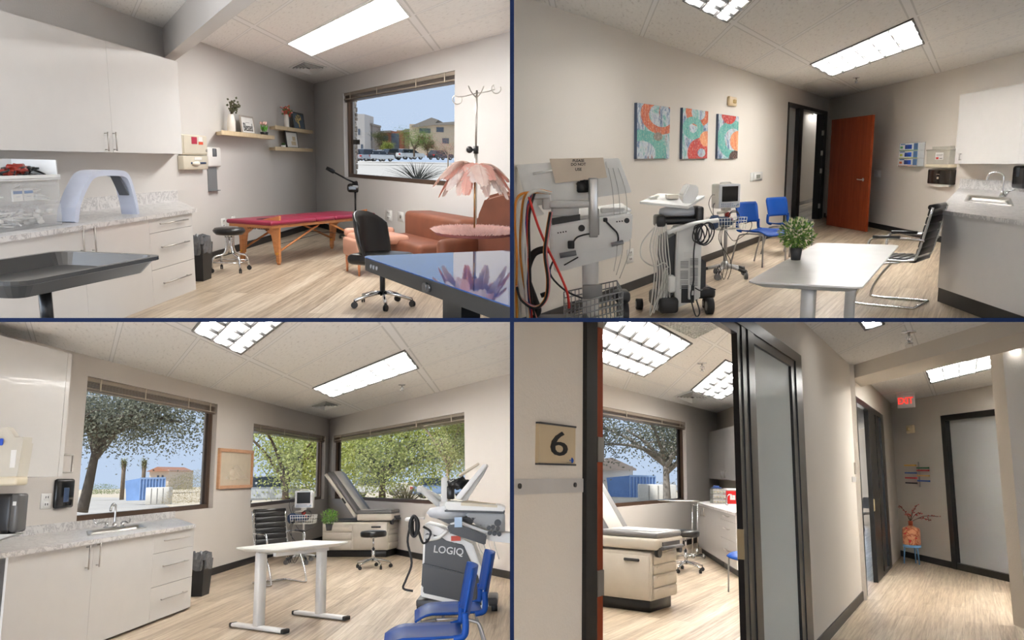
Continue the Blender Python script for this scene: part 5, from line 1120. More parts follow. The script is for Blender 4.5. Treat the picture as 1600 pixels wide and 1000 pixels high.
m = MB(); m.lathe([(.035,0),(.03,.02),(.016,.05),(.014,.07)], n=14); m.tube(spline([(0,0,.05),(0,0,.22),(-.02,0,.27),(-.08,0,.295),(-.15,0,.275),(-.175,0,.22),(-.175,0,.2)],5), .011, 10); link('spout', m, CHROME, t); m = MB(); m.cyl((.03,0,.0),(.06,0,.07),.012,n=8); m.cyl((.05,0,.06),(.13,0,.09),.008,n=6); link('lever', m, CHROME, t)
for z in (.78,.66,.5): m = MB(); m.rbox(-.04,.012,.08,.09,z-.05,z+.05,.004,1); m.xf(Matrix.Translation((0,-of+.03,0))); link('handle', m, ALU, bc_)
soap('soap_dispenser', BR, (1580,1600,259,295), M('gloss_black_plastic',(20,21,24),.12), M('smoke_window_dark',(60,66,76),.1), 'glossy black soap dispenser above the worktop splashback, right of the gooseneck tap', off=.1)
# desk, plant, chair
L_, W_, ya = 2.3, .6, math.radians(60); N = B.at(1347,449,.74); ax = Vector((math.cos(ya),math.sin(ya))); ay = Vector((-ax.y,ax.x)); cc = Vector((N.x,N.y))+ax*L_/2+ay*W_/2
desk(B, ((cc.x,cc.y), L_, W_, ya), 'white standing desk with a leafy plant, in front of the wooden door', legs=((.09,0),(.9,0)))
leafy('potted_plant', B, B.at(1243,406,.74), 'bushy green plant with cream tips, on the desk near the blue chairs', ph=.085, pr=.042, r=.11, flower=.5, seed=4, n=650, rgb=((92,136,56),(150,184,88)))
p = B.at(1392,474,0); visitor_chair(B, (p.x,p.y,0), -2.3, 'ribbed black leather chair with chrome arms at the desk by the sink')
p = B.at(1188,414,0); side_chair(B, (p.x,p.y,0), .62, 'royal blue shell chair with steel legs, next to the monitor stand', 'blue shell chairs by the doorway')
p = B.at(1232,398,0); side_chair(B, (p.x,p.y,0), .55, 'royal blue shell chair with steel legs, next to the doorway', 'blue shell chairs by the doorway')
monitor_cart(B, 1132, 433, 'patient monitor with dark screen on a wheeled stand left of the blue chairs', yaw=.35, hgt=1.15)
plate('outlet_plate', BL, (979,989,389,411), 'outlet on the wall between the two ultrasound machines', 'outlet')
# ultrasound cart with parts raised (between wall and monitor stand)
W8 = M('instrument_white',(236,236,234),.35); GYP = M('mid_grey_plastic',(150,150,150),.4); DG = M('charcoal_plastic',(52,53,56),.4)
def frame_xz(R, cpx, base_y, ref_y):
    p = R.at(cpx, base_y, 0); s = p.y/math.sqrt(F*F+R.E*0)  # metres per pixel at that depth
    return p, s
p, s = frame_xz(B, 1065, 488, 0); X = lambda px: (px-1065)*s; Z = lambda py: max(0,(488-py)*s)
t = thing('ultrasound_cart', 'white ultrasound cart with coiled black and white leads before the wall of canvases', 'ultrasound machine', B, (p.x,p.y,0), .0)
m = MB(); m.slab([(X(1048),Z(478)),(X(1088),Z(462)),(X(1088),Z(345)),(X(1050),Z(352))], -.16, .12); bmesh.ops.bevel(m.bm, geom=list(m.bm.edges), offset=.012, segments=2, affect='EDGES'); tw = link('tower', m, W8, t)
m = MB()
for gy, n_ in ((403,5),(418,6),(433,6)):
    for i in range(n_):
        for j in range(2): x = X(1056+15*j); z = Z(gy+i*2.3-j*4); m.box(x, x+12*s, -.166, -.16, z-.006, z)
link('vent_slots', m, GYP, tw); m = MB(); m.box(X(1058),X(1078),-.165,-.158,Z(468),Z(440)); pw = link('power_panel', m, BLACKP, tw); m = MB(); m.box(X(1071),X(1077),-.17,-.163,Z(456),Z(449)); m.rbox(X(1068),X(1072),-.19,-.163,Z(462),Z(440),.004,1); link('socket', m, TRIMW, pw)
m = MB(); m.box(X(1061),X(1075),-.164,-.159,Z(397),Z(389)); link('label', m, TRIMW, tw)
m = MB(); m.slab([(X(1033),Z(455)),(X(1047),Z(470)),(X(1050),Z(362)),(X(1036),Z(370))], -.1, .3); m.slab([(X(1086),Z(452)),(X(1100),Z(446)),(X(1100),Z(408)),(X(1088),Z(398))], -.05, .3); link('side_shell', m, DG, t)
m = MB(); m.rbox(X(1022),X(1052),-.25,.35,Z(482),Z(458),.03,2); m.rbox(X(1082),X(1114),-.12,.3,Z(464),Z(448),.03,2); m.rbox(X(1040),X(1092),.0,.3,Z(470),Z(452),.02,2); link('base', m, BLACKP, t)
for cx_, cy_, yy, r_ in ((1104,476,-.12,13),(1003,472,.2,9),(1112,462,.2,8)):
    m = MB(); r_ *= s; m.tube([(X(cx_)-.03,yy,r_),(X(cx_)+.03,yy,r_)], r_, 18); wl = link('wheel', m, RUB, t); m = MB(); m.tube([(X(cx_)-.034,yy,r_),(X(cx_)+.034,yy,r_)], r_*.55, 14); link('hub', m, GYP, wl)
m = MB(); m.tube(spline([(X(1034),-.2,Z(358)),(X(1050),-.22,Z(352)),(X(1075),-.22,Z(345)),(X(1110),-.2,Z(341))],4), .022, 10); link('push_handle', m, W8, t)
m = MB(); m.rbox(X(1028),X(1090),-.16,.14,Z(347),Z(336),.02,2); m.rbox(X(1018),X(1032),-.18,.02,Z(350),Z(332),.02,2); m.rbox(X(1078),X(1090),-.18,.02,Z(350),Z(320),.02,2); link('probe_tray', m, BLACKP, t)
m = MB(); m.lathe([(.17,0),(.19,.02),(.18,.06),(.12,.08)], (X(1058),0,Z(334)), 20, sy=.8); link('turntable', m, M('bluish_white',(206,210,216),.35), t)
m = MB(); m.hexa([(X(993),-.14,Z(314)),(X(1060),-.3,Z(322)),(X(1098),-.0,Z(308)),(X(1030),.16,Z(304))], [(X(993),-.14,Z(311)),(X(1060),-.3,Z(318)),(X(1098),-.0,Z(305)),(X(1030),.16,Z(301))]); kb = link('keyboard_shelf', m, W8, t)
m = MB(); m.slab([(X(1056),Z(322)),(X(1067),Z(322)),(X(1080),Z(300)),(X(1078),Z(288)),(X(1064),Z(286)),(X(1056),Z(302))], -.22, -.02); bmesh.ops.bevel(m.bm, geom=list(m.bm.edges), offset=.012, segments=2, affect='EDGES'); link('folded_arm', m, W8, t)
m = MB(); m.box(X(1012),X(1024),-.1,.0,Z(303.5),Z(303)); m.box(X(1036),X(1052),-.14,.0,Z(308),Z(302)); link('papers', m, M('paper',(226,218,204),.7), kb)
m = MB(); rnd = random.Random(8)
for i in range(6): a0 = rnd.uniform(-.5,.5); m.tube([(X(1079)+(-2+i*2.5)*s+(7+i)*s*math.sin(a), -.26-.004*i, Z(360)+(12+i)*s*math.cos(a+a0)) for a in [2*math.pi*q/22 for q in range(22)]], .006, 5, closed=True)
m.tube(spline([(X(1078),-.27,Z(345)),(X(1072),-.27,Z(385)),(X(1073),-.26,Z(430)),(X(1070),-.24,Z(455)),(X(1078),-.24,Z(486)),(X(1085),-.22,Z(482)),(X(1080),-.2,Z(462))],5), .007, 6)
m.tube(spline([(X(1078),-.2,Z(444)),(X(1088),-.18,Z(449)),(X(1100),-.1,Z(446)),(X(1114),-.1,Z(450))],5), .006, 6); link('power_cord', m, CORD, t)
m = MB()
for i in range(7):
    a = 1018+i*2.5; m.tube(spline([(X(a),-.16,Z(345)),(X(a-10+i*2.2),-.2,Z(378+i*2)),(X(a-3+i*1.5),-.2,Z(415)),(X(a-6+i*2),-.2,Z(455)),(X(a-9+i*2.6),-.2,Z(486-i*4)),(X(a+5),-.19,Z(450)),(X(a+14-i),-.18,Z(408+i*4))],5), .006, 6)
m.tube(spline([(X(1018),-.17,Z(347)),(X(996),-.2,Z(372)),(X(995),-.2,Z(396)),(X(1014),-.2,Z(409)),(X(1030),-.18,Z(404)),(X(1037),-.18,Z(412))],5), .006, 6); link('probe_lead', m, CORDW, t)
m = MB(); m.rbox(X(1036),X(1047),-.24,-.12,Z(450),Z(424),.02,3); link('probe', m, W8, t)
# big ultrasound cart, near left, cut by the frame
p, s = frame_xz(B, 925, 520, 0); X = lambda px: (px-925)*s; Z = lambda py: (520-py)*s
t = thing('ultrasound_cart', 'large white ultrasound cart hung with coloured leads and a handwritten card', 'ultrasound machine', B, (p.x,p.y,0), 0)
def slab_part(name, pts, y0, y1, mat, par, bev=.008):
    m = MB(); m.slab([(X(a),Z(b)) for a, b in pts][::-1], y0, y1)
    if bev: bmesh.ops.bevel(m.bm, geom=list(m.bm.edges), offset=bev, segments=2, affect='EDGES')
    return link(name, m, mat, par)
mon = slab_part('monitor_back', [(809,254),(968,247),(988,300),(832,318)], .02, .09, W8, t); slab_part('monitor_shell', [(812,262),(822,256),(836,312),(852,330),(836,334),(824,316)], -.02, .03, W8, mon); slab_part('hook_rail', [(946,252),(966,250),(969,262),(950,264)], -.02, .02, W8, mon)
m = MB()
for i, (a, b) in enumerate(((950,1),(957,3),(965,6))): m.tube(spline([(X(a),-.03,Z(262)),(X(a+6+b),-.03,Z(300)),(X(a+8+b),-.06,Z(345)),(X(a+12+b),-.06,Z(385)),(X(a+8-i*3),-.06,Z(420+i*6))],5), .003, 5)
link('fine_lead', m, M('clear_lead',(176,176,172),.3), t)['kind'] = 'stuff'; m = MB(); m.tube([(X(835),-.01,Z(268)),(X(865),-.02,Z(264))], .012, 6); link('hook_arm', m, W8, t)
cardp = slab_part('card', [(860,246),(942,246),(948,276),(869,283)], -.04, -.034, M('manila_card',(222,208,190),.7), t, 0)
for s_t, yy, sz in (('PLEASE',250,.03),('DO NOT',255.5,.03),('USE',263,.032)):
    tt = text_mb(s_t, sz, .002, .0006); tt.xf(Matrix.Translation((X(904),-.042,Z(yy)))); link('lettering', tt, INK, cardp)
m = MB(); m.rbox(X(918.5),X(931.5),-.16,-.06,Z(365),Z(276),.008,2); mast = link('mast', m, M('silver_column',(176,176,176),.3,.7), t); m = MB(); m.rbox(X(931),X(934),-.14,-.08,Z(362),Z(322),.004,1); link('side_channel', m, GYP, mast)
m = MB(); m.rbox(X(833),X(860),-.13,-.05,Z(306),Z(296),.015,2); m.rbox(X(848),X(861),-.12,-.04,Z(322),Z(298),.012,2); m.rbox(X(858),X(920),-.15,-.05,Z(320),Z(309),.015,2); link('support_arm', m, M('arm_grey',(212,212,210),.4), t)
m = MB(); m.blob((X(913),-.02,Z(288)), .055, .8, 3, (1,.6,.9), 3, 4); m.rbox(X(902),X(916),-.05,.02,Z(298),Z(281),.01,1); link('connector_block', m, BLACKP, t)
body = slab_part('console', [(858,345),(986,330),(984,372),(862,402)], -.12, .2, W8, t, .015)
m = MB(); m.hexa([(X(858),-.02,Z(344)),(X(986),-.02,Z(329)),(X(978),.25,Z(321)),(X(866),.25,Z(333))], [(X(858),-.02,Z(340)),(X(986),-.02,Z(326)),(X(978),.25,Z(318)),(X(866),.25,Z(330))]); link('console_rim', m, W8, body)
m = MB(); m.hexa([(X(862),-.03,Z(345.5)),(X(905),-.03,Z(339)),(X(905),-.124,Z(339)),(X(862),-.124,Z(345.5))], [(X(862),-.03,Z(336)),(X(905),-.03,Z(330)),(X(905),-.124,Z(330)),(X(862),-.124,Z(336))]); link('open_bay', m, BLACKP, body)
m = MB(); m.rbox(X(862),X(904),-.1,.0,Z(333),Z(318),.01,2); m.rbox(X(940),X(976),-.02,.1,Z(331),Z(323),.01,2); link('storage_bin', m, M('light_grey_plastic',(200,200,198),.4), body)
m = MB()
for a, b, r_ in ((907,351,5),(976,341,4)): m.cyl((X(a),-.125,Z(b)),(X(a),-.135,Z(b)),r_*s,n=16)
for i in range(4): m.cyl((X(871+4*i),-.125,Z(357.5-i*.6)),(X(871+4*i),-.13,Z(357.5-i*.6)),.006,n=8); m.cyl((X(961+4*i),-.125,Z(342.5-i*.4)),(X(961+4*i),-.13,Z(342.5-i*.4)),.006,n=8)
link('port', m, BLACKP, body); m = MB(); m.tube([(X(873),-.125,Z(392)),(X(898),-.125,Z(388))], .022, 10); m.tube([(X(952),-.125,Z(377)),(X(970),-.125,Z(373))], .018, 10); m.xf(Matrix.Translation((0,-.03,0))); link('slot', m, M('slot_grey',(120,122,126),.4), body)
slab_part('lower_tray', [(866,396),(972,374),(970,396),(880,418),(866,420)], -.06, .1, W8, t, .012)
m = MB(); m.cyl((X(923),.02,Z(395)),(X(923),.02,Z(500)),13*s,n=24); col_ = link('column', m, W8, t); m = MB(); m.rbox(X(909),X(938),-.1,-.06,Z(462),Z(440),.006,1); link('bracket', m, GYP, col_)
m = MB(); m.rbox(X(885),X(895),-.2,-.16,Z(381),Z(369),.006,1); m.tube(spline([(X(893),-.17,Z(372)),(X(900),-.16,Z(364)),(X(915),-.15,Z(360)),(X(930),-.15,Z(360))],4), .007, 6); m.tube(spline([(X(941),-.14,Z(338)),(X(952),-.15,Z(350)),(X(961),-.15,Z(360)),(X(962),-.15,Z(372)),(X(955),-.15,Z(378))],4), .008, 6); m.rbox(X(940),X(946),-.16,-.12,Z(342),Z(336),.004,1); m.rbox(X(955),X(962),-.16,-.12,Z(379),Z(374),.004,1)
m.tube(spline([(X(866),-.1,Z(396)),(X(858),-.12,Z(420)),(X(880),-.12,Z(446)),(X(908),-.12,Z(460))],5), .008, 6); m.tube(spline([(X(880),-.1,Z(408)),(X(902),-.1,Z(396))],3), .006, 6); link('power_cord', m, CORD, t)
m = MB(); m.tube(spline([(X(852),-.2,Z(380)),(X(832),-.2,Z(388)),(X(822),-.2,Z(420)),(X(832),-.2,Z(455)),(X(838),-.2,Z(475)),(X(828),-.2,Z(487)),(X(812),-.2,Z(492))],6), .03, 10); link('black_hose', m, RUB, t)
CC = [((232,150,60),'orange'),((224,222,216),'white'),((206,44,36),'red'),((36,84,170),'blue'),((226,206,120),'yellow'),((236,150,140),'pink'),((30,30,34),'black')]
rnd = random.Random(6)
for i in range(22):
    c_, nm = CC[(0,1,1,2,0,3,4,1,5,0,6)[i%11]]; a = rnd.uniform(-3,3); xt = 803+rnd.uniform(0,26); m = MB(); yy = -.2-.012*i
    pts = [(858+a,296),(838+a,293+rnd.uniform(-2,2)),(xt+6,300+rnd.uniform(-4,6)),(xt,330+rnd.uniform(-8,8)),(xt+rnd.uniform(-3,3),390),(xt+rnd.uniform(-2,6),450),(xt+rnd.uniform(0,14),500)] if i < 14 else [(857+a*.8,322),(852+a,350),(848+a,382),(852+a,420),(848+a,450),(832+a,463),(812,450),(806,430)]
    m.tube(spline([(X(u_),yy,Z(v_)) for u_, v_ in pts],5), .0105, 6); link('lead', m, M('lead_'+nm, c_, .4), t)
for pts in ([(826,300),(838,340),(850,370),(866,405),(880,440),(883,465)],):
    m = MB(); m.tube(spline([(X(a),-.42,Z(b)) for a, b in pts],5), .011, 6); link('lead', m, M('lead_red',()), t)
m = MB(); m.tube([(X(846),-.3,Z(381)),(X(856),-.3,Z(381))], .02, 8); m.tube([(X(842),-.3,Z(449)),(X(850),-.3,Z(446))], .02, 8); link('cable_tie', m, BLACKP, t)
m = MB(); bxs = [(X(881),-.3,Z(465)),(X(966),-.3,Z(445)),(X(966),.05,Z(438)),(X(881),.05,Z(455))]
for dz in (0,-.05,-.1,-.15,-.2): m.tube([(a,b,c+dz) for a,b,c in bxs], .006, 5, closed=True)
for i in range(15): f_ = i/14; a = Vector(bxs[0]).lerp(Vector(bxs[1]), f_); m.tube([a, a+Vector((0,.02,-.26))], .004, 4); b = Vector(bxs[3]).lerp(Vector(bxs[2]), f_); m.tube([b, b+Vector((0,-.02,-.26))], .004, 4); m.tube([a+Vector((0,.02,-.24)), b+Vector((0,-.02,-.24))], .004, 4)
for i in range(6): f_ = i/5; a = Vector(bxs[1]).lerp(Vector(bxs[2]), f_); m.tube([a, a+Vector((0,0,-.26))], .004, 4)
link('wire_basket', m, M('basket_wire',(150,152,154),.35,.6), t); m = MB(); m.rbox(X(960),X(984),-.1,.1,Z(470),Z(452),.03,3); m.tube([(X(966),0,Z(488)+.0),(X(982),0,Z(488))], 17*s, 18); link('wheel', m, DG, t)
m = MB(); m.rbox(X(835),X(916),-.45,-.1,Z(512),Z(484),.02,2); link('base_cover', m, M('slate_plastic',(112,114,118),.5), t)
clipkids(t, B)
# ================= room C: examination room with three windows, lower left =================
troffer(C, [(520,621),(487.5,606),(655,575)], 'louvred ceiling lamp above the exam table, beside the square vent', GLG, 0, (2,6))
troffer(C, [(377,553.5),(299,516),(451,497)], 'louvred ceiling lamp at the picture edge above the big window with the blue container', GLG, 0, (3,5))
diffuser(C, [(482,634),(509,624),(533,632),(507,640.5)], 'square louvred air vent in the ceiling nearest the corner windows', 'ceiling vents')
sprinkler(C, 628, 601, 'fire sprinkler under the ceiling right of the lamp over the exam table', s=1.2)
blind(CL, WC1[0], WC1[1], WC1[3], 'raised slatted blind at the large window above the sink', h=.12)
blind(CL, WC2[0], WC2[1], WC2[3], 'raised slatted blind at the middle window beside the framed wall art', h=.1)
blind(CR, WC3[0], WC3[1], WC3[3], 'raised slatted blind at the wide window behind the exam table', h=.1)
O = .42; x1 = fx(CL,98,650,O); zb = fz(CL,60,745,O); zt_ = fz(CL,98,549,O)
t = thing('wall_cabinet', 'tall white wall cabinet at the picture edge left of the sink window', 'cabinet', C, CL.loc(0), CL.yaw)
m = MB(); m.box(-1, x1, -O, -.001, zb, min(zt_,2.6)); o1 = link('body', m, WHITE_LAM, t); x2 = fx(CL,105,650,O); m = MB(); m.box(x1+.006, x2, -O, -.001, zb, min(zt_,2.6)); o2_ = link('door', m, WHITE_LAM, t)
m = MB(); hz0, hz1 = fz(CL,112,738,O), fz(CL,112,711,O); xh = fx(CL,115,724,O); m.tube([(x2-.01,-O+.012,hz0),(xh,-O+.012,hz0),(xh,-O+.012,hz1),(x2-.01,-O+.012,hz1)], .011, 6); o3_ = link('handle', m, ALU, o2_)
clipkids(t, C)
zc = .9; of = offdist(CL, C, 303, 820, zc); O2 = of-.03; xd = [fx(CL,-60,900,O2), fx(CL,143,900,O2), fx(CL,237,900,O2), fx(CL,301,880,O2)]; zk = fz(CL,301,947,O2)
xl = fx(CL,10,900,O2)
cabinet('base_cabinet', CL, xl, xd[2], 0, zc-.035, O2, 'white two door base cabinet under the sink and the large window', kick=zk, doors=[(xl,xd[1],fx(CL,134,873,O2),fz(CL,134,871,O2)),(xd[1],xd[2],fx(CL,151,868,O2),fz(CL,151,867,O2))], hv=.2)
z1, z2 = fz(CL,301,853,O2), fz(CL,301,900,O2)
cabinet('drawer_cabinet', CL, xd[2], xd[3], 0, zc-.035, O2, 'white three drawer cabinet beside the black waste bin, below the large window', kick=zk, drawers=[(xd[2],xd[3],z1,zc-.037),(xd[2],xd[3],z2,z1),(xd[2],xd[3],zk,z2)], hl=.6)
xs0, xs1 = fx(CL,140,826,of*.5), fx(CL,223,822,of*.5); shx = CL.sh*(of*.5)
xc1 = fx(CL,306,820,of)
counter(CL, xd[0]-1.0, xc1, of, zc, 'grey veined worktop with steel sink under the large window', splash=.085, hole=(xs0-shx, xs1-shx, -of*.68, -of*.32))
sink(C, CL, xs0-shx, xs1-shx, -of*.68, -of*.32, zc+.001, of, 'oval cornered steel sink in the worktop under the large window')
fp = CL.sz(179,816,of*.3); t = thing('wing_tap', 'chrome tap with two long wing handles standing behind the sink', 'tap', C, CL.loc(fp[0],-of*.3,zc), 0)
sc_ = CL.loc(fp[0],-of*.3).y/F; m = MB(); m.lathe([(.03,0),(.022,.03),(.012,.05)], n=12); m.tube(spline([(0,0,.03),(0,0,30*sc_),(0,-.02,34*sc_),(0,-.06,35*sc_),(0,-.10,30*sc_),(0,-.10,25*sc_)],4), .013, 8); m.rbox(-16*sc_,16*sc_,-.02,.02,0,.012,.004,1); link('spout', m, CHROME, t)
for sx in (-1,1): m = MB(); m.lathe([(.02,0),(.016,.06)], (sx*12*sc_,0,0), 10); m.tube(spline([(sx*12*sc_,0,.06),(sx*18*sc_,-.02,.062),(sx*25*sc_,-.05,7*sc_),(sx*28*sc_,-.06,14*sc_)],4), .009, 6); link('wing_handle', m, CHROME, t)
# left wall things: sharps bin, towel dispenser, outlet, soap
t, w, h = wallbox(CL, (-26,33,669,759), .5, 'sharps_container', 'milky sharps bin with a blue latch at the picture edge beside the tall wall cabinet', 'sharps container')
t.matrix_world = C.M4(CL.loc(CL.box(-26,33,669,759,.5)[0], -.5, CL.box(-26,33,669,759,.5)[2]), 0.0); w = 59*CL.loc(CL.box(-26,33,669,759,.5)[0],-.5).y/F; h = 90*CL.loc(CL.box(-26,33,669,759,.5)[0],-.5).y/F; CP = M('milky_plastic',())
m = MB(); m.hexa([(w*.05,0,h*.1),(w*.92,0,h*.1),(w*.92,.14,h*.1),(w*.05,.14,h*.1)],[(0,0,h*.72),(w,0,h*.72),(w,.14,h*.72),(0,.14,h*.72)]); link('bin', m, CP, t); m = MB(); m.box(w*.1,w*.98,.01,.13,h*.72,h*.82); m.slab([(w*.1,h*.82),(w*.72,h*.82),(w*.5,h),(w*.3,h*.98)], .03, .1); link('lid', m, CP, t)
m = MB(); m.rbox(w*.02,w*.95,-.01,.15,0,h*.16,.02,2); link('holder', m, M('cream_plastic',()), t); m = MB(); m.rbox(w*.38,w*.50,-.02,.0,h*.68,h*.80,.01,2); link('latch', m, M('latch_blue',(30,80,200),.4), t); m = MB(); m.box(w*.72,w*.86,-.004,0,h*.3,h*.6); link('label', m, TRIMW, t)
t = thing('towel_dispenser', 'black and grey countertop towel dispenser with white paper at the picture edge', 'towel dispenser', C, CL.loc(CL.box(-30,26,771,830,.55)[0],-.55,CL.box(-30,26,771,832,.55)[2]), 0); sc_ = CL.loc(CL.box(-30,26,771,830,.55)[0],-.55).y/F
m = MB(); m.rbox(0,46*sc_,0,.16,0,60*sc_,.03,3); b_ = link('cover', m, BLACKP, t); m = MB(); m.rbox(43*sc_,56*sc_,.0,.14,2*sc_,60*sc_,.02,2); link('grey_side', m, M('graphite_plastic',(92,92,92),.3), b_); m = MB(); m.box(48*sc_,53*sc_,-.004,.0,42*sc_,48*sc_); link('button', m, TRIMW, b_)
m = MB(); m.hexa([(-2*sc_,0,-16*sc_),(20*sc_,0,-12*sc_),(20*sc_,.1,-12*sc_),(-2*sc_,.1,-16*sc_)],[(0,0,0),(57*sc_,0,0),(57*sc_,.12,0),(0,.12,0)]); link('paper_towel', m, TRIMW, t)
plate('outlet_plate', CL, (63,79,771,795), 'white socket on the wall left of the black soap dispenser', 'outlet')
soap('soap_dispenser', CL, (90,117,748,794), M('gloss_black_plastic',()), M('blue_bottle',(60,80,110),.15), 'glossy black soap dispenser between the wall socket and the large window', off=.05, win_rel=(.35,.65,.2,.7))
# framed art
x0, x1, z0, z1 = CL.box(342,395,702,763,.03); w, h = x1-x0, z1-z0; t = thing('framed_art', 'pale wood box frame of cut paper hung between the two windows', 'picture', C, CL.loc(x0,0,z0), CL.yaw)
m = frame_mb(0,w,0,h,.05,-.04,0); bmesh.ops.scale(m.bm, vec=(1,1,1), verts=m.bm.verts); link('frame', m, m_wood('ash_frame',(186,136,98),(206,160,122),.4,(2,2,10)), t)
m = MB(); m.box(.05,w-.05,-.012,-.002,.05,h-.05); pr = link('backing', m, M('sand_paper',(198,186,166),.8,bump=.3,bs=60), t); m = MB(); rnd = random.Random(3)
for i in range(90):
    r_ = i/90; zz = h*.22+h*.3*r_; hw_ = w*.30*(1-r_*.85); xx = w*.5+rnd.uniform(-hw_,hw_); m.leaf((xx,-.014,zz), (rnd.uniform(-.4,.4),-.5,1), (1,.0,.1), .05, .12)
link('paper_relief', m, M('cream_paper',(226,216,200),.7), pr)['kind'] = 'stuff'
waste_bin(C, 311, 930, 'black waste bin with grey liner between the drawers and the small white desk', h=.52, w=.2, d=.3)
# desk, chair, plant
L_, W_, ya = .92, .62, math.radians(56); N = C.at(433,859,.74); ax = Vector((math.cos(ya),math.sin(ya))); ay = Vector((-ax.y,ax.x)); cc = Vector((N.x,N.y))+ax*L_/2+ay*W_/2
desk(C, ((cc.x,cc.y), L_, W_, ya), 'small white standing desk on T feet in the middle of the room with windows', legs=((.08,0),(.9,0)), foot=.75)
leafy('potted_plant', C, C.at(514,829,.74), 'small leafy plant in a dark pot on the T foot desk near the exam table', ph=.08, pr=.045, r=.10, rgb=((64,104,44),(116,150,64)), n=380, seed=8)
p = C.at(436,912,0); visitor_chair(C, (p.x,p.y,0), .75, 'ribbed black leather chair on a chrome sled base behind the T foot desk')
monitor_cart(C, 473, 880, 'small patient monitor on a wheeled pole in front of the middle window', yaw=.05, hgt=1.2)
p = C.at(567,868,0); exam_table(C, (p.x,p.y,0), -.22, 'cream exam table with raised slate backrest in the corner between two windows', L=1.3, W=.62)
p = five_star_stool('rolling_stool', C, 583, 888, 'black round stool on a five legged chrome base before the exam table', hgt=.56, seat_r=.2)
plate('outlet_plate', CL, (502,508,862,872), 'white outlet low on the wall under the middle window, beside the exam table', 'outlet') if 0 else None
# ultrasound cart with dark front, right side
W8 = M('instrument_white',()); GYP = M('mid_grey_plastic',()); DG = M('charcoal_plastic',())
p = C.at(715,955,0); s = p.y/F; X = lambda px: (px-715)*s; Z = lambda py: (955-py)*s; clipped = []
t = thing('ultrasound_cart', 'ultrasound cart with dark lettered front and tilted screen beside the blue chairs', 'ultrasound machine', C, (p.x,p.y,0), 0)
def sp(name, pts, y0, y1, mat, par, bev=.01):
    m = MB(); m.slab([(X(a),Z(b)) for a, b in pts][::-1], y0, y1)
    if bev: bmesh.ops.bevel(m.bm, geom=list(m.bm.edges), offset=bev, segments=2, affect='EDGES')
    return link(name, m, mat, par)
body = sp('body', [(662,930),(668,826),(690,832),(740,858),(760,915),(762,948),(742,950)], -.14, .35, W8, t)
fr = sp('dark_front', [(666,925),(670,840),(692,845),(700,853),(726,858),(732,872),(748,905),(752,945)], -.16, -.13, M('graphite_front',(42,41,42),.35), body)
low = sp('lower_cover', [(664,915),(666,882),(744,903),(745,940)], -.20, -.14, M('graphite_front',()), body)
tt = text_mb('LOGIQ', .10, .004, .0012); tt.xf(Matrix.Translation((X(704),-.165,Z(866))) @ Matrix.Rotation(.13,4,'Y')); link('lettering', tt, M('silver_letter',(206,206,206),.4), fr)
m = MB(); m.box(X(708),X(722),-.17,-.15,Z(852),Z(845)); link('red_label', m, M('red_label',(200,70,50),.5), body)
m = MB(); m.lathe([(.02,-.09),(.2,-.04),(.24,.0),(.2,.05),(.1,.07)], (X(703),.0,Z(812)), 24, sy=.8); link('swivel_base', m, M('bluish_white',()), t)
sp('under_shell', [(676,815),(700,820),(748,818),(730,838),(712,832)], -.1, .15, DG, t)
arm = MB(); arm.tube([(X(660),-.05,Z(774)),(X(692),-.0,Z(803))], 5*s, 8); arm.tube([(X(662),.0,Z(776)),(X(694),.05,Z(795))], 4.5*s, 8); arm.rbox(X(655),X(665),-.08,.04,Z(781),Z(771),.02,2); arm.rbox(X(688),X(700),-.06,.06,Z(812),Z(795),.02,2); link('support_arm', arm, M('arm_grey',()), t)
sp('column', [(692,806),(692,760),(701,758),(701,806)], -.05, .05, M('arm_grey',()), t, .006)
sc1 = sp('screen_panel', [(714,790),(722,793),(764,742),(758,740)], -.2, .15, W8, t); sp('cap', [(720,792),(730,796),(757,756),(764,742)], -.12, .1, M('light_grey_plastic',()), sc1)
m = MB()
for k in range(3): m.hexa([(X(720+k*3),-.22,Z(758-k*2)),(X(752),-.2,Z(741)),(X(750),-.1,Z(742)),(X(722),-.1,Z(760))],[(X(720+k*3),-.22,Z(756-k*2)),(X(750),-.2,Z(738.5)),(X(748),-.1,Z(739)),(X(722),-.1,Z(757))])
link('papers', m, M('aged_paper',(214,204,184),.8), sc1); m = MB(); m.blob((X(718),-.1,Z(769)), .09, 1, 3, (1,.6,.6), 2, 4); m.rbox(X(701),X(712),-.08,.0,Z(792),Z(772),.01,1); link('connector_block', m, BLACKP, t)
m = MB(); m.cyl((X(731),-.05,Z(788)),(X(736),-.05,Z(772)),.012,n=8); link('red_pen', m, M('pen_red',(206,70,50),.4), t)
ks = sp('keyboard_shelf', [(700,797),(704,794),(782,801),(790,805),(788,810),(704,806)], -.35, .1, W8, t); sp('shelf_edge', [(701,806),(788,810),(788,813),(701,808.5)], -.355, .1, BLACKP, t, 0)
m = MB(); m.hexa([(X(725),-.36,Z(800)),(X(778),-.36,Z(804)),(X(774),0,Z(802)),(X(728),0,Z(796))],[(X(725),-.36,Z(796)),(X(778),-.36,Z(801)),(X(774),0,Z(800)),(X(728),0,Z(794))]); link('papers', m, M('aged_paper',()), ks)
cp = sp('control_panel', [(706,826),(722,822),(760,838),(800,842),(800,856),(768,852)], -.3, -.05, W8, t); sp('dark_handle', [(705,828),(720,826),(762,842),(760,856),(708,838)], -.42, -.3, BLACKP, t)
sp('side_plate', [(726,812),(788,815),(788,845),(752,838)], -.1, .1, M('light_grey_plastic',()), t); m = MB(); m.box(X(716),X(727),-.44,-.42,Z(830),Z(816)); link('blue_tag', m, M('pale_blue_tag',(170,196,224),.5), t)
m = MB()
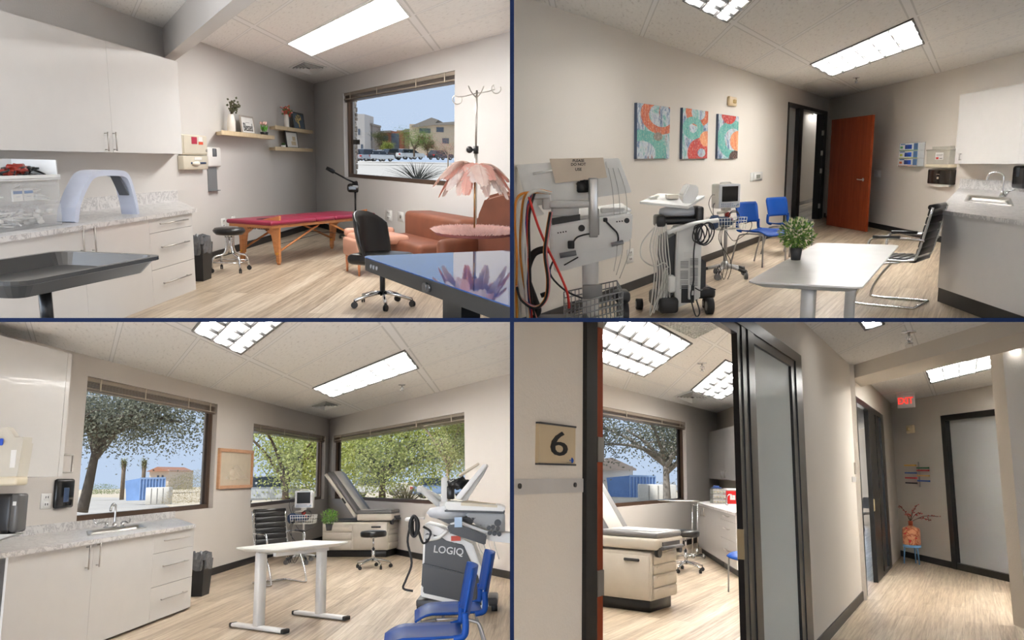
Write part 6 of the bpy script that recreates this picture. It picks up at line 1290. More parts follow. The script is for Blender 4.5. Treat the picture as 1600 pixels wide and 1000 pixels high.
for i, (a, b) in enumerate(((765,833),(771,832),(778,834),(766,840),(773,841),(780,842),(778,826))): m.cyl((X(a),-.31,Z(b)),(X(a),-.345,Z(b)-.0),.022 if i<6 else .035,n=12)
link('control_knob', m, DG, cp); m = MB(); m.rbox(X(670),X(682),-.2,-.15,Z(848),Z(842),.01,1); m.tube(spline([(X(675),-.17,Z(849)),(X(690),-.2,Z(846)),(X(703),-.22,Z(836))],4), .02, 8); link('side_handle', m, W8, t)
m = MB()
for k in range(5): m.tube([(X(656)+(4+k)*s*math.cos(a)*(1 if k%2 else .7), -.3-.01*k, Z(828)+(11+k)*s*math.sin(a)) for a in [2*math.pi*q/20 for q in range(20)]], .012, 6, closed=True)
m.tube(spline([(X(650),-.3,Z(826)),(X(646),-.3,Z(850)),(X(652),-.3,Z(880)),(X(644),-.3,Z(903)),(X(640),-.3,Z(915)),(X(654),-.3,Z(919))],5), .012, 6); m.tube(spline([(X(662),-.3,Z(836)),(X(668),-.3,Z(852)),(X(674),-.2,Z(850)),(X(678),-.2,Z(838)),(X(667),-.2,Z(830))],5), .012, 6); link('power_cord', m, CORD, t)
m = MB(); m.rbox(X(642),X(656),-.32,-.2,Z(821),Z(816),.01,1); m.box(X(650),X(668),-.2,-.1,Z(820),Z(817)); link('cord_hook', m, W8, t)
for k in range(4): m = MB(); m.tube(spline([(X(752+5*k),-.1,Z(830)),(X(748+8*k),-.1,Z(860)),(X(760+6*k),-.1,Z(880))],4), .006, 5); link('probe_lead', m, CORDW, t)
for cx_, cy_ in ((660,944),(700,955),(770,955)): m = MB(); m.tube([(X(cx_)-.03,-.05,.05),(X(cx_)+.03,-.05,.05)], .05, 14); link('wheel', m, RUB, t)
m = MB(); m.rbox(X(655),X(775),-.12,.3,.06,.14,.02,2); link('base', m, DG, t)
clipkids(t, C)
# near blue chairs
p = C.at(703,955,.45); t = side_chair(C, (p.x,p.y,0), -1.45, 'royal blue shell chair before the dark fronted ultrasound cart, farther of two', 'blue shell chairs facing the desk'); clipkids(t, C)
p = C.at(664,992,.45); t = side_chair(C, (p.x,p.y,0), -1.45, 'royal blue shell chair cut off by the picture corner, nearer of two', 'blue shell chairs facing the desk'); clipkids(t, C)
# ================= room D: corridor and examination room six, lower right =================
def uvD(p):
    d = Vector((p[0], p[1]))-Dc; det = Du.x*Dv.y-Du.y*Dv.x; return ((d.x*Dv.y-d.y*Dv.x)/det, (Du.x*d.y-Du.y*d.x)/det)
c6 = D.at(1120,645,2.74); c6 = Vector((c6.x,c6.y)); a6, b6 = uvD(c6)
W6L = Wall(D, c6-Du*14, c6); e6 = DL.loc(HD2[0]-.35, .06); W6R = Wall(D, c6, (e6.x, e6.y)); setsh(W6L, Dv); setsh(W6R, Du)
WC6 = W6L.sz(905,680)[0], W6L.sz(1072,680)[0], W6L.sz(1010,789)[1], W6L.sz(1010,648)[1]
struct('wall_room_6_left', wall_mb(0, 14.05, 0, 2.74, [WC6], .2), WALL_C, D, W6L.loc(0), W6L.yaw); struct('wall_room_6_right', wall_mb(0, W6R.len, 0, 2.74, [], .12), WALL_D, D, W6R.loc(0), W6R.yaw)
base('baseboard_room_6_left', W6L, 0, W6L.len); base('baseboard_room_6_right', W6R, 0, W6R.len)
window(5, W6L, *WC6); blind(W6L, WC6[0], WC6[1], WC6[3], 'raised slatted blind at the window of the room behind door six', h=.1)
# room five beyond the far doorway: window wall and end wall
W5L = Wall(D, c6+Du*.12, c6+Du*16); setsh(W5L, Dv); w5 = W5L.sz(1343,730)[0], W5L.sz(1366,730)[0]
WC5 = (max(.3, w5[0]-1.2), w5[1]+2, W5L.sz(1350,766)[1], W5L.sz(1350,702)[1])
struct('wall_room_5_left', wall_mb(0, 15.9, 0, 2.74, [WC5], .2), WALL_C, D, W5L.loc(0), W5L.yaw); window(6, W5L, *WC5)
# doorway one
zt_ = HD1[3]; x0 = HD1[0]; fxD = lambda px, py=740, off=0: fx(DL, px, py, off)
t = thing('door_frame', 'large black door frame with frosted sidelight standing at the entrance beside sign six', 'door frame', D, DL.loc(0), DL.yaw)
jl0, jl1 = fxD(910), fxD(931); m0, m1 = fxD(1157), fxD(1182); g1 = fxD(1242); j1 = fxD(1257)
m = MB(); m.box(jl0, jl0+(jl1-jl0)*.75, -.016, .05, 0, zt_+.06); m.box(jl0+(jl1-jl0)*.75, jl1, -.006, .05, 0, zt_+.06); link('jamb', m, BLKM, t, None)
m = MB(); w_ = (m1-m0); m.box(m0, m0+w_*.22, -.005, .03, 0, zt_); m.box(m0+w_*.22, m0+w_*.45, -.012, .03, 0, zt_); m.box(m0+w_*.45, m0+w_*.6, -.004, .03, 0, zt_); m.box(m0+w_*.6, m1, -.014, .04, 0, zt_); link('mullion', m, BLKM, t)
m = MB(); w_ = j1-g1; m.box(g1, g1+w_*.35, -.006, .03, 0, zt_); m.box(g1+w_*.35, j1, -.016, .04, 0, zt_+.0); link('jamb', m, BLKM, t)
m = MB(); m.box(jl1, j1, -.016, .05, zt_-.05, zt_+.03); m.box(jl1, j1, -.006, .04, zt_-.11, zt_-.05); link('head', m, BLKM, t)
m = MB(); m.box(m1, g1, -.016, .04, 0, .05); m.box(m1, g1, -.006, .03, .05, .1); link('sill', m, BLKM, t)
m = MB(); m.box(m1, g1, .015, .02, .1, zt_-.11); link('frosted_pane', m, m_frost(), t)
m = MB(); m.box(m0-.006, m0+.01, -.008, .03, .93, 1.1); link('strike_plate', m, M('brass_plate',(176,160,126),.35,.8), t)
clipkids(t, D)
# the wooden door, swung into the room: only its edge shows
e0, e1 = fxD(930.5,740,-.06), fxD(942,740,-.06); t = thing('door_leaf', 'cherry wood door edge with steel hinges seen beside the black jamb near sign six', 'door', D, DL.loc(e0,.06,0), DL.yaw); w_ = e1-e0
m = MB(); m.box(0, w_, .0, .9, .01, zt_-.12); d_ = link('panel', m, m_wood('cherry_veneer',(),()), t)
for pa, pb in ((683,722),(891,931),(503,512)): m = MB(); m.box(w_*.08,w_*.9,-.008,.0,fz(DL,936,pb,-.06),fz(DL,936,pa,-.06)); link('hinge', m, ALU, t)
clipkids(t, D)
# sign six
x0, x1 = fxD(836.5,694), fxD(894,694); z0 = fz(DL,865,727); z1 = fz(DL,865,662.5); w, h = x1-x0, z1-z0
t = thing('room_sign', 'beige room sign with a black numeral 6 and dark bars', 'sign', D, DL.loc(x0,0,z0), DL.yaw); m = MB(); m.box(0,w,-.012,0,h*.04,h*.96); pl = link('plate', m, M('sign_beige',(186,168,138),.5,var=.06), t)
m = MB(); m.box(0,w,-.016,0,h*.955,h); m.box(0,w,-.016,0,0,h*.045); link('bar', m, M('sign_bar',(46,46,50),.4), t)
tt = text_mb('6', h*.84, .004, .0); tt.xf(Matrix.Diagonal((w/h*1.3,1,1,1))); tt.xf(Matrix.Translation((w*.52,-.014,h*.49))); link('lettering', tt, INK, pl)
m = MB()
for sx in (-1,1): m.tube([(w*.84+sx*w*.065*math.cos(a),-.013,h*.13+h*.04*math.sin(a)) for a in ([-.9,-.3,.3,.9] if sx > 0 else [2.2,2.8,3.4,4.0])], .006, 5)
m.ball((w*.84,-.013,h*.13), h*.02, 8, (w/h,.3,1)); link('emblem', m, M('emblem_blue',(30,76,160),.5), pl); m = MB(); m.box(w*.75,w*.93,-.0135,-.012,h*.068,h*.076); link('emblem_line', m, INK, pl)
# crash rail
x0, x1 = fxD(790,760), fxD(909,760); z0 = fz(DL,857,771); z1 = fz(DL,857,748); t = thing('wall_rail', 'pale metal rail with screws fixed to the wall under sign six', 'rail', D, DL.loc(x0,0,z0), DL.yaw); m = MB(); m.box(0,x1-x0,-.006,0,0,z1-z0); link('strip', m, M('pale_metal',(196,192,188),.35,.2), t)
m = MB()
for px in (808,895): m = MB(); m.cyl((fxD(px,760)-x0,-.006,(z1-z0)*.55),(fxD(px,760)-x0,-.012,(z1-z0)*.55),.008,n=8); link('screw', m, M('dark_screw',(70,70,70),.4,.6), t)
m = MB(); clipkids(t, D)
# room six things
troffer(D, [(1006.5,588.5),(1082.5,536),(911,556)], 'large louvred ceiling lamp seen through the doorway beside sign six', GLG, 0, (3,6))
troffer(D, [(1127.5,624),(1079,609),(1190,588)], 'smaller louvred ceiling lamp in the room behind door six, near the vent', GLG, 0, (3,5))
diffuser(D, [(1052,619),(1083,609),(1110,621),(1082,630)], 'square louvred air vent by the smaller lamp in the room behind door six', 'ceiling vents')
P4 = [D.at(*p_, 2.74) for p_ in ((1027,500),(1085,527),(1128,505),(1100,496))]; c = sum(P4, Vector())/4
t = thing('return_grille', 'square egg crate return grille in the ceiling at the picture edge behind door six', 'vent', D, (c.x,c.y,2.74)); Q = [Vector((p_.x-c.x,p_.y-c.y,0)) for p_ in P4]; bil = lambda a, b, z: tuple((Q[0]*(1-a)+Q[1]*a)*(1-b)+(Q[3]*(1-a)+Q[2]*a)*b+Vector((0,0,z)))
m = MB(); m.poly([bil(0,0,-.003),bil(1,0,-.003),bil(1,1,-.003),bil(0,1,-.003)]); link('throat', m, M('vent_dark',()), t); m = MB()
for i in range(13): a = i/12; m.hexa([bil(a-.012,0,-.02),bil(a+.012,0,-.02),bil(a+.012,1,-.02),bil(a-.012,1,-.02)],[bil(a-.012,0,-.004),bil(a+.012,0,-.004),bil(a+.012,1,-.004),bil(a-.012,1,-.004)]); m.hexa([bil(0,a-.012,-.02),bil(1,a-.012,-.02),bil(1,a+.012,-.02),bil(0,a+.012,-.02)],[bil(0,a-.012,-.004),bil(1,a-.012,-.004),bil(1,a+.012,-.004),bil(0,a+.012,-.004)])
link('grid', m, TRIMW, t); clipkids(t, D)
sprinkler(D, 1097, 567, 'fire sprinkler between the two lamps in the room behind door six', s=1.3)
O = .33; cx = [fx(W6R,1103,700,O), fx(W6R,1132,700,O), fx(W6R,1175,700,O)]; cabinet('wall_cabinet', W6R, cx[0], cx[2], fz(W6R,1110,748,O), fz(W6R,1104,676,O), O, 'white wall cabinet with two doors above the red sharps bin', doors=[(cx[0],cx[1],fx(W6R,1129,740,O),fz(W6R,1129,741,O)),(cx[1],cx[2],fx(W6R,1134,740,O),fz(W6R,1134,741,O))], hv=.14)
zc = .88; of = offdist(W6R, D, 1092, 786, zc); O2 = of-.03; cb = [fx(W6R,1091,810,O2), fx(W6R,1100,810,O2), fx(W6R,1125,830,O2), fx(W6R,1150,830,O2), fx(W6R,1175,830,O2)]; zk = .12
cabinet('base_cabinet', W6R, cb[0], cb[2], 0, zc-.035, O2, 'white two door base cabinet beyond the round stool in the room behind door six', kick=zk, doors=[(cb[0],cb[1],fx(W6R,1097,800,O2),fz(W6R,1097,800,O2)),(cb[1],cb[2],fx(W6R,1102,800,O2),fz(W6R,1102,800,O2))], hv=.14)
za, zb2 = fz(W6R,1137,814,O2), fz(W6R,1137,843,O2); cabinet('drawer_cabinet', W6R, cb[2], cb[3], 0, zc-.035, O2, 'white three drawer cabinet seen in the doorway beside the black frame', kick=zk, drawers=[(cb[2],cb[3],za,zc-.037),(cb[2],cb[3],zb2,za),(cb[2],cb[3],zk,zb2)], hl=.35)
counter(W6R, cb[0]-.03, cb[3]+.1, of, zc, 'grey worktop carrying the clear organiser and red sharps bin behind door six', splash=.12)
def at6(px, py, z): q = D.at(px, py, z); return q
q = at6(1122,787,zc); k = q.y/F; t = thing('storage_drawers', 'clear stacked organiser with blue pack on top beside the red sharps bin', 'organiser', D, q, .1)
for j in range(3):
    m = MB(); m.box(-10*k,10*k,-.08,.08,j*7.5*k+.004,j*7.5*k+6.8*k); d_ = link('drawer', m, M('smoky_plastic',(186,184,178),.2,alpha=.75), t); m = MB()
    for i in range(4): m.blob((-7*k+i*4.6*k,-.085,j*7.5*k+3*k), 2*k, .3, 1, (1,.3,.8), i+j)
    link('supplies', m, M('supplies_tan',(170,160,140),.7), d_)
m = MB(); m.rbox(-9*k,5*k,-.06,.06,22.8*k,24.5*k,.01,1); m.rbox(-6*k,2*k,-.05,.05,24.6*k,27*k,.01,1); solo('supply_pack', m, M('navy_pack',(44,70,130),.5), 'blue and white packs lying on the clear organiser behind door six', 'pack', D, q, .1)
q = at6(1142,787,zc); k = q.y/F; t = thing('sharps_container', 'red sharps bin with white lid on the worktop behind door six', 'sharps container', D, q, .1); m = MB(); m.hexa([(-8*k,-.07,.0),(8*k,-.07,0),(8*k,.07,0),(-8*k,.07,0)],[(-10*k,-.09,19*k),(10*k,-.09,19*k),(10*k,.09,19*k),(-10*k,.09,19*k)]); link('bin', m, M('sharps_red',(204,24,24),.35), t); m = MB(); m.rbox(-10*k,10*k,-.09,.09,19*k,23*k,.02,2); link('lid', m, M('clear_white_lid',(226,222,220),.2), t)
m = MB(); m.box(-4*k,4*k,-.095,-.088,6*k,13*k); link('label', m, M('label_pink',(240,220,215),.5), t)
q = at6(1133,789,zc); t = thing('gooseneck_tap', 'small chrome tap before the red sharps bin behind door six', 'tap', D, (q.x,q.y-.12,zc)); m = MB(); m.tube(spline([(0,0,0),(0,0,.12),(.03,0,.17),(.08,0,.17),(.1,0,.12)],4), .009, 8); m.lathe([(.02,0),(.02,.02),(.01,.03)], n=10); link('spout', m, CHROME, t)
p = D.at(1087,872,0); k = p.y/F; t = thing('instrument_stand', 'chrome instrument stand with a flat steel tray below the window behind door six', 'instrument stand', D, (p.x,p.y,0), 0)
m = MB(); m.cyl((-4*k,0,.06),(-4*k,0,82*k),.014,n=8); m.cyl((4*k,0,.06),(4*k,0,84*k),.014,n=8); m.cyl((-6*k,0,78*k),(6*k,0,78*k),.012,n=8); link('uprights', m, CHROME, t); m = MB(); m.rbox(-54*k,5*k,-.16,.16,83*k,85*k,.015,2); link('tray', m, STEEL, t)
m = MB(); m.tube([(-28*k,-.1,.04),(10*k,-.1,.05)], .012, 6); m.tube([(-12*k,.1,.05),(12*k,.1,.05)], .012, 6)
for cx_ in (-6,10): caster(m, cx_*k, -.1, .03, .5)
m.tube([(0,-.1,.06),(0,-.1,.16)], .02, 8); link('wheeled_base', m, CHROME, t)
five_star_stool('rolling_stool', D, 1072, 893, 'black round stool on five chrome legs seen through the doorway of room six', hgt=.58, seat_r=.2, legs=5)
p = D.at(966,944,0); t = exam_table(D, (p.x,p.y,0), -.0, 'cream exam table with drawers, its back raised, beside the cherry door edge', L=1.2, W=.62, back=1.4, raised=1.08)
t.matrix_world = D.M4((p.x,p.y,0), -.62)
p = D.at(1180,930,0); t = side_chair(D, (p.x,p.y,0), -1.35, 'blue shell chair peeping out behind the black frame in room six'); clipkids(t, D)
# corridor: doorway two
t = thing('door_frame', 'narrow black door frame at the far end of the corridor wall, seen edge on', 'door frame', D, DL.loc(0), DL.yaw); a0, a1, a2, a3 = fxD(1341.5), fxD(1343.5), fxD(1361), fxD(1384); zt_ = HD2[3]
m = MB(); m.box(a0,a1,-.012,.05,0,zt_); link('jamb', m, BLKM, t); m = MB(); w_ = a3-a2; m.box(a2,a2+w_*.38,-.01,.05,0,zt_); m.box(a2+w_*.45,a2+w_*.55,-.008,.05,0,zt_); m.box(a2+w_*.8,a3,-.012,.05,0,zt_); m.box(a2+w_*.38,a3,.02,.03,0,zt_); link('mullion', m, BLKM, t)
m = MB(); m.box(a0,a3,-.012,.05,zt_-.06,zt_+.02); link('head', m, BLKM, t); m = MB(); m.box(a2-.02,a2+.02,-.025,-.01,.94,1.1); link('strike_plate', m, M('brass_plate',()), t); m = MB(); m.box(a2+w_*.38,a3,-.012,.05,0,.05); link('sill', m, BLKM, t)
x0, x1, z0, z1 = DL.box(1334.5,1340,723,741); t = thing('light_switch', 'grey steel switch plate beside the far narrow doorway', 'switch', D, DL.loc(x0,0,z0), DL.yaw); m = MB(); m.box(0,x1-x0,-.01,0,0,z1-z0); link('cover_plate', m, M('taupe_steel',(150,142,128),.4,.5), t); m = MB(); m.box((x1-x0)*.35,(x1-x0)*.65,-.016,-.01,(z1-z0)*.25,(z1-z0)*.75); link('rocker', m, M('taupe_dark',(100,94,84),.4), t)
x0, x1, z0, z1 = DL.box(1331,1340.5,745,753); m = MB(); m.box(0,x1-x0,-.006,0,0,z1-z0); solo('card_holder', m, M('pale_metal',()), 'small pale name card holder under the steel switch plate', 'card holder', D, DL.loc(x0,0,z0), DL.yaw)
# ceiling of the corridor
bp = [D.at(1330,582,2.74), D.at(1346,596,2.74)]; q0 = DL.sz(1330,582)[0]; q1 = DL.sz(1345,594)[0]; p0 = DL.loc(q0); p1 = DL.loc(q1); zb3 = DL.sz(1345,596)[1]; w2 = Dv*12
m = MB(); m.prism([(p0.x,p0.y),(p1.x,p1.y),(p1.x-w2.x,p1.y-w2.y),(p0.x-w2.x,p0.y-w2.y)], 2.58, 2.74); struct('beam', m, WALL_D, D)
troffer(D, [(1453.5,599),(1445,577),(1583,567)], 'louvred ceiling lamp at the far end of the corridor before the frosted door', GLG, 0, (2,5), lens='corridor_lens')
troffer(D, [(1351,515.5),(1341,502),(1383,505)], 'ceiling lamp cut by the picture edge, over the near part of the corridor', GLG, 0, (1,1))
sprinkler(D, 1420, 518, 'fire sprinkler under the near corridor ceiling', s=1.4)
q = D.at(1415,616,2.74); q = D.at(1415,618,2.7); k = q.y/F; t = thing('exit_sign', 'white edge lit exit sign with red letters hanging from the far corridor ceiling', 'exit sign', D, (q.x,q.y,2.74), -1.2)
m = MB(); m.rbox(-.17,.17,-.04,.04,-.02,0,.005,1); link('canopy', m, TRIMW, t); m = MB(); m.rbox(-.17,.17,-.012,.012,-.24,-.02,.006,1); pn = link('panel', m, M('sign_white',(232,226,224),.4), t); tt = text_mb('EXIT', .15, .004, .003); tt.xf(Matrix.Translation((0,-.015,-.13))); link('lettering', tt, M('exit_red',(232,60,50),.5,emis=.6), pn)
strobe(DR, (1415,1426,664,677), 'ivory fire alarm strobe on the corridor end wall above the coloured file pockets', off=.05)
# wall file with coloured pockets
x0, x1, z0, z1 = DR.box(1411,1448,727,757,.1); w, h = x1-x0, z1-z0; t = thing('file_rack', 'chrome wall rack of coloured flags in staggered rows on the corridor end wall', 'file rack', D, DR.loc(x0,-.02,z0), DR.yaw)
m = MB(); m.cyl((w*.5,0,-.04),(w*.5,0,h+.06),.012,n=8); link('rod', m, CHROME, t)
for i, (cc_, sd) in enumerate((((240,190,80),0),((40,110,80),1),((206,50,60),1),((60,110,190),0),((236,196,120),1),((206,50,60),0),((44,96,190),1),((30,30,34),0))):
    z = h*(1-i/7.5); m = MB(); xa, xb = (0,w*.48) if sd == 0 else (w*.52,w); m.hexa([(xa,-.05,z-.012),(xb,-.05,z-.03 if 0 else z-.012),(xb,-.03,z-.012),(xa,-.03,z-.012)],[(xa,-.05,z+.012),(xb,-.05,z+.012),(xb,-.03,z+.012),(xa,-.03,z+.012)]); link('flag', m, M('flag_%d_%d' % cc_[:2], cc_, .5), t)
# vase of berry twigs on a blue stand
p = D.at(1427,881,0); k = p.y/F; t = thing('plant_stand', 'pale blue three legged stand holding the patterned vase', 'stand', D, (p.x,p.y,0), .2); BLS = M('powder_blue', (112,158,204), .5)
m = MB(); m.lathe([(12.5*k,24*k),(13*k,27*k),(12*k,28*k),(.001,27*k)], n=24); link('ring', m, BLS, t)
for i in range(3): a = i*2.094+.6; m = MB(); m.cyl((10.5*k*math.cos(a),10.5*k*math.sin(a),26*k),(12.5*k*math.cos(a),12.5*k*math.sin(a),0),.013,.010,8); link('leg', m, BLS, t)
def m_vase():
    q_ = NT('painted_vase'); n1 = q_.noise(9,3,None,.6,.5); n2 = q_.noise(14,2); c_ = q_.ramp(n1, [(.45,srgb((214,150,108))),(.52,srgb((166,74,44))),(.6,srgb((214,150,108)))]); c_ = q_.mix(q_.math('GREATER_THAN', n2, .66), c_, srgb((206,40,50))); q_.l(c_, q_.b.inputs['Base Color']); q_.b.inputs['Roughness'].default_value = .3; return q_.m
t = thing('patterned_vase', 'terracotta vase with red blossoms holding berry twigs on the blue stand', 'vase', D, (p.x,p.y,27.6*k), 0); vr = 12.5*k; vh = 27*k
m = MB(); m.lathe([(vr*.9,0),(vr,.02),(vr,vh*.8),(vr*.9,vh*.93),(vr*.5,vh),(vr*.24,vh*1.06),(vr*.24,vh*1.3),(vr*.2,vh*1.3),(.001,vh)], n=28); link('body', m, m_vase(), t); m = MB(); m.lathe([(vr*.25,vh*1.06),(vr*.26,vh*1.32),(vr*.2,vh*1.32)], n=16); link('neck', m, M('rust_glaze',(160,66,34),.3), t)
m = MB(); bl = []; rnd = random.Random(2)
for ex, ez in ((-15,58),(8,60),(10,48),(26,44),(-10,46),(4,52),(18,38),(-4,44)):
    e = Vector((ex*k*1.1, rnd.uniform(-.1,.0)-max(0,ex)*k*.8, ez*k)); s_ = Vector((0,0,vh*1.25)); md = s_.lerp(e,.5)+Vector((0,0,.05)); m.tube(spline([s_, md, e],4), .005, 5)
    for i in range(9): c_ = md.lerp(e, i/8)+Vector((rnd.uniform(-.02,.02),rnd.uniform(-.02,.02),rnd.uniform(-.02,.02))); bl.append((c_, rnd.uniform(.007,.014)))
tw_ = link('twigs', m, M('twig_brown',(70,52,38),.7), t)
for c_, r_ in bl: mb2 = MB(); mb2.blob(c_, r_, .2, 1); link('berry', mb2, M('berry_red',(160,50,34),.4), tw_)
# far frosted door in its black frame
x0, x1, _, zt_ = HD3; t = thing('door_frame', 'tall black frame with frosted glass panel at the end of the corridor', 'door frame', D, DR.loc(0), DR.yaw); gx = [x0, fx(DR,1486,740), fx(DR,1567,740), fx(DR,1571,740), fx(DR,1578,740)]
m = MB(); m.box(gx[0],gx[1],-.03,.12,0,zt_); m.box(gx[2],gx[3],-.01,.1,0,zt_); m.box(gx[3],gx[4],-.03,.12,0,zt_); link('jamb', m, BLKM, t); m = MB(); m.box(gx[0],x1,-.03,.12,zt_-.07,zt_+.02); m.box(gx[1],gx[2],-.02,.1,0,.1); link('head', m, BLKM, t)
m = MB(); m.box(gx[1],gx[2],.04,.05,.1,zt_-.07); link('frosted_pane', m, m_frost('frosted_pane_bright',(232,230,226)), t); clipkids(t, D)
# wall end at the right edge
q0 = D.at(1606,985,0); m = MB(); rw = D.dirv(1200); a = Vector((q0.x,q0.y)); b_ = a+Vector((2.2,-.1)); m.prism([(a.x,a.y),(b_.x,b_.y),(b_.x,b_.y+.3),(a.x+.05,a.y+.3)],0,2.74); struct('wall_right_4', m, WALL_D, D); m = MB(); m.prism([(a.x-.012,a.y-.012),(b_.x,b_.y-.014),(b_.x,b_.y),(a.x,a.y)],0,.1); struct('baseboard_right_4', m, BLACKV, D)
# space behind the corridor end
HB = DR.loc(0, 3.0); HBW = Wall(D, Vector((HB.x,HB.y))+Dv*9, Vector((HB.x,HB.y))-Dv*14); struct('wall_hall_4', wall_mb(0,23,0,2.74,[],.1), WALL_D, D, HBW.loc(0), HBW.yaw)
# chair and cart glimpsed in room five
p = D.at(1349,830,0); side_chair(D, (p.x,p.y,0), -1.2, 'grey chair glimpsed through the far narrow doorway at the corridor end', shell=M('grey_shell',(176,178,180),.4))
# ================= outdoors, seen through the windows =================
def ground(name, R, z, mat, ring=None):
    m = MB(); m.poly([(p[0],p[1],0) for p in (ring or [(-260,2),(20,2),(20,320),(-260,320)])]); o = link(name, m, mat); put(o, R, (0,0,z)); o['kind'] = 'structure'; return clip(o, R)
ASPH = M('pale_asphalt', (178,172,164), .9, var=.08, vs=.3); DIRT = M('pale_dirt', (196,182,160), .95, var=.08, vs=.4)  # pale tan dirt, softly mottled
def tree(name, R, px, py, Y, hpx, wpx, label, trunk=.1, leaf_rgb=((120,130,70),(160,168,96)), n=6000, leaf=.2, lx=0, bark=(104,86,68), clumps=26, tpx=None, group=None, seed=1, spread=.75, cz=.6, branchy=7, thr=0.0):
    """px,py: foot in the picture at distance Y; hpx, wpx: height and crown width in picture pixels there"""
    p = R.atY(px, py, Y); s = p.y/F; H = hpx*s; W = wpx*s; t = thing(name, label, 'tree', R, tuple(p), 0, group); rnd = random.Random(seed)
    m = MB(); tips = []
    top = Vector((lx*s, 0, H*(1-cz*.72))); m.tube(spline([(0,0,0),(top.x*.3,0,H*.15),top*.6,top],3), [trunk*s*(1-.05*i) for i in range(10)], 8)
    for i in range(branchy):
        a = rnd.uniform(0,6.28); e = Vector((W*.5*math.cos(a)*rnd.uniform(.5,1)*1.0, W*.3*math.sin(a), H*rnd.uniform(1-cz*.8,.97))); b = top*rnd.uniform(.6,1); md = b.lerp(e,.5)+Vector((0,0,H*.05)); path = spline([b,md,e],4)
        m.tube(path, [trunk*s*.5*(1-k/len(path))+trunk*s*.08 for k in range(len(path))], 6); tips += [e, md]
        for q in range(4):
            c = path[rnd.randrange(3,len(path))]; e2 = c+Vector((rnd.uniform(-1,1)*W*.16, rnd.uniform(-1,1)*W*.1, rnd.uniform(-.3,.6)*H*.16)); m.tube([c, c.lerp(e2,.5)+Vector((0,0,.02*H)), e2], [trunk*s*.16,trunk*s*.1,trunk*s*.05], 5); tips.append(e2)
    link('trunk', m, M('bark_%d' % bark[0], bark, .9, var=.2, vs=3), t)
    m = MB(); cl = [tips[rnd.randrange(len(tips))]+Vector((rnd.gauss(0,W*.09),rnd.gauss(0,W*.06),rnd.gauss(0,H*.05))) for _ in range(clumps)]; cr = W*.13
    for i in range(n):
        c = cl[rnd.randrange(clumps)]; v = Vector((rnd.gauss(0,1)*1.2, rnd.gauss(0,1)*.8, rnd.gauss(0,.8)))*cr*spread; m.mi = 0 if rnd.random() < .5 else 1; m.leaf(c+v, (rnd.uniform(-1,1),rnd.uniform(-1,1),rnd.uniform(-1,.6)), (rnd.random(),rnd.random(),rnd.random()), leaf*s*10, leaf*s*5.5)
    link('crown', m, [m_thin('leaf_%d_%d_%d' % c_, c_) for c_ in leaf_rgb], t); return t
def tuft(name, R, px, py, Y, hpx, wpx, label, rgb, n=90, seed=1, w=.6, group=None):
    p = R.atY(px, py, Y); s = p.y/F; m = MB(); rnd = random.Random(seed)
    for i in range(n):
        a = rnd.uniform(-1.25,1.25); L = rnd.uniform(.7,1)*hpx*s*(1 if abs(a) < .7 else 1.1); e = Vector((math.sin(a)*L*wpx/hpx*.5, rnd.uniform(-.3,.3)*L, math.cos(a)*L)); sd = Vector((w*s,0,0)); md = e*.55+Vector((0,0,.06*L)); b = Vector((rnd.uniform(-2,2)*s,0,0))
        m.poly([b-sd, b+sd, md+sd*.7, md-sd*.7]); m.poly([md-sd*.7, md+sd*.7, e])
    return solo(name, m, M('blade_%d' % rgb[0], rgb, .6, var=.15), label, 'plant', R, tuple(p), 0, group)
def bush(name, R, px, py, Y, hpx, wpx, label, rgbs, n=2500, seed=1, leaf=.2, group=None):
    p = R.atY(px, py, Y); s = p.y/F; m = MB(); rnd = random.Random(seed)
    for i in range(n):
        v = Vector((rnd.gauss(0,1),rnd.gauss(0,1),abs(rnd.gauss(0,1)))).normalized()*rnd.random()**.35*(1+.25*noise.noise(Vector((rnd.random()*3,seed,0)))); m.mi = rnd.randrange(2); m.leaf((v.x*wpx*s*.5, v.y*wpx*s*.3, abs(v.z)*hpx*s*.9), (rnd.uniform(-1,1),rnd.uniform(-1,1),rnd.uniform(-.5,1)), (rnd.random(),rnd.random(),1), leaf*s*10, leaf*s*6)
    return solo(name, m, [m_thin('leaf_%d_%d_%d' % c_, c_) for c_ in rgbs], label, 'bush', R, tuple(p), 0, group)
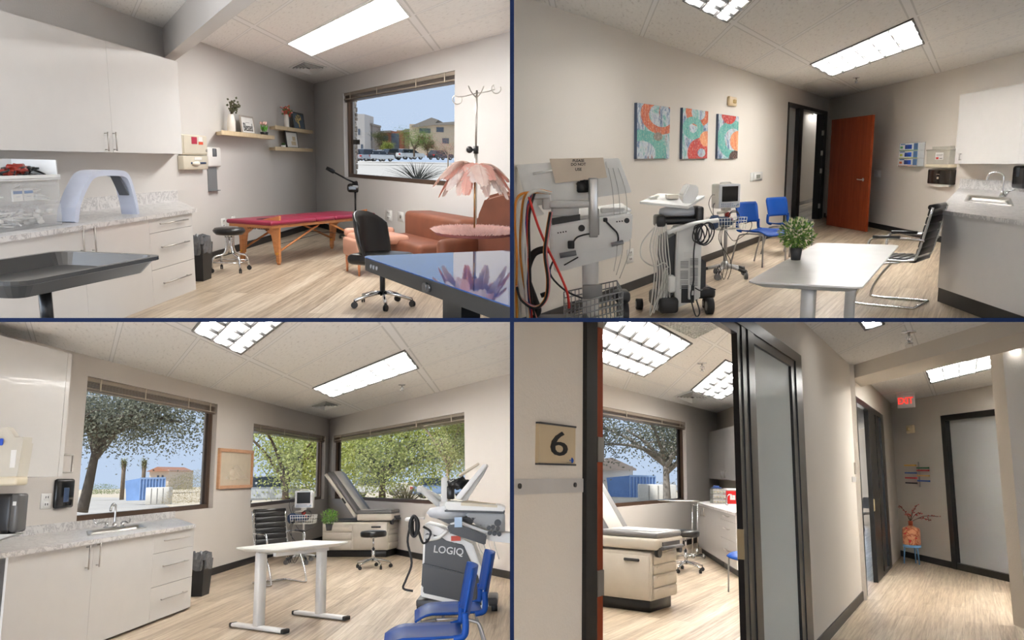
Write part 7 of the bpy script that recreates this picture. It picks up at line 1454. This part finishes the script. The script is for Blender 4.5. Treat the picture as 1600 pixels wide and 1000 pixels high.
def car(R, px, py, Y, yaw, rgb, label, van=False, sc=1.0):
    p = R.atY(px, py, Y); t = thing('parked_car', label, 'car', R, tuple(p), yaw, 'parked cars outside the windows'); PT = M('car_paint_%d_%d' % rgb[:2], rgb, .25, .2, coat=.6); GLD = M('car_glass', (40,48,58), .08)
    m = MB(); m.slab([(-2.2*sc,.3),(-2.15*sc,.85),(-1.9*sc,.98),(2.15*sc,.92),(2.25*sc,.5),(2.2*sc,.3)], -.9, .9); bmesh.ops.bevel(m.bm, geom=list(m.bm.edges), offset=.1, segments=2, affect='EDGES'); b = link('body', m, PT, t)
    m = MB(); m.hexa([(-1.9,-.85,.95),(1.2,-.85,.95),(1.2,.85,.95),(-1.9,.85,.95)],[(-1.5,-.68,1.45+.2*van),(.4,-.68,1.45+.2*van),(.4,.68,1.45+.2*van),(-1.5,.68,1.45+.2*van)]); link('cabin_glass', m, GLD, t); m = MB(); m.box(-1.48,.38,-.67,.67,1.45+.2*van,1.5+.2*van)
    for x in (-1.6,-.5,.85): m.box(x-.05,x+.05,-.8,.8,.95,1.2)
    link('roof', m, PT, b)
    for x in (-1.35,1.4):
        for y in (-.88,.72): m = MB(); m.tube([(x,y,.33),(x,y+.16,.33)], .33, 16); w_ = link('wheel', m, RUB, t); m = MB(); m.tube([(x,y-.01,.33),(x,y+.17,.33)], .19, 12); link('rim', m, ALU, w_)
    m = MB(); m.box(-2.24,-2.15,-.85,-.55,.65,.85); m.box(-2.24,-2.15,.55,.85,.65,.85); link('tail_light', m, M('tail_red',(190,40,34),.3), t); return t
def building(R, box, Y, rgb, label, roof=None, wins=(), depth=12, roof_rgb=(150,140,128)):
    """box px: x0,x1,top,bottom; wins: (px0,px1,py0,py1)"""
    x0, x1, y0, y1 = box; a = R.atY(x0,y1,Y); s = Y/F; t = thing('building', label, 'building', R, tuple(a), 0); w = (x1-x0)*s; h = (y1-y0)*s
    m = MB(); m.box(0,w,0,depth,0,h); b = link('wall', m, M('stucco_%d_%d' % rgb[:2], rgb, .9), t)
    if roof: m = MB(); m.slab([((p_[0]-x0)*s, (y1-p_[1])*s) for p_ in roof][::-1], -1.0, depth); link('roof', m, M('roof_%d' % roof_rgb[0], roof_rgb, .8), t)
    for wx0, wx1, wy0, wy1 in wins: m = MB(); m.box((wx0-x0)*s,(wx1-x0)*s,-.08,.05,(y1-wy1)*s,(y1-wy0)*s); link('window', m, M('far_glass',(84,92,104),.15), t)
    return t
# --- beyond room A's window
g0, g1 = AR.loc(-1,.5), AR.loc(14,.5); ground('ground_1', A, .35, ASPH, [(g0.x-1,g0.y+1),(g0.x,g0.y),(g1.x,g1.y),(-1,16),(-6,300),(-80,300)])
pc = A.atY(550,270,14.6); t = thing('stone_column', 'stacked stone pillar just outside the window that looks on the car park', 'pillar', A, (pc.x,pc.y,.36)); rnd = random.Random(5); z = 0
for c_ in range(2):
    m = MB(); z = 0
    while z < 2.3:
        h = rnd.uniform(.05,.12)
        for q in range(1): m.rbox(-.085+rnd.uniform(-.015,.015)+.0, .085+rnd.uniform(-.015,.015), -.12+c_*.13, .0+c_*.13, z, z+h-.008, .01, 1)
        z += h
    link('stonework', m, M('stone_%d' % c_, ((176,164,150),(150,140,130))[c_], .9, var=.3, vs=9, bump=.4), t)
sgn = solo('address_plate', (lambda m: m.box(-.06,.06,-.02,0,-.04,.04))(MB()), M('bronze_sign',(84,72,60),.5), 'small dark plate fixed on the stacked stone pillar', 'sign', A, A.atY(557,222,14.3))
YB_ = 190
building(A, (556,570,181,240), YB_, (196,188,180), 'tall pale stucco block at the left of the car park', wins=((560,563,203,212),(564,567,226,238)))
building(A, (569,582,196,238), YB_+8, (150,140,132), 'grey brown shop block with dark awning beside the pale stucco block', wins=((571,581,207,211),(571,581,213,220)), roof=[(568,196),(583,198),(583,195),(568,193)])
building(A, (584,626,206,240), YB_+20, (160,104,84), 'low brick and slate blue building behind the dark trees', wins=((598,606,213,220),(611,623,209,238)), roof=[(584,207),(611,205),(611,208),(600,209),(584,210)])
building(A, (640,722,196,242), YB_+12, (206,186,160), 'large tan building with a slanted roof at the right of the car park', wins=((655,672,202,209),(681,692,200,207),(657,664,216,224),(690,700,216,224)), roof=[(643,199),(674,186),(684,189),(680,194),(722,190),(722,195),(676,197),(650,201)])
building(A, (620,648,205,240), YB_+26, (182,168,150), 'far low tan building with grey roof between the brick and tan buildings', roof=[(620,209),(636,203),(648,204),(648,208)])
TG = ((108,130,66),(140,160,88)); TD = ((84,90,62),(110,112,80))
tree('parking_tree', A, 647, 244, 120, 36, 56, 'broad green tree in the middle of the car park', 2, TG, 5200, .13, trunk=1.6, clumps=40, seed=3, group='trees around the car park') if 0 else tree('parking_tree', A, 647, 245, 120, 37, 54, 'broad green tree in the middle of the car park', 1.6, TG, 5000, .14, clumps=44, seed=3, cz=.8, group='trees around the car park')
tree('parking_tree', A, 594, 243, 130, 34, 30, 'dark tree before the low brick building', 1.2, TD, 3500, .14, clumps=26, seed=5, cz=.85, group='trees around the car park')
tree('parking_tree', A, 607, 243, 128, 22, 24, 'small yellow green tree between the dark tree and the broad tree', 1, ((132,140,72),(160,166,90)), 2200, .13, clumps=18, seed=6, cz=.9, group='trees around the car park')
tree('parking_tree', A, 668, 245, 118, 32, 24, 'brownish tree just right of the broad green tree', 1.2, ((104,96,66),(130,120,80)), 2600, .13, clumps=22, seed=8, cz=.85, group='trees around the car park')
tree('blossom_tree', A, 700, 262, 60, 62, 46, 'slender tree speckled with pink blossom at the window edge', 1.2, ((214,132,132),(170,160,110)), 2200, .10, clumps=40, seed=9, cz=.85, spread=1.1, bark=(170,150,130))
for a_ in ((561,251,116,1.0,(196,84,62),'orange red car parked nearest the stone pillar'),(577,252,116,.9,(176,178,182),'silver hatchback parked second from the stone pillar',True),(592,252,117,.8,(222,222,220),'white car parked beside the silver hatchback'),(606,250,124,.75,(206,206,206),'pale grey car half hidden behind the white car'),(617,249,122,.8,(60,62,66),'dark car parked between pale cars'),(626,249,126,.8,(120,128,140),'blue grey car parked next to the white estate'),(640,249,122,.7,(226,226,224),'white estate car parked before the broad green tree'),(688,250,128,.9,(58,58,62),'black car parked alone on the right of the car park')):
    car(A, a_[0], a_[1], a_[2], a_[3], a_[4], a_[5], len(a_) > 6)
tuft('spiky_agave', A, 652, 285, 13.6, 36, 130, 'grey spiky grass clump just outside the car park window', (112,116,110), 110, 3, .55)
# --- beyond room C's windows
ground('ground_2', C, -.9, DIRT)
pk = C.atY(160,800,40); m = MB(); q = [C.at(100,840,-.88), C.at(300,806,-.88), C.at(232,778,-.88), C.at(60,776,-.88)]; m.poly([(p_.x,p_.y,0) for p_ in q]); o = link('road_1', m, ASPH); put(o, C, (0,0,-.88)); o['kind'] = 'structure'
def container(R, px, py, Y, hpx, wpx, label, rgb=(120,152,200)):
    p = R.atY(px, py, Y); s = p.y/F; h = hpx*s; w = wpx*s; t = thing('waste_container', label, 'container', R, tuple(p), 0); BL_ = M('container_%d' % rgb[0], rgb, .6, var=.12, vs=1)
    m = MB(); m.hexa([(0,0,.15*h*.3),(w*.42,-w*.12,.05*h),(w,.1*w,.05*h),(w*.5,.3*w,.05*h)],[(-.06*w,0,h*.9),(w*.42,-w*.12,h),(w*1.0,.1*w,h),(w*.5,.3*w,h*.96)]); b = link('body', m, BL_, t)
    m = MB()
    for i in range(9): f_ = i/8; a = Vector((w*.42,-w*.12,0)).lerp(Vector((w,.1*w,0)), f_); m.box(a.x-.01*w,a.x+.01*w,a.y-.02*w,a.y,h*.08,h*.97)
    m.hexa([(w*.41,-w*.14,h*.95),(w*1.01,.08*w,h*.95),(w*1.01,.1*w,h*.95),(w*.41,-w*.11,h*.95)],[(w*.41,-w*.14,h*1.02),(w*1.01,.08*w,h*1.02),(w*1.01,.1*w,h*1.02),(w*.41,-w*.11,h*1.02)]); link('ribs', m, M('container_rib',(150,176,214),.6), b); return t
container(C, 197, 784, 84, 35, 56, 'blue open top waste container outside the large window')
def crate(R, px, py, Y, hpx, wpx, label):
    p = R.atY(px, py, Y); s = p.y/F; h = hpx*s; w = wpx*s; t = thing('utility_box', label, 'utility box', R, tuple(p), 0); m = MB(); m.rbox(0,w,0,w*.4,0,h,.05,1); b = link('housing', m, M('pale_cabinet',(214,208,198),.7), t); m = MB()
    for i in range(1,4): m.box(w*i/4-.03,w*i/4+.03,-.03,0,h*.05,h*.95)
    link('seams', m, M('grey_seam',(150,146,140),.7), b)
crate(C, 226, 789, 74, 26, 36, 'pale utility cabinet in front of the blue container outside the large window')
OLV = ((150,142,100),(184,176,138)); SG = ((128,140,92),(160,170,112))
bush('dry_shrub', C, 290, 786, 62, 30, 80, 'dry pale shrub outside the large window beside the utility cabinet', ((196,178,140),(170,156,116)), 2600, 2, .14); bush('green_shrub', C, 300, 765, 95, 34, 90, 'olive shrub beyond the dry shrub outside the large window', OLV, 3000, 3, .16)
bush('green_shrub', C, 160, 772, 110, 18, 60, 'low green shrubs far behind the road outside the large window', SG, 1500, 4, .16)
for px, nm in ((190,'nearer'),(222,'farther')):
    p = C.atY(px, 781, 90); s = p.y/F; t = thing('palm_tree', 'palm trunk outside the large window, '+nm+' the sink side' if nm == 'nearer' else 'second palm trunk outside the large window, beside the blue container', 'tree', C, tuple(p)); m = MB(); m.tube([(0,0,0),(0,0,40*s),(0,0,58*s)],[3.4*s,3*s,3.6*s],8); link('trunk', m, M('palm_bark',(130,112,92),.9,var=.2), t); m = MB(); rnd = random.Random(px)
    for i in range(160): a = rnd.random()*6.28; m.leaf((0,0,rnd.uniform(50,62)*s),(math.cos(a),math.sin(a),rnd.uniform(-1,.6)),(0,0,1),9*s,1.2*s)
    link('fronds', m, M('palm_frond',(150,150,96),.8), t)
building(C, (232,262,736,766), 160, (214,200,186), 'pale house far behind the blue container', roof=[(230,738),(247,731),(264,738)], wins=((244,247,744,752),(251,254,744,752)), roof_rgb=(170,120,96))
TREEG = ((152,154,138),(118,122,110))
tree('shade_tree', C, 128, 800, 34, 232, 330, 'big grey green tree arching over the view of the large window', 9, TREEG, 22000, .50, lx=20, bark=(96,88,80), clumps=90, seed=21, cz=.62, branchy=16, spread=.62)
tree('spring_tree', C, 445, 800, 40, 170, 190, 'yellow green tree filling the middle window', 6, ((182,190,116),(212,216,150)), 13000, .50, clumps=60, seed=12, cz=.85, branchy=12, spread=.9)
tree('spring_tree', C, 597, 792, 46, 165, 250, 'yellow green tree filling the wide window behind the exam table', 6, ((176,186,112),(210,214,148)), 20000, .50, clumps=90, seed=15, cz=.88, branchy=16, spread=.85)
tree('spring_tree', C, 700, 790, 42, 160, 130, 'pale barked tree at the right of the wide window', 4, ((182,186,124),(212,214,156)), 8000, .40, clumps=40, seed=18, cz=.8, bark=(170,160,150), branchy=9)
tuft('fountain_grass', C, 634, 790, 20, 40, 90, 'pale straw grass clump outside the wide window', (206,196,162), 130, 4, .5)
car(C, 690, 778, 60, .2, (150,176,214), 'pale blue pickup outside the right of the wide window'); car(C, 590, 775, 70, .3, (222,222,222), 'white car outside the wide window behind the exam table', True); car(C, 420, 790, 42, .1, (210,212,214), 'white car outside the middle window')
# --- beyond the window of room six
ground('ground_3', D, -.9, DIRT)
container(D, 952, 784, 70, 40, 72, 'blue open top waste container outside the window of room six', (112,144,196)); crate(D, 1000, 792, 60, 34, 56, 'pale utility cabinet in front of the blue container outside room six')
tree('shade_tree', D, 1043, 800, 34, 170, 250, 'grey green tree with a forked pale trunk outside room six', 7, TREEG, 15000, .42, lx=-2, bark=(150,142,134), clumps=70, seed=31, cz=.68, branchy=14, spread=.6)
bush('dry_shrub', D, 1050, 780, 90, 30, 90, 'dry tan shrub behind the tree outside room six', ((186,170,132),(160,148,110)), 2400, 6, .16)
building(D, (930,988,728,760), 150, (226,214,200), 'pale house beyond the blue container outside room six', roof=[(926,730),(955,716),(992,732),(992,735),(926,735)], roof_rgb=(196,170,148))
tree('spring_tree', D, 1352, 785, 60, 110, 60, 'yellow green tree glimpsed through the far narrow doorway', 3, ((176,186,112),(210,214,148)), 3500, .26, clumps=26, seed=41, cz=.85)
# ================= end of the section: everything stops at the partitions =================
bpy.context.view_layer.update()
for o in list(SC.objects):
    if o.type != 'MESH' or o.name.startswith(('trim_', 'wall_between', 'floor_between')): continue
    r_ = o
    while r_.parent: r_ = r_.parent
    R = max(ROOMS.values(), key=lambda q: r_.matrix_world.col[2].xyz.normalized().dot(q.U))
    cs = [o.matrix_world @ Vector(c) for c in o.bound_box]
    if any(v.x*R.side[0] < T*.9 or v.z*R.side[1] < T*.9 for v in cs):
        if o.data.users > 1: o.data = o.data.copy()
        clip(o, R)
        if not o.data.polygons: bpy.data.objects.remove(o)
